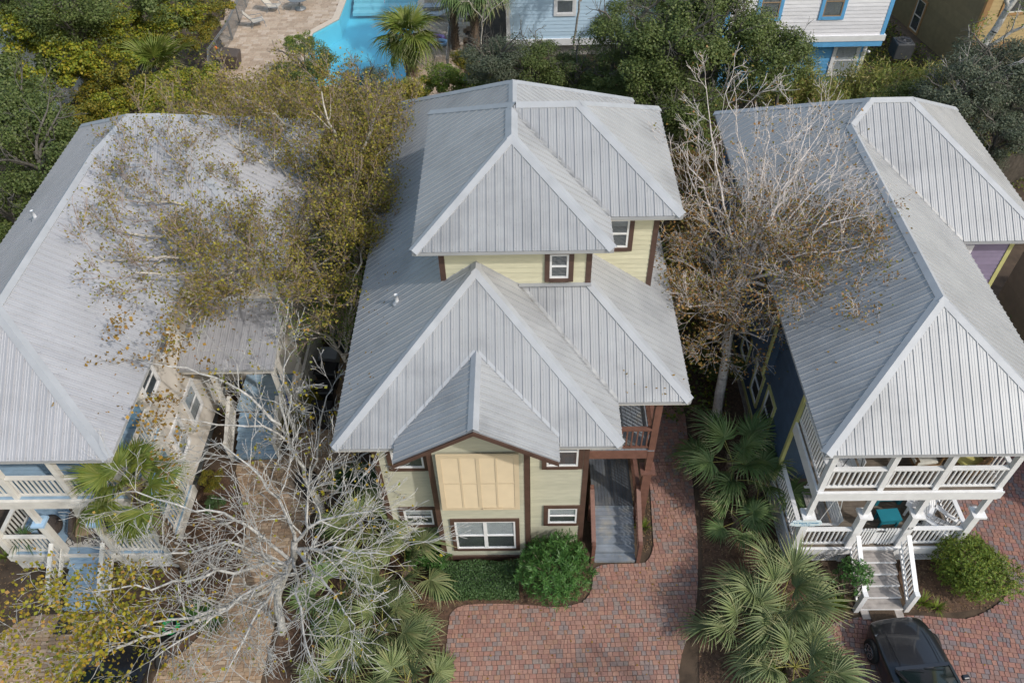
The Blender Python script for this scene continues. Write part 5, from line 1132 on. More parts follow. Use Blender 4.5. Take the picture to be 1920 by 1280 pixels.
# wooden fence running behind the right house
FN = thing('board_fence', 'weathered grey board fence in the shade at the right edge', 'fence', (20, 30, 0))
for i in range(60):
    a = Vector((17.6, 29.2, 0)) + Vector((.115, .045, 0)) * i; q = MB(); q.box(a.x, a.x + .108, a.y, a.y + .02, .03, 1.85 + .02 * (i % 3)); obj('fence_board', q, M['fence_wood'], FN)
q = MB(); q.beam((17.6, 29.25, .5), (24.5, 31.95, .5), .04, .09); q.beam((17.6, 29.25, 1.5), (24.5, 31.95, 1.5), .04, .09); obj('fence_rail', q, M['fence_wood'], FN)
# ================================================================ trees and plants
def tubes(segs, k):
    """segs: array (n, 8) p0 p1 r0 r1 -> vertices, quads of open k-sided tubes"""
    s = np.asarray(segs, float); p0, p1, r0, r1 = s[:, :3], s[:, 3:6], s[:, 6], s[:, 7]
    d = p1 - p0; d /= np.maximum(np.linalg.norm(d, axis=1), 1e-6)[:, None]
    ref = np.where(np.abs(d[:, 2:3]) < .9, np.array([[0, 0, 1.]]), np.array([[1., 0, 0]]))
    a = np.cross(d, ref); a /= np.linalg.norm(a, axis=1)[:, None]; b = np.cross(d, a)
    t = 2 * np.pi * np.arange(k) / k; ring = a[:, None] * np.cos(t)[None, :, None] + b[:, None] * np.sin(t)[None, :, None]
    V = np.concatenate([p0[:, None] + ring * r0[:, None, None], p1[:, None] + ring * r1[:, None, None]], 1).reshape(-1, 3)
    base = (np.arange(len(s)) * 2 * k)[:, None]; j = np.arange(k); jn = (j + 1) % k
    F = np.stack([base + j, base + jn, base + k + jn, base + k + j], 2).reshape(-1, 4)
    return V, F
class Tree:
    def __init__(s, seed): s.g = random.Random(seed); s.seg = []; s.tips = []; s.seed = seed
    def limb(s, pts, r0, r1, wob=.05):
        """a hand-placed limb; returns finer points along it"""
        P = [np.array(p, float) for p in pts]; out = []
        for i in range(len(P) - 1):
            a = P[max(i - 1, 0)]; b = P[i]; c = P[i + 1]; d = P[min(i + 2, len(P) - 1)]; n = max(2, int(np.linalg.norm(c - b) / .35))
            for k in range(n):
                t = k / n; q = .5 * ((2 * b) + (c - a) * t + (2 * a - 5 * b + 4 * c - d) * t * t + (3 * b - a - 3 * c + d) * t ** 3)
                out.append(q + np.array([s.g.uniform(-wob, wob) for _ in range(3)]) * (0 if i == 0 and k == 0 else 1))
        out.append(P[-1]); N = len(out) - 1
        for i in range(N):
            ra = r0 + (r1 - r0) * (i / N) ** .8; rb = r0 + (r1 - r0) * ((i + 1) / N) ** .8
            s.seg.append((*out[i], *out[i + 1], ra, rb))
        return [(out[i], (out[min(i + 1, N)] - out[max(i - 1, 0)]), r0 + (r1 - r0) * i / N) for i in range(N + 1)]
    def grow(s, p, d, L, r, depth, spread=.7, up=.1, kids=(3, 5), shrink=.62, step=.25, rmin=.004):
        g = s.g; d = np.array(d, float); d /= np.linalg.norm(d); n = max(2, int(L / step)); st = L / n; q = np.array(p, float)
        nk = g.randint(*kids) if depth > 0 else 0; at = sorted(g.uniform(.25, 1.) for _ in range(nk)); ki = 0
        for i in range(n):
            d = d + np.array([g.gauss(0, .16), g.gauss(0, .16), g.gauss(0, .13) + up * .25]); d /= np.linalg.norm(d)
            q2 = q + d * st; ra = max(rmin, r * (1 - .65 * i / n)); rb = max(rmin, r * (1 - .65 * (i + 1) / n))
            s.seg.append((*q, *q2, ra, rb)); q = q2
            if depth <= 1: s.tips.append((q, d, depth))
            while ki < nk and at[ki] <= (i + 1) / n:
                ki += 1; v = np.array([g.gauss(0, 1), g.gauss(0, 1), g.gauss(0, .8)]); v -= v.dot(d) * d; v /= np.linalg.norm(v) + 1e-6
                s.grow(q, d * 1.0 + v * spread * g.uniform(.7, 1.3), L * shrink * g.uniform(.75, 1.2), max(rmin, rb * .7), depth - 1, spread, up, kids, shrink, step * .85, rmin)
        if depth > 0: s.grow(q, d, L * shrink, max(rmin, rb), depth - 1, spread, up, kids, shrink, step * .85, rmin)
    def sprout(s, pts, n, L, depth, t0=.3, side=1.0, lift=.25, k=.6, **kw):
        """side branches along a limb"""
        g = s.g; N = len(pts)
        for i in range(n):
            t = t0 + (1 - t0) * (i + g.random()) / n; p, d, r = pts[min(N - 1, int(t * N))]; d = d / (np.linalg.norm(d) + 1e-6)
            v = np.array([g.gauss(0, 1), g.gauss(0, 1), g.gauss(.2, .8)]); v -= v.dot(d) * d; v /= np.linalg.norm(v) + 1e-6
            s.grow(p, d * .55 + v * side + np.array([0, 0, lift]), L * (1.15 - .5 * t) * g.uniform(.7, 1.25), max(.01, r * k), depth, **kw)
    def build(s, root, bark, thin_bark=None, split=.018, name='trunk'):
        a = np.array(s.seg); off = np.array(wloc(root)); a[:, :3] -= off; a[:, 3:6] -= off
        big = a[a[:, 6] >= split]; mid = a[a[:, 6] < split]
        v, f = tubes(big, 7); 
        link(name, np_mesh(name, v, f, M[bark], True), root)
        if len(mid): v, f = tubes(mid, 3); tag(link('twigs', np_mesh('twigs', v, f, M[thin_bark or bark], True), root), kind='stuff')
def tip_points(tr, n, jit=.08, where=None, keep=1.):
    """leaf places at the twig ends; keep < 1 leaves part of the twigs bare so that the leaves stand in clusters"""
    g = np.random.default_rng(tr.seed); P = np.array([t[0] for t in tr.tips])
    P = P[np.random.default_rng(tr.seed + 9).random(len(P)) < keep]
    if where is not None: P = P[[bool(where(p)) for p in P]]
    if len(P) == 0: return np.zeros((0, 3))
    return P[g.integers(0, len(P), n)] + g.normal(0, jit, (n, 3))

# -- the two silvery, nearly bare trees in front of the cream house
t = thing('bare_tree', 'silvery bare spreading tree with yellow leaves on its lower left branches, over the tan path', 'tree', (-7.3, 9.9, 0)); A = Tree(21)
tr = A.limb([(-7.31, 9.88, -.05), (-7.12, 10.25, 1.7), (-6.56, 10.37, 3.0), (-6.2, 10.3, 3.8), (-6.05, 10.4, 4.5)], .135, .085, .025)
hub = np.array((-6.35, 10.3, 3.6))
limbs = [[(-7.0, 10.25, 2.2), (-7.9, 8.75, 3.9), (-9.1, 8.2, 4.5), (-10.3, 7.7, 4.8)], [(-6.5, 10.3, 3.2), (-7.29, 10.16, 4.7), (-8.43, 9.71, 5.2), (-9.7, 9.2, 5.6)], [(-6.3, 10.3, 3.6), (-7.2, 10.55, 5.0), (-8.3, 10.5, 5.9), (-9.86, 10.7, 6.4)],
         [(-6.3, 10.3, 3.6), (-6.83, 9.2, 4.3), (-7.8, 7.9, 4.8), (-8.6, 7.1, 5.0)], [(-6.2, 10.3, 3.8), (-6.37, 8.8, 4.5), (-6.6, 7.6, 4.9), (-6.8, 6.6, 5.1)], [(-6.2, 10.3, 3.8), (-5.7, 8.9, 4.5), (-5.25, 7.8, 4.8), (-4.8, 6.8, 5.1)],
         [(-6.1, 10.35, 4.1), (-5.3, 9.4, 4.7), (-4.6, 8.6, 5.0), (-4.0, 7.8, 5.2)], [(-6.1, 10.35, 4.1), (-5.2, 10.0, 4.8), (-4.2, 9.7, 5.2), (-3.3, 9.4, 5.5)], [(-6.05, 10.4, 4.4), (-6.3, 10.9, 5.6), (-6.9, 11.3, 6.5), (-7.6, 11.7, 7.0)],
         [(-6.05, 10.4, 4.4), (-5.3, 10.5, 5.2), (-4.4, 10.5, 5.6), (-3.6, 10.6, 5.8)], [(-6.8, 10.3, 2.6), (-8.2, 8.5, 4.0), (-9.8, 7.5, 4.7), (-11.4, 7.2, 5.0)], [(-6.3, 10.3, 3.6), (-7.6, 9.3, 4.9), (-9.0, 8.8, 5.2), (-10.6, 8.6, 5.5)]]
for i, L in enumerate(limbs):
    P_ = A.limb(L, .054 if i not in (0, 10) else .074, .014, .085); A.sprout(P_, 15, 1.25, 2, .14, .66, -.02, .55, spread=.62, up=-.02, kids=(2, 3), shrink=.62, step=.17, rmin=.0065)
A.build(t, 'bark_silver', 'bark_silver')
g_ = np.random.default_rng(4)
wl_ = lambda p: p[0] < -8.6 and p[1] < 10.4 - (p[0] + 8.6) * -.25
leaves_obj('crown', tip_points(A, 3700, .18, lambda p: p[0] < -8.9 and p[1] + (p[2] - 5) * .6 < 9.5), .092, 'leaf_yellow', 31, t, asp=.85)
leaves_obj('leaves', np.concatenate([tip_points(A, 420, .06), tip_points(A, 500, .1, lambda p: p[0] < -7.6 and p[1] < 8.6)]), .085, 'leaf_yellow', 32, t, asp=.85)
t = thing('bare_tree', 'silvery tree forking low beside the black sack, its bare branches over the blue side stair', 'tree', (-6.72, 13.44, 0)); B = Tree(22)
B.limb([(-6.72, 13.44, -.05), (-6.68, 13.72, .8), (-6.81, 13.81, 1.5), (-6.81, 13.74, 2.0)], .16, .12, .015)
limbs = [[(-6.81, 13.74, 1.9), (-7.05, 14.0, 3.4), (-7.08, 14.0, 4.6), (-7.4, 13.96, 5.4)], [(-7.05, 14.0, 3.6), (-7.5, 13.8, 4.8), (-8.5, 13.4, 5.5), (-9.6, 13.2, 6.1)], [(-7.1, 14.0, 4.7), (-8.04, 14.2, 6.0), (-8.9, 14.3, 6.7), (-10.6, 14.4, 7.3)],
         [(-6.8, 13.74, 2.0), (-5.9, 13.6, 3.0), (-4.8, 13.4, 3.9), (-3.9, 13.3, 4.5)], [(-6.8, 13.74, 1.9), (-5.6, 13.2, 2.8), (-4.6, 12.6, 3.5)], [(-6.8, 13.74, 2.0), (-6.2, 13.95, 3.6), (-5.95, 14.5, 4.6), (-5.6, 14.8, 5.3)], [(-7.05, 14.0, 4.0), (-6.9, 14.5, 6.0), (-6.3, 14.9, 7.0)]]
for i, L in enumerate(limbs):
    P_ = B.limb(L, .072 if i == 0 else .046, .013, .085); B.sprout(P_, 9, 1.15, 2, .3, .65, .0, .55, spread=.65, up=.0, kids=(2, 3), shrink=.6, step=.17, rmin=.0065)
B.build(t, 'bark_silver')
leaves_obj('crown', tip_points(B, 700, .12, lambda p: p[0] < -9.0 and p[2] > 5.8), .10, 'leaf_orange', 33, t, asp=.85)
leaves_obj('leaves', tip_points(B, 620, .07), .09, 'leaf_yellow', 34, t, asp=.85)

# -- the russet and white tree between the yellow cottage and the blue house
t = thing('russet_tree', 'pale-barked tree with russet leaves below and bare whitish branches on top', 'tree', (6.79, 17.5, 0)); C = Tree(23)
C.limb([(6.79, 17.5, -.05), (6.79, 17.8, 1.7), (6.72, 18.05, 3.6), (6.65, 18.25, 5.2), (6.75, 18.4, 6.2)], .20, .13, .03)
low = [[(6.65, 18.2, 4.9), (6.0, 18.2, 5.6), (5.0, 18.0, 6.1)], [(6.7, 18.1, 4.2), (7.4, 17.7, 5.5), (8.4, 16.7, 6.1)], [(6.65, 18.2, 5.1), (6.2, 18.9, 6.2), (5.4, 19.6, 7.0), (4.8, 20.2, 7.8)], [(6.75, 18.4, 6.2), (7.3, 18.4, 7.1), (8.3, 18.2, 7.5), (9.9, 17.2, 7.8)],
       [(6.75, 18.4, 6.0), (7.6, 17.7, 7.0), (8.6, 16.9, 7.4), (9.5, 16.3, 7.5)], [(6.65, 18.2, 5.0), (5.8, 17.6, 5.8), (4.9, 17.0, 6.3)], [(6.7, 18.1, 4.0), (6.9, 17.0, 5.1), (7.2, 16.2, 5.6)], [(6.65, 18.2, 5.0), (5.6, 18.9, 5.9), (4.7, 19.2, 6.4)], [(6.75, 18.4, 6.1), (7.8, 18.9, 7.0), (8.9, 18.9, 7.6)], [(6.68, 18.1, 3.4), (6.0, 17.6, 4.3), (5.5, 17.4, 4.7)]]
low += [[(6.75, 18.4, 6.2), (7.8, 18.0, 7.3), (9.0, 17.6, 7.9), (10.2, 17.6, 8.2)], [(6.75, 18.4, 6.0), (7.8, 17.2, 6.8), (8.9, 16.0, 7.1), (9.6, 15.2, 7.2)], [(6.8, 18.4, 6.2), (8.0, 18.6, 7.4), (9.4, 18.4, 8.2)], [(6.7, 18.2, 5.4), (7.6, 18.9, 6.9), (8.2, 19.4, 7.7)], [(6.65, 18.2, 5.1), (6.0, 19.0, 6.4), (5.6, 20.0, 7.6), (5.2, 21.0, 8.3)], [(6.65, 18.2, 4.8), (5.6, 18.4, 5.4), (4.6, 18.3, 5.7)]]
topl = [[(6.7, 18.4, 6.4), (7.4, 19.4, 8.4), (8.2, 20.6, 9.8)], [(6.7, 18.4, 6.4), (6.2, 19.2, 7.8), (5.0, 19.4, 8.6)], [(7.2, 18.5, 7.2), (8.4, 19.4, 8.6), (9.4, 20.2, 9.2)], [(6.75, 18.4, 6.2), (7.3, 18.7, 8.2), (7.65, 19.05, 9.8), (7.9, 19.6, 11.0)], [(6.7, 18.4, 6.4), (6.6, 19.1, 8.6), (6.2, 19.8, 10.3), (5.7, 20.3, 11.4)], [(6.6, 18.5, 6.6), (5.9, 19.3, 8.7), (5.5, 20.0, 10.2), (5.2, 20.8, 11.5)], [(7.2, 18.5, 7.2), (8.2, 18.8, 8.8), (9.0, 19.1, 9.5)], [(6.7, 18.4, 6.4), (6.9, 19.0, 8.8), (6.9, 19.6, 10.6)], [(7.2, 18.6, 7.8), (8.0, 19.5, 9.6), (8.8, 20.3, 10.6)], [(6.3, 18.9, 7.0), (5.3, 19.7, 8.8), (4.6, 20.4, 9.7)], [(7.2, 18.5, 7.2), (8.6, 18.0, 8.5), (9.8, 17.9, 8.9)]]
for L in low: P_ = C.limb(L, .065, .014, .05); C.sprout(P_, 10, 1.05, 2, .12, .9, .2, .5, spread=.8, kids=(3, 5), shrink=.62, step=.17, rmin=.005)
for L in topl: P_ = C.limb(L, .048, .010, .075); C.sprout(P_, 9, 1.05, 2, .12, .75, .25, .5, spread=.66, up=.2, kids=(2, 4), shrink=.62, step=.18, rmin=.006)
C.build(t, 'bark_white')
leaves_obj('crown', np.concatenate([tip_points(C, 17500, .17, lambda p: p[2] < 8.7 and p[1] < 21, .36), tip_points(C, 3000, .15, lambda p: p[0] > 7.6 and p[2] < 8.8, .3)]), .078, 'leaf_russet', 41, t, asp=.75)
leaves_obj('leaves', tip_points(C, 1500, .12, lambda p: p[2] > 8), .075, 'leaf_russet', 42, t, asp=.75)

# -- three olive-leaved trees between the cream house and the yellow cottage
def olive_tree(base, seed, limbs, label, n, leaf='leaf_olive', depth=2, r=.14, size=.082, L=1.25, bark='bark_pale', twig='bark_brown', sp=9):
    t = thing('olive_leaved_tree', label, 'tree', (base[0], base[1], 0)); T_ = Tree(seed)
    for i, Lb in enumerate(limbs):
        P_ = T_.limb(Lb, r if i == 0 else r * .66, r * .6 if i == 0 else .022, .06)
        if i: T_.sprout(P_, sp, L, depth, .15, .85, .3, .5, spread=.7, up=.4, kids=(3, 5), shrink=.6, step=.18, rmin=.0065)
    T_.build(t, bark, twig, .013)
    leaves_obj('crown', np.concatenate([tip_points(T_, int(n * .75), .13, keep=.5), tip_points(T_, int(n * .35), .17, lambda p: -10.8 < p[0] and p[2] < 8.4, .45)]), size, leaf, seed + 50, t, asp=.7)
    return T_
olive_tree((-7.3, 21.2), 61, [[(-7.3, 21.2, -.05), (-7.5, 21.4, 2.0), (-7.9, 21.6, 3.6), (-7.8, 21.3, 4.8)], [(-7.8, 21.4, 4.4), (-9.2, 20.4, 6.0), (-10.6, 19.6, 7.0), (-12.2, 19.0, 7.9)], [(-7.8, 21.4, 4.4), (-8.6, 19.6, 5.8), (-9.8, 17.9, 7.1), (-11.2, 17.2, 7.8)], [(-7.8, 21.3, 4.6), (-7.0, 20.0, 5.6), (-6.4, 18.6, 6.0), (-5.9, 17.4, 6.2)],
    [(-7.8, 21.3, 4.8), (-8.8, 21.6, 6.6), (-10.6, 21.6, 7.9), (-12.8, 21.7, 8.5)], [(-7.8, 21.3, 4.8), (-7.6, 20.4, 6.2), (-8.2, 18.8, 7.0), (-8.8, 17.7, 7.2)], [(-7.8, 21.3, 4.8), (-6.8, 21.4, 6.0), (-6.1, 20.6, 6.6), (-5.6, 19.5, 6.8)], [(-7.8, 21.4, 4.6), (-9.4, 21.6, 6.4), (-11.4, 22.6, 7.9), (-13.2, 23.4, 8.6)],
    [(-9.2, 20.4, 6.0), (-10.4, 18.6, 7.2), (-11.8, 17.9, 7.7), (-12.6, 17.6, 7.8)], [(-8.6, 19.6, 5.8), (-9.2, 18.0, 6.8), (-9.8, 16.6, 7.0)], [(-8.6, 19.6, 5.8), (-8.0, 18.0, 6.4), (-7.4, 16.9, 6.6)], [(-8.8, 21.6, 6.6), (-10.4, 20.6, 7.6), (-12.0, 20.2, 8.2)]], 'olive-leaved tree whose pale limb reaches left across the cream house roof', 17000, sp=11, L=1.35)
olive_tree((-6.6, 23.6), 62, [[(-6.6, 23.6, -.05), (-6.5, 23.4, 3.0), (-6.4, 23.0, 5.0), (-6.3, 22.8, 6.0)], [(-6.3, 22.8, 5.8), (-7.2, 23.5, 7.6), (-8.4, 24.0, 8.8), (-9.2, 24.4, 9.4)], [(-6.3, 22.8, 6.0), (-6.1, 23.0, 7.6), (-6.4, 23.5, 8.8), (-6.6, 24.0, 9.6)], [(-6.3, 22.8, 6.0), (-5.7, 23.0, 7.4), (-5.1, 23.4, 8.5), (-4.7, 23.7, 9.2)], [(-6.4, 23.0, 5.0), (-5.6, 22.2, 6.2), (-5.1, 21.3, 6.8), (-4.7, 20.6, 7.0)],
    [(-6.4, 23.0, 5.0), (-7.9, 23.0, 6.6), (-9.6, 23.2, 8.0), (-11.4, 23.8, 8.6)], [(-6.4, 23.0, 5.2), (-5.4, 21.2, 6.0), (-5.2, 19.6, 6.3), (-5.3, 18.2, 6.4)], [(-6.4, 23.0, 5.0), (-7.4, 24.0, 6.8), (-8.8, 25.0, 8.0), (-10.0, 25.6, 8.6)]], 'olive-leaved tree with upright pale forks left of the cottage tower', 18000, sp=11, L=1.3)
olive_tree((-9.6, 29.0), 63, [[(-9.6, 29.0, -.05), (-9.5, 28.8, 2.6), (-9.4, 28.4, 4.4)], [(-9.4, 28.4, 4.2), (-10.4, 28.0, 5.6), (-11.6, 27.6, 6.6), (-12.8, 27.4, 7.2)], [(-9.4, 28.4, 4.4), (-9.3, 28.3, 6.0), (-9.6, 28.5, 7.0)], [(-9.4, 28.4, 4.4), (-8.2, 28.0, 5.8), (-7.2, 27.8, 6.8)], [(-9.4, 28.4, 4.0), (-8.6, 27.0, 5.6), (-8.2, 26.0, 6.8)], [(-9.4, 28.4, 4.0), (-11.2, 27.0, 5.6), (-13.0, 26.4, 7.0)], [(-9.4, 28.4, 4.0), (-10.4, 29.6, 5.4), (-11.2, 30.4, 6.0)]], 'brown-olive tree standing behind the cream house roof', 9000, size=.09, sp=11)
olive_tree((-5.6, 27.5), 64, [[(-5.6, 27.5, -.05), (-5.6, 27.3, 2.6), (-5.5, 27.0, 4.4)], [(-5.5, 27.0, 4.4), (-5.0, 26.8, 5.8), (-4.6, 26.8, 6.8)], [(-5.5, 27.0, 4.4), (-6.3, 26.8, 6.0), (-6.8, 26.6, 7.2)], [(-5.5, 27, 4.4), (-5.5, 26.2, 6.0), (-5.2, 25.4, 7.0)], [(-5.5, 27, 4.0), (-4.6, 26.0, 5.6), (-4.2, 25.0, 6.6)], [(-5.5, 27, 4.0), (-6.4, 28.0, 5.4), (-7.0, 28.8, 6.2)]], 'russet-gold tree crowding the rear left corner of the cottage roof', 9000, leaf='leaf_olive', size=.09, sp=11)
olive_tree((-6.0, 18.5), 65, [[(-6.0, 18.5, -.05), (-6.1, 18.4, 1.6), (-6.2, 18.3, 2.8)], [(-6.2, 18.3, 2.7), (-6.5, 18.0, 4.2), (-6.9, 17.3, 5.3)], [(-6.2, 18.3, 2.8), (-5.8, 18.4, 4.3), (-5.5, 18.2, 5.6)], [(-6.2, 18.3, 2.6), (-6.9, 18.8, 4.0), (-7.4, 18.9, 5.0)], [(-6.2, 18.3, 2.8), (-6.0, 19.4, 4.4), (-6.0, 20.2, 5.6)]], 'small olive-leaved tree in the gap above the bins', 5000, leaf='leaf_lime', size=.06, r=.09, L=.9)

# -- generic crowns, made once and then shared
def crown_mesh(name, seed, n, leaf, size, blobs=34, flat=.75, asp=.65):
    g = np.random.default_rng(seed); c = g.normal(size=(blobs, 3)); c /= np.linalg.norm(c, axis=1)[:, None]; c *= (g.uniform(.25, 1, blobs) ** .5 * .78)[:, None]; c[:, 2] = c[:, 2] * flat + .05
    w = g.uniform(.5, 1.5, blobs); idx = g.choice(blobs, n, p=w / w.sum()); rad = g.uniform(.15, .34, blobs)
    u = g.normal(size=(n, 3)); u /= np.linalg.norm(u, axis=1)[:, None]; u *= (g.uniform(.1, 1, n) ** .45)[:, None]
    P = c[idx] + u * rad[idx][:, None] * np.array([1, 1, .75]); v, f = quads(P, size, seed, asp=asp, up=u * .8)
    return np_mesh(name, v, f, M[leaf])
def limb_mesh(name, seed, bark, h):
    T_ = Tree(seed); g = random.Random(seed); T_.limb([(0, 0, -h), (.05, .03, -h * .5), (0, 0, -.25), (.05, 0, .1)], .075, .04, .02)
    for i in range(7):
        a = i * .9 + g.random(); P_ = T_.limb([(0, 0, -.35 + .06 * i), (.35 * math.cos(a), .35 * math.sin(a), -.05 + .07 * i), (.7 * math.cos(a), .7 * math.sin(a), .1 + .08 * i)], .035, .008, .03); T_.sprout(P_, 4, .32, 1, .3, .8, .2, .5, step=.08, rmin=.003, kids=(2, 3))
    v, f = tubes(T_.seg, 4); return np_mesh(name, v, f, M[bark], True)
CR = [crown_mesh('crown', 100 + i, 15000, 'leaf_oak', .040, 44) for i in range(4)]
LM = [limb_mesh('trunk', 200 + i, 'bark_dark', 1.6) for i in range(3)]
SH = [crown_mesh('foliage', 120 + i, 5200, 'leaf_vine', .062, 24) for i in range(3)]
def at(pxy, z):
    d = CAMM.to_3x3() @ Vector(((pxy[0] - 960) / 1493, -(pxy[1] - 640) / 1493, -1)); k = (z - 23) / d.z
    return Vector((d.x * k, d.y * k, z))
def place(name, cat, me, trunk, c, r, leaf, label, group, rz, sq=1.0, bark=None):
    t = thing(name, label, cat, (c[0], c[1], 0), group)
    o = link('crown' if trunk else 'foliage', me, t, (0, 0, c[2])); o.scale = (r, r * .97, r * .8 * sq); o.rotation_euler = (0, 0, rz)
    o.material_slots[0].link = 'OBJECT'; o.material_slots[0].material = M[leaf]
    if trunk:
        k = link('trunk', trunk, t, (0, 0, c[2])); k.scale = (r * .8, r * .8, max(r * .62, c[2] / 1.6)); k.rotation_euler = (0, 0, rz * 1.7)
        if bark: k.material_slots[0].link = 'OBJECT'; k.material_slots[0].material = M[bark]
    return t
BG = [   # centre of the crown, radius, leaf, what it is
    ((-26.36, 40.62, 5.5), 3.6, 'leaf_oak', 'tall green oak at the top left corner'),
    ((-21.09, 30.22, 4.8), 3.0, 'leaf_oak', 'green oak crown at the left edge below the white shed'),
    ((-19.55, 27.28, 5), 3.0, 'leaf_oak', 'round green oak crown crowding the upper left end of the cream house roof'),
    ((-20.18, 25.11, 4), 2.4, 'leaf_oak', 'dark green crown low at the left edge beside the cream house'),
    ((-22.76, 39.98, 4.6), 2.8, 'leaf_oak', 'dark oak behind the vine-covered shrubs'),
    ((-22.50, 38.72, 6), 3.0, 'leaf_oak', 'oak crown touching the top edge of the picture at left'),
    ((-10.85, 37.23, 3.6), 2.0, 'leaf_oak', 'mixed green shrub tree in front of the pool corner'),
    ((-7.40, 35.27, 3.6), 1.6, 'leaf_oak_dark', 'dark green tree directly left of the round palm'),
    ((-1.19, 35.41, 4.5), 2.1, 'leaf_oak_dark', 'grey-green oak with pale bare twigs beside the pool fence'),
    ((0.58, 35.40, 4.2), 2.0, 'leaf_oak', 'oak in front of the left corner of the pale blue house'),
    ((2.62, 35.30, 3.8), 2.0, 'leaf_oak', 'oak behind the cottage roof ridge, middle of the row'),
    ((4.32, 34.75, 4.2), 2.2, 'leaf_oak', 'oak behind the right end of the cottage roof'),
    ((4.92, 34.77, 6.0), 2.6, 'leaf_oak', 'tall oak hiding the right corner of the pale blue house'),
    ((6.57, 32.71, 6.0), 3.0, 'leaf_oak', 'large oak between the pale blue and the white house'),
    ((6.80, 31.30, 4.5), 2.4, 'leaf_oak', 'dark oak in the gap behind the cottage tower'),
    ((8.58, 34.09, 6.5), 3.0, 'leaf_oak', 'largest oak in front of the white clapboard house'),
    ((10.54, 33.53, 5.5), 2.8, 'leaf_oak', 'oak whose crown edges the bright blue ground floor'),
    ((12.46, 35.45, 4.2), 2.0, 'leaf_oak', 'oak just left of the bright blue wall'),
    ((7.72, 36.25, 6.5), 2.6, 'leaf_oak', 'oak crown at the top edge between two houses'),
    ((18.99, 31.77, 4.5), 2.4, 'leaf_oak_dark', 'grey-green oak behind the right end of the blue house roof'),
    ((21.57, 33.54, 4.5), 2.8, 'leaf_oak_dark', 'grey-green oak below the mustard house'),
    ((20.39, 29.76, 3.6), 2.0, 'leaf_oak_dark', 'grey-green oak with bleached branches at the right edge'),
    ((19.85, 29.66, 2.6), 1.4, 'leaf_oak_dark', 'dark crown close to the right slope of the blue house roof'),
    ((21.70, 31.64, 4.0), 2.2, 'leaf_oak_dark', 'shaded crown cut by the right picture edge'),
    ((18.50, 34.62, 2.6), 1.5, 'leaf_oak', 'green bush tree behind the ridge of the blue house'),
    ((6.70, 21.17, 2.6), 1.3, 'leaf_russet', 'russet understorey bush beside the tree trunk'),
]
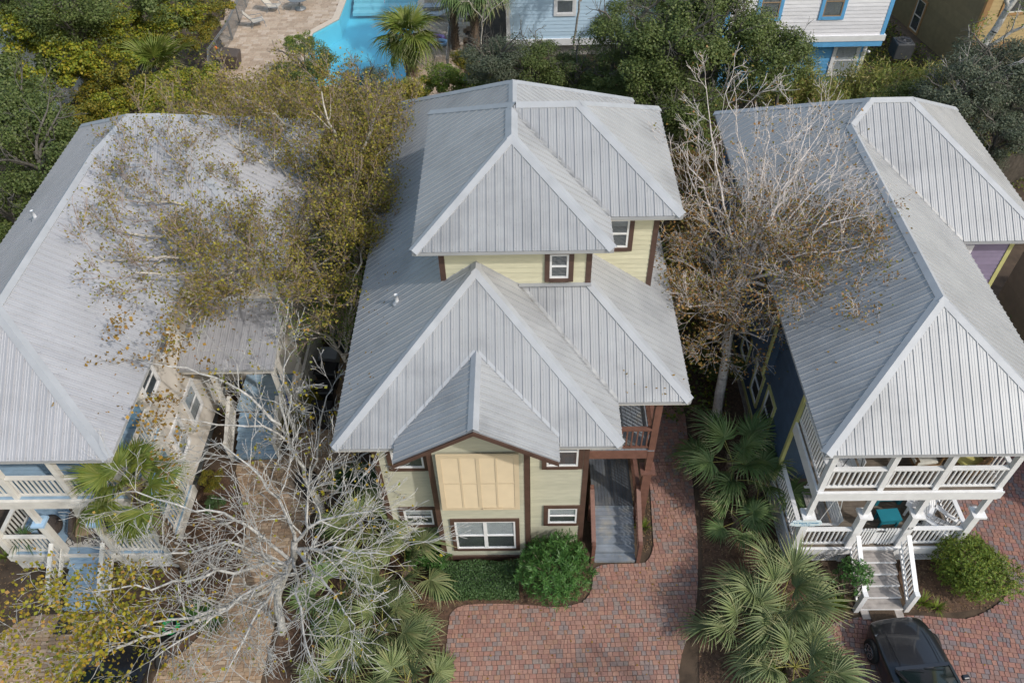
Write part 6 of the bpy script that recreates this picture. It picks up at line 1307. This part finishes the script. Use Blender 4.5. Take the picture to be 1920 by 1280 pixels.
SHRUBS = [
    ((-24.37, 35.82, 4.2), 2.6, 'leaf_oak', 'green mass hiding most of the white shed'),
    ((-23.04, 37.21, 4.0), 2.6, 'leaf_vine', 'green vine mound between the white shed and the thicket palm'),
    ((-24.64, 38.92, 5), 2.8, 'leaf_vine', 'tall vine mass behind the white shed'),
    ((-22.33, 41.43, 4.2), 2.6, 'leaf_vine', 'vine-hung mound at the top edge beside the dark oak'),
    ((-19.63, 42.91, 4.2), 2.4, 'leaf_oak', 'green crown at the top edge above the thicket palm'),
    ((-16.40, 34.84, 2.6), 1.5, 'leaf_vine', 'yellow-green shrub tight behind the cream roof'),
    ((-21.25, 42.25, 3.2), 2.2, 'leaf_vine', 'yellow-green vine-covered shrub, top of the thicket'),
    ((-19.05, 43.01, 3.4), 2.2, 'leaf_vine', 'broad vine mound right of the dark oak at top left'),
    ((-17.93, 44.73, 3.2), 1.9, 'leaf_gold', 'golden-leaved vine mound along the pool fence'),
    ((-18.18, 42.73, 2.6), 1.3, 'leaf_gold', 'hanging golden vines above the pool fence path'),
    ((-21.40, 39.06, 3.0), 1.9, 'leaf_vine', 'green vine mound left of the thicket palm'),
    ((-22.20, 37.43, 3.0), 1.9, 'leaf_gold', 'orange-tinted vine mound near the white shed'),
    ((-19.71, 36.54, 3.0), 1.9, 'leaf_gold', 'gold and green mound below the thicket palm'),
    ((-17.91, 36.57, 2.8), 1.8, 'leaf_vine', 'low vine mound directly below the thicket palm'),
    ((-16.14, 37.03, 2.8), 1.7, 'leaf_vine', 'yellow-green shrub right of the thicket palm'),
    ((-20.58, 35.48, 2.6), 1.7, 'leaf_vine', 'green shrub just behind the cream house roof end'),
    ((-21.08, 34.18, 2.8), 1.5, 'leaf_gold', 'gold shrub at the upper left corner of the cream house roof'),
    ((-17.71, 35.04, 2.8), 1.6, 'leaf_vine', 'shrub behind the middle of the cream house roof'),
    ((-14.91, 34.60, 3.0), 1.7, 'leaf_olive', 'brown-olive shrub behind the cream house roof'),
    ((-13.72, 35.40, 2.8), 1.6, 'leaf_olive', 'brown-olive shrub by the lower pool fence'),
    ((-11.62, 37.04, 3.0), 1.6, 'leaf_olive', 'brown-olive shrub at the near pool deck'),
    ((-12.19, 41.85, 2.6), 1.2, 'leaf_lime', 'bright green shrub at the edge of the pool deck'),
    ((-11.61, 34.98, 3.0), 1.9, 'leaf_olive', 'olive shrub in front of the pool shrubs, left'),
    ((-9.31, 33.83, 3.2), 1.9, 'leaf_olive', 'olive shrub between the pool and the cream house'),
    ((-6.97, 33.14, 3.0), 1.6, 'leaf_olive', 'russet-gold shrub left of the cottage roof'),
    ((-5.85, 35.63, 2.8), 1.4, 'leaf_olive', 'russet-gold shrub touching the cottage roof'),
    ((-4.05, 37.85, 2.4), 1.4, 'leaf_lime', 'yellow-flowered green shrub below the round palm'),
    ((-2.94, 37.37, 2.2), 1.3, 'leaf_lime', 'green shrub with yellow tips behind the cottage roof'),
    ((-5.17, 37.54, 2.0), 1.3, 'leaf_vine', 'low shrub at the foot of the round palm'),
    ((-2.14, 38.15, 2.2), 1.2, 'leaf_oak', 'green shrub behind the left part of the cottage ridge'),
    ((-3.13, 41.24, 1.8), 1.2, 'leaf_gold', 'golden shrub beside the grey pool fence'),
    ((2.23, 37.01, 2.0), 1.3, 'leaf_oak', 'shrub behind the cottage ridge, right of its peak'),
    ((4.09, 36.42, 2.0), 1.2, 'leaf_vine', 'yellowish shrub behind the cottage ridge'),
    ((5.82, 35.25, 2.2), 1.5, 'leaf_oak', 'dark shrub behind the tower roof'),
    ((7.90, 32.17, 2.6), 1.6, 'leaf_oak', 'dark shrub between the two grey roofs'),
    ((7.52, 29.51, 2.4), 1.5, 'leaf_russet', 'russet shrub beside the tower wall'),
    ((6.88, 26.18, 1.8), 1.3, 'leaf_russet', 'russet shrub by the right tower corner'),
    ((6.77, 23.65, 1.4), 1.2, 'leaf_russet', 'russet shrub by the right cottage eave'),
    ((7.22, 21.16, 1.2), 1.0, 'leaf_russet', 'low russet shrub in front of the blue house windows'),
    ((6.63, 19.36, 1.1), 0.9, 'leaf_oak', 'green shrub at the foot of the pale trunk'),
    ((7.61, 19.00, 1.2), 0.6, 'leaf_oak', 'small shrub against the blue wall'),
    ((-7.28, 25.04, 3.0), 1.8, 'leaf_olive', 'olive undergrowth along the left wall of the cottage'),
    ((-7.23, 28.00, 3.2), 1.8, 'leaf_olive', 'brown undergrowth left of the cottage roof edge'),
    ((-6.94, 31.37, 3.4), 1.8, 'leaf_olive', 'brown-gold undergrowth by the rear cottage roof'),
    ((-8.95, 29.93, 3.0), 1.8, 'leaf_olive', 'olive undergrowth between both roofs, far'),
    ((-7.36, 22.50, 1.6), 1.2, 'leaf_lime', 'yellow-green undergrowth above the bins'),
    ((-7.95, 18.00, 0.9), 0.75, 'leaf_gold', 'golden shrub beside the blue side stair'),
    ((-8.13, 17.20, 0.7), 0.6, 'leaf_gold', 'yellow-leaved shrub at the foot of the side stair'),
    ((-5.95, 14.66, 0.8), 0.85, 'leaf_hedge', 'dark green shrub by the left front corner of the cottage'),
    ((-5.29, 14.92, 0.7), 0.7, 'leaf_hedge', 'dark low shrub against the cottage wall corner'),
    ((-10.58, 14.85, 0.6), 0.55, 'leaf_gold', 'yellow-spotted shrub below the cream wall'),
    ((-10.29, 13.98, 0.5), 0.5, 'leaf_hedge', 'low green shrub on the mulch by the cream wall'),
    ((18.58, 21.39, 1.6), 0.9, 'leaf_fresh', 'fresh green shrub at the right edge beside the blue house'),
    ((18.35, 20.67, 1.2), 0.7, 'leaf_fresh', 'green shrub at the right edge, nearer one'),
    ((-21.41, 25.48, 1.8), 1.6, 'leaf_olive', 'olive shrub left of the cream house eave'),
    ((-19.78, 26.35, 2.2), 1.6, 'leaf_oak', 'green shrub under the cream house eave'),
]
rg = random.Random(5)
for i, (c, r, leaf, label) in enumerate(BG):
    place('oak_tree', 'tree', CR[i % 4], LM[i % 3], c, r, leaf, label, 'oaks behind and beside the houses', rg.uniform(0, 6.28), rg.uniform(.85, 1.1))
for i, (c, r, leaf, label) in enumerate(SHRUBS):
    place('shrub', 'shrub', SH[i % 3], None, c, r, leaf, label, 'shrubs round the houses', rg.uniform(0, 6.28), rg.uniform(.85, 1.15))
# undergrowth filling the thicket floor
UG = []
for poly, n, z1, sd in (([(-45, 25), (-45, 66), (-19, 66), (-18.6, 44), (-17, 39), (-17.4, 28.5), (-18, 15)], 26000, 2.2, 1), ([(-17, 28), (-17.2, 39), (-4, 39.4), (-3, 44), (21, 39.3), (30, 41), (30, 32), (17.5, 28.8), (-5, 29)], 26000, 1.8, 2), ([(17, 37.8), (23.5, 37.8), (24.2, 41), (22, 50), (19, 50), (19, 40.2), (17, 40.2)], 5000, .7, 6), ([(4.6, 17.5), (7.3, 17.5), (7.3, 28), (4.6, 28)], 2600, .7, 4), ([(-7.9, 22.5), (-5.1, 22), (-5.1, 29), (-7.9, 29)], 3500, 1.6, 5)):
    g_ = np.random.default_rng(sd); q_ = scatter(poly, n, sd + 20); hgt = (.5 + .5 * np.sin(q_[:, 0] * 1.3 + 2 * np.sin(q_[:, 1] * .9))) * z1
    UG.append(np.c_[q_, g_.uniform(.02, 1, n) * (hgt * .9 + .15)])
P = np.concatenate(UG); m1 = np.random.default_rng(1).random(len(P)) < .6
tag(leaves_obj('undergrowth', P[m1], .16, 'leaf_oak', 71), kind='stuff'); tag(leaves_obj('undergrowth', P[~m1], .15, 'leaf_vine', 72), kind='stuff')

# ---------------------------------------------------------------- palms
def frond_mesh(name, seed, leaf, n=38, droop=.5, pet=.75, blade=1.0, spread=2.05):
    """fan frond: stalk along +x, blade bent down at the stalk's end; each leaflet folded, separate at its end and drooping at the tip"""
    g = random.Random(seed); V = []; F = []; MI = []; V2 = MB()
    V2.tube([(0, 0, 0), (pet * .5, 0, .03), (pet, 0, .0), (pet + .18, 0, -.03)], [.020, .014, .011, .006], 4)
    for i in range(n):
        u = (i + .5) / n * 2 - 1 + g.uniform(-.012, .012); a = u * spread; L = blade * (1 - .30 * abs(u) ** 2) * g.uniform(.86, 1.08); tilt = .34 * math.sin(abs(u) * 1.6) - .18 + g.uniform(-.09, .09); dr = droop * g.uniform(.5, 1.6)
        bx = pet + .20 * (1 - abs(u)); K = 6; row = []; sw = g.uniform(-.06, .06)
        for k in range(K + 1):
            s = k / K; rr = L * s; aa = a + sw * s * s; x = bx + rr * math.cos(aa) * .98; y = rr * math.sin(aa); z = tilt * rr - dr * (max(0, s - .4) ** 2) * L * 1.5 + .02
            w = (.013 + .026 * min(1, s * 2.2)) * (1 - max(0, s - .45) / .55 * .93) * .82
            if k == 0: w = .012
            px_, py_ = -math.sin(aa) * w, math.cos(aa) * w; row.append(((x + px_, y + py_, z + w * .7), (x, y, z - w * .35), (x - px_, y - py_, z + w * .7)))
        b = len(V)
        for r_ in row: V.extend(r_)
        for k in range(K):
            for j in (0, 1): F.append((b + k * 3 + j, b + k * 3 + j + 1, b + k * 3 + 3 + j + 1, b + k * 3 + 3 + j)); MI.append(1 if k >= K - 1 and g.random() < .75 else 0)
    me = np_mesh(name, np.array(V), np.array(F), M[leaf]); me.materials.append(M['palm_tip']); me.polygons.foreach_set('material_index', MI)
    st = bpy.data.meshes.new(name + '_stalk'); st.from_pydata(V2.v, [], V2.f); st.materials.append(M['petiole'])
    return me, st
FR = {}
def fronds(leaf, droop, pet):
    k = (leaf, droop, pet)
    if k not in FR: FR[k] = [frond_mesh('frond', 300 + i + len(FR) * 7, leaf, n=34 + 3 * i, droop=droop * (.7 + .4 * i), pet=pet) for i in range(3)]
    return FR[k]
def palm(loc, h, n, r, leaf, label, group, seed, droop=.5, pet=.75, tr=.16, el0=80, el1=-25, lean=(0, 0), skirt=0):
    t = thing('palm', label, 'palm', loc, group); g = random.Random(seed); fm = fronds(leaf, droop, pet)
    q = MB(); k = 9; P_ = [(loc[0] + lean[0] * s * s, loc[1] + lean[1] * s * s, h * s) for s in [i / k for i in range(k + 1)]]
    q.tube(P_, [tr * (1.15 - .15 * i / k) * (1 + .07 * (i % 2)) for i in range(k + 1)], 10)
    for i in range(int(h / .16)):       # old leaf boots
        z = .1 + i * .16; a = i * 2.4; s = z / max(h, .1); cx, cy = loc[0] + lean[0] * s * s, loc[1] + lean[1] * s * s
        for da in (0, 2.1, 4.2): q.beam((cx + tr * .9 * math.cos(a + da), cy + tr * .9 * math.sin(a + da), z), (cx + (tr + .09) * math.cos(a + da), cy + (tr + .09) * math.sin(a + da), z + .2), .08, .03)
    obj('trunk', q, M['palm_trunk'], t)
    top = Vector((lean[0], lean[1], h))
    for i in range(n):
        f = (i + .5) / n; el = R(el0 + (el1 - el0) * f ** .85 + g.uniform(-7, 7)); az = i * 2.39996 + g.uniform(-.25, .25); s = r / (1 + pet) * g.uniform(.85, 1.12) * (.75 + .25 * min(1, f * 3))
        me, st = fm[g.randrange(3)]
        o = link('frond', me, t, top); o.rotation_euler = Matrix.Rotation(az, 3, 'Z').to_euler() if 0 else (Matrix.Rotation(az, 3, 'Z') @ Matrix.Rotation(-el, 3, 'Y') @ Matrix.Rotation(g.uniform(-.5, .5), 3, 'X')).to_euler(); o.scale = (s, s, s)
        link('stalk', st, o)
    return t
PG = 'fan palms round the houses'
palm((7.3, 10.35, 0), .8, 11, 1.95, 'palm_silver', 'silvery fan palm left of the white stair, the one nearer to the stair', PG, 1, .6, .95, el0=75, el1=0)
palm((6.25, 9.5, 0), .6, 10, 1.8, 'palm_silver', 'silvery fan palm in the bed at the bottom, left of the dark grey car', PG, 2, .6, .95, el0=75, el1=0)
palm((7.35, 8.55, 0), .6, 11, 1.85, 'palm_silver', 'silvery fan palm whose fronds brush the dark grey car', PG, 12, .65, .95, el0=70, el1=-5)
palm((6.7, 14.9, 0), 1.3, 10, 1.95, 'palm_green', 'green fan palm in front of the blue house corner, left one', PG, 3, .5, 1.0, el1=-20)
palm((7.5, 14.3, 0), 1.0, 8, 1.8, 'palm_green', 'green fan palm against the white side railing', PG, 4, .55, 1.0, el1=-20)
palm((6.75, 13.2, 0), .5, 5, 1.35, 'palm_green', 'low green fan palm drooping over the mulch, front of its group', PG, 5, .6, .9, el0=60)
palm((-10.5, 11.75, 0), 5.0, 17, 1.6, 'palm_bright', 'tall fan palm rising beside the cream house porch', PG, 6, .55, .9, el1=-50)
palm((-4.75, 12.2, 0), 1.7, 9, 1.5, 'palm_silver', 'fan palm at the left front wall of the yellow cottage', PG, 7, .45, .9, el1=10)
palm((-3.7, 11.4, 0), .9, 8, 1.8, 'palm_silver', 'fan palm spreading to the hedge left of the big front window', PG, 8, .5, .9)
palm((-4.2, 9.6, 0), .8, 11, 1.8, 'palm_silver', 'fan palm at the left edge of the brick driveway, middle of its group', PG, 9, .5, .95)
palm((-5.0, 8.3, 0), .6, 10, 1.6, 'palm_silver', 'fan palm under the bare branches at the bottom edge', PG, 10, .55, .95)
palm((-3.4, 8.2, 0), .5, 9, 1.7, 'palm_silver', 'fan palm at the bottom edge next to the brick driveway', PG, 13, .55, .95)
palm((-5.6, 10.8, 0), .5, 9, 1.6, 'palm_green', 'shaded fan palm behind the bare tree trunk', PG, 14, .5, .95)
palm((-6.25, 42.3, 0), 2.6, 26, 1.95, 'palm_bright', 'round bright green palm in front of the pool', PG, 15, .6, .6, tr=.30, el1=-45)
palm((-2.6, 43.6, 0), 5.0, 22, 2.4, 'palm_green', 'tall drooping palm between pool and pale blue house', PG, 16, .8, .6, tr=.22, el1=-60)
palm((-3.9, 45.4, 0), 5.6, 20, 2.3, 'palm_green', 'second tall palm at the top edge behind the pool fence', PG, 17, .8, .6, tr=.2, el1=-60)
palm((-19.6, 40.5, 0), 2.0, 12, 2.2, 'palm_bright', 'pale fan palm standing in the vine thicket', PG, 18, .4, .6, el1=15)
palm((4.7, 20.3, 0), .9, 9, 1.4, 'palm_green', 'small fan palm behind the right corner trim of the tower', PG, 19, .5, .6)

# ---------------------------------------------------------------- clipped and loose shrubs close by
def rosettes(name, cat, label, c, rad, n, leaf, L, seed, squash=.95, w=.17, per=11):
    """a bush of leafy shoot ends: whorls of lance leaves over an uneven mound"""
    t = thing(name, label, cat, (c[0], c[1], 0)); g = np.random.default_rng(seed)
    u = g.normal(size=(n, 3)); u /= np.linalg.norm(u, axis=1)[:, None]; u[:, 2] = np.where(u[:, 2] < -.35, -u[:, 2], u[:, 2])
    d = g.normal(size=(16, 3)); d /= np.linalg.norm(d, axis=1)[:, None]; lump = .92 + .22 * (np.clip(u @ d.T, 0, 1) ** 9).sum(1)
    C_ = u * ((1 - .5 * g.random(n) ** 1.6) * lump * g.uniform(.93, 1.1, n))[:, None] * np.array([rad, rad, rad * squash]) + np.array(c); C_[:, 2] = np.maximum(C_[:, 2], .08)
    V = []; ax = u * .8 + g.normal(0, .35, (n, 3)) + np.array([0, 0, .35]); ax /= np.linalg.norm(ax, axis=1)[:, None]
    for k in range(per):
        v = g.normal(size=(n, 3)); v -= (v * ax).sum(1)[:, None] * ax; v /= np.linalg.norm(v, axis=1)[:, None]; dr = ax * g.uniform(.1, 1.1, n)[:, None] + v; dr /= np.linalg.norm(dr, axis=1)[:, None]
        l = (L * g.uniform(.65, 1.15, n))[:, None]; sd = np.cross(dr, ax); sd /= np.linalg.norm(sd, axis=1)[:, None] + 1e-9; p0 = C_ + ax * g.uniform(-.08, .06, n)[:, None]
        V.append(np.stack([p0, p0 + dr * l * .5 + sd * l * w * .5, p0 + dr * l - ax * l * .12, p0 + dr * l * .5 - sd * l * w * .5], 1))
    V = np.concatenate(V).reshape(-1, 3); F = np.arange(len(V)).reshape(-1, 4)
    link('foliage', np_mesh('foliage', V - np.array(wloc(t)), F, M[leaf]), t)
    s = []
    for i in range(0, n, max(1, n // 60)): s.append((c[0] + g.normal(0, .06), c[1] + g.normal(0, .06), 0, *C_[i], .014, .006))
    v, f = tubes(s, 4); tag(link('stems', np_mesh('stems', v - np.array(wloc(t)), f, M['bark_brown'], True), t), kind='stuff'); return t
rosettes('oleander_bush', 'bush', 'large rounded glossy green bush between the front window and the entry stair', (.85, 11.35, .85), .98, 900, 'leaf_fresh', .17, 81)
rosettes('round_bush', 'bush', 'clipped round olive green bush right of the white porch stair', (13.2, 11.35, .70), .98, 2600, 'leaf_lime', .075, 82, .85, .5, 8)
rosettes('trailing_shrub', 'bush', 'leafy shrub leaning over the left rail of the white porch stair', (9.5, 10.95, 1.1), .42, 190, 'leaf_fresh', .10, 83, 1.5, .42, 8)
t = thing('hedge', 'low clipped hedge under the double front window of the cottage', 'hedge', (-1.55, 11.3, 0)); g_ = np.random.default_rng(84); n = 15000
P = np.c_[g_.uniform(-2.85, -.28, n), g_.uniform(10.85, 11.85, n), g_.uniform(.05, .62, n)]; up_ = g_.random(n) < .55; P[up_, 2] = .58 + .07 * np.sin(P[up_, 0] * 5) * np.sin(P[up_, 1] * 4 + 1) + g_.normal(0, .03, up_.sum())
side = (~up_) & (g_.random(n) < .6); P[side, 1] = 10.85 + g_.normal(0, .03, side.sum()); leaves_obj('foliage', P, .052, 'leaf_hedge', 85, t, asp=.6)
q = MB(); q.box(-2.72, -.42, 10.98, 11.76, .02, .42); obj('core', q, M['dark'], t)
for i, (c, r, lb) in enumerate((((-2.75, 11.95, .35), .45, 'leafy green shrub at the left end of the hedge by the wall corner'), ((-3.4, 12.15, .3), .45, 'low green shrub against the cottage wall, left of the bay'), ((-6.35, 13.2, .25), .4, 'dark low shrub behind the bare tree with the low fork'))): tag(rosettes('small_shrub', 'shrub', lb, c, r, 150, 'leaf_fresh' if i < 2 else 'leaf_hedge', .14, 86 + i), group='small shrubs by the cottage wall')
# grassy and ferny clumps
def clump(loc, n, L, leaf, label, seed, name='fern', cat='plant', w=.02, up=1.0):
    t = thing(name, label, cat, loc, 'ferny clumps in the beds'); g = random.Random(seed); V = []; F = []
    for i in range(n):
        a = g.uniform(0, 6.28); l = L * g.uniform(.6, 1.1); lean = g.uniform(.35, 1.1); b = len(V)
        for k in range(5):
            s = k / 4; rr = l * s * math.sin(lean * (.5 + .5 * s)); z = l * s * math.cos(lean * (.4 + .8 * s)) * up; ww = w * (1 - s * .9)
            x, y = rr * math.cos(a) + .05 * math.cos(a), rr * math.sin(a) + .05 * math.sin(a); V += [(x - math.sin(a) * ww, y + math.cos(a) * ww, z + .01), (x + math.sin(a) * ww, y - math.cos(a) * ww, z + .01)]
        for k in range(4): F.append((b + 2 * k, b + 2 * k + 1, b + 2 * k + 3, b + 2 * k + 2))
    link('blades', np_mesh('blades', np.array(V), np.array(F), M[leaf]), t); return t
for i, (x, y, z, n, L, leaf, lb) in enumerate(((-9.9, 10.35, .02, 130, .75, 'leaf_fresh', 'dark green ferny clump at the bend of the tan path'), (-9.35, 10.1, .02, 80, .55, 'leaf_fresh', 'smaller ferny clump beside the tan path bend'), (8.75, 10.35, .02, 60, .5, 'leaf_lime', 'ferny clump left of the white stair foot'), (9.25, 10.55, .02, 60, .5, 'leaf_lime', 'ferny clump right beside the white stair newel'), (11.75, 10.6, .02, 60, .45, 'leaf_lime', 'ferny clump right of the white stair foot'),
        (12.15, 10.45, .02, 50, .4, 'leaf_lime', 'small ferny clump under the clipped round bush'), (3.75, 13.2, .02, 60, .4, 'leaf_lime', 'grassy tuft in the strip beside the entry stair'), (3.75, 14.1, .02, 40, .3, 'leaf_lime', 'second grassy tuft farther along the entry stair'), (-3.2, 9.3, .02, 70, .5, 'leaf_lime', 'bright ferny clump between the driveway palms'), (6.9, 8.5, .02, 70, .5, 'leaf_lime', 'ferny clump under the silvery palm at the bottom'), (-16.7, 12.4, .02, 40, .4, 'leaf_lime', 'green tuft left of the cream house porch'))):
    clump((x, y, z), n, L, leaf, lb, 90 + i)
t = thing('potted_plant', 'strappy green plant in a pot on the porch corner of the cream house', 'plant', (-15.55, 12.45, .9)); q = MB(); q.lathe((-15.55, 12.45, .9), [(.13, 0), (.2, .3), (.2, .34), (.15, .34)], 12); obj('pot', q, M['terracotta'], t, True)
g = random.Random(3); q = MB()
for i in range(46):
    a = g.uniform(0, 6.28); l = g.uniform(.4, .75); pr = None
    for k in range(5):
        s = k / 4; x, y, z = -15.55 + l * s * math.cos(a), 12.45 + l * s * math.sin(a), 1.22 + .55 * s - .65 * s * s; w_ = .022 * (1 - .85 * s); cur = ((x - w_ * math.sin(a), y + w_ * math.cos(a), z), (x + w_ * math.sin(a), y - w_ * math.cos(a), z))
        if pr: q.poly([pr[0], pr[1], cur[1], cur[0]])
        pr = cur
obj('blades', q, M['leaf_hedge'], t)
# bamboo thicket behind the blue house
def bamboo(i, x, y, label):
    t = thing('bamboo', label, 'bamboo', (x, y, 0), 'bamboo clumps behind the blue house'); g = np.random.default_rng(400 + i); s = []; P = []
    for k in range(16):
        a = g.uniform(0, 6.28); q0 = np.array([x + g.normal(0, .35), y + g.normal(0, .35), 0]); h = g.uniform(1.7, 3.2); ln = g.uniform(.1, .5); pr = q0
        for j in range(1, 7):
            u = j / 6; q1 = q0 + np.array([ln * math.cos(a) * u * u * h * .5, ln * math.sin(a) * u * u * h * .5, h * u]); s.append((*pr, *q1, .016, .012)); pr = q1
            if j > 1: P.append(q1 + g.normal(0, .22, (46, 3)))
    v, f = tubes(s, 4); off = np.array(wloc(t)); tag(link('culms', np_mesh('culms', v - off, f, M['bark_brown'], True), t), kind='stuff')
    leaves_obj('foliage', np.concatenate(P), .25, 'leaf_bamboo', 420 + i, t, asp=.17)
for i, (x, y) in enumerate(((13.2, 36.6), (14.4, 37.2), (15.6, 36.2), (16.7, 37.4), (17.9, 36.4), (18.9, 37.3), (20.0, 36.6), (21.2, 37.4), (14.9, 34.8), (17.2, 34.6), (19.4, 34.9))):
    bamboo(i, x, y, ('straw-tipped bamboo clump in front of the bright blue wall, leftmost', 'bamboo clump below the bright blue wall', 'tallest bamboo clump in front of the blue ground-floor window', 'bamboo clump under the floodlight corner', 'bamboo clump left of the dark air conditioner', 'bamboo clump in front of the dark air conditioner', 'bamboo clump right of the dark air conditioner', 'bamboo clump next to the grey-green oaks', 'front bamboo clump behind the left part of the ridge', 'front bamboo clump behind the blue house ridge', 'front bamboo clump near the right end of the ridge')[i])
# bare and bleached trees at the top right, and grey snags in the oaks
def snag(base, limbs, label, seed, bark='bark_grey', r=.16, n=0, leaf=None, size=.1, k=6, L=.9, depth=1):
    t = thing('bare_tree', label, 'tree', (base[0], base[1], 0)); T_ = Tree(seed)
    for i, Lb in enumerate(limbs):
        P_ = T_.limb(Lb, r if i == 0 else r * .5, r * .5 if i == 0 else .015, .05)
        if i: T_.sprout(P_, k, L, depth, .3, .8, .2, .5, step=.2, rmin=.008)
    T_.build(t, bark)
    if n: leaves_obj('leaves', tip_points(T_, n, .15), size, leaf, seed, t, asp=.5)
snag((23.0, 38.5), [[(23.0, 38.5, 0), (23.3, 38.6, 2.5), (24.0, 38.8, 5.0), (24.4, 39.0, 7.0)], [(23.4, 38.6, 3.0), (24.6, 38.2, 4.4), (26.5, 38.0, 5.6)], [(24.0, 38.8, 5.0), (23.3, 39.0, 6.5), (22.8, 39.2, 8)], [(23.2, 38.6, 2.0), (22.4, 38.0, 3.6), (21.8, 37.8, 4.8)], [(24.2, 38.9, 5.8), (25.4, 38.8, 7.4), (26.0, 39, 8.4)]], 'leaning grey-barked tree with sparse green and orange leaves before the mustard house', 501, 'bark_silver', .26, 900, 'leaf_lime', .12)
snag((21.0, 33.5), [[(21.0, 33.5, 0), (20.8, 33.2, 2.0), (20.3, 33.0, 4.0), (19.8, 32.6, 5.0)], [(20.3, 33.0, 4.0), (21.2, 32.9, 5.0), (21.9, 32.6, 5.6)], [(20.3, 33, 4), (19.4, 32.9, 4.9), (18.8, 32.4, 5.2)], [(20.8, 33.2, 2.5), (21.9, 32.4, 3.6), (23.0, 32.2, 4.2)]], 'bleached twisted snag among the grey-green oaks at the right edge', 502, 'bark_white', .12, k=8)
snag((-2.3, 41.5), [[(-2.3, 41.5, 0), (-2.2, 41.4, 2.5), (-2.0, 41.3, 4.0)], [(-2.0, 41.3, 3.8), (-1.2, 41.1, 4.8), (-.4, 41.0, 5.2)], [(-2.0, 41.3, 4.0), (-2.9, 41.2, 5.2), (-3.3, 41.2, 5.8)], [(-2, 41.3, 4), (-1.6, 40.8, 5.4)]], 'pale bare twigs above the oak beside the pool fence', 503, 'bark_pale', .06)
snag((8.2, 31.5), [[(8.2, 31.5, 0), (8.0, 31.3, 2.5), (7.6, 31.0, 4.5)], [(7.6, 31, 4.4), (6.6, 30.6, 4.9), (5.6, 30.4, 4.6)], [(7.6, 31, 4.4), (8.4, 30.6, 5.4), (9.0, 30.4, 5.8)], [(8, 31.3, 3), (6.9, 30.2, 3.2), (5.9, 29.8, 2.9)]], 'grey dead branches drooping in the dark gap behind the tower', 504, 'bark_grey', .07, k=8)
snag((2.9, 42.3), [[(2.9, 42.3, 0), (3.0, 42.2, 3), (3.3, 42.1, 5.4)], [(3.2, 42.2, 4.4), (4.4, 42.3, 6.4), (5.2, 42.6, 7.6)], [(3.3, 42.1, 5.2), (3.6, 42.3, 7), (4.6, 42.6, 8.3)], [(3.2, 42.2, 4.6), (2.6, 42, 6), (2.4, 42, 6.8)]], 'loose russet and green tree in front of the pale blue house windows', 505, 'bark_grey', .09, 2600, 'leaf_russet', .13, k=9)
# a slim tree just outside the picture whose shadow crosses the brick driveway
snag((8.9, 4.0), [[(8.9, 4.0, 0), (8.85, 4.0, 4.0), (8.9, 3.9, 8.6)], [(8.9, 3.95, 6.0), (8.3, 3.6, 7.2), (8.0, 3.4, 8.0)], [(8.9, 3.95, 6.6), (9.4, 3.6, 7.8), (9.7, 3.4, 8.6)]], 'slim tree outside the picture that throws the long shadow over the driveway', 506, 'bark_grey', .17, 700, 'leaf_oak', .12)
# leaves that have blown onto the roofs
def on_plane(p0, u, w, n, seed, lift=.045):
    g = np.random.default_rng(seed); a = g.random((n, 2)); p0, u, w = (np.array(q, float) for q in (p0, u, w)); return p0 + a[:, :1] * u + a[:, 1:] * w + np.array([0, 0, lift])
RL = np.concatenate([on_plane((-11.1, 16.8, 4.0), (3.0, 0, 0), (0, 2.4, .60), 46, 1), on_plane((-10.6, 12.5, 6.55), (0, 6, 0), (-1.6, 0, 1.09), 60, 2), on_plane((-10.4, 18.75, 6.55), (2.6, 0, 0), (0, 2.2, 1.5), 60, 3),
    on_plane((-4.9, 13, 6.52), (0, 9, 0), (1.2, 0, .88), 70, 4), on_plane((7.45, 14, 6.53), (0, 8, 0), (1.8, 0, 1.26), 60, 5), on_plane((2.6, 13.3, 6.56), (1.6, 0, 0), (0, .6, .44), 12, 6)])
tag(leaves_obj('fallen_leaves', RL, .075, 'leaf_orange', 96, flat=.8), kind='stuff')
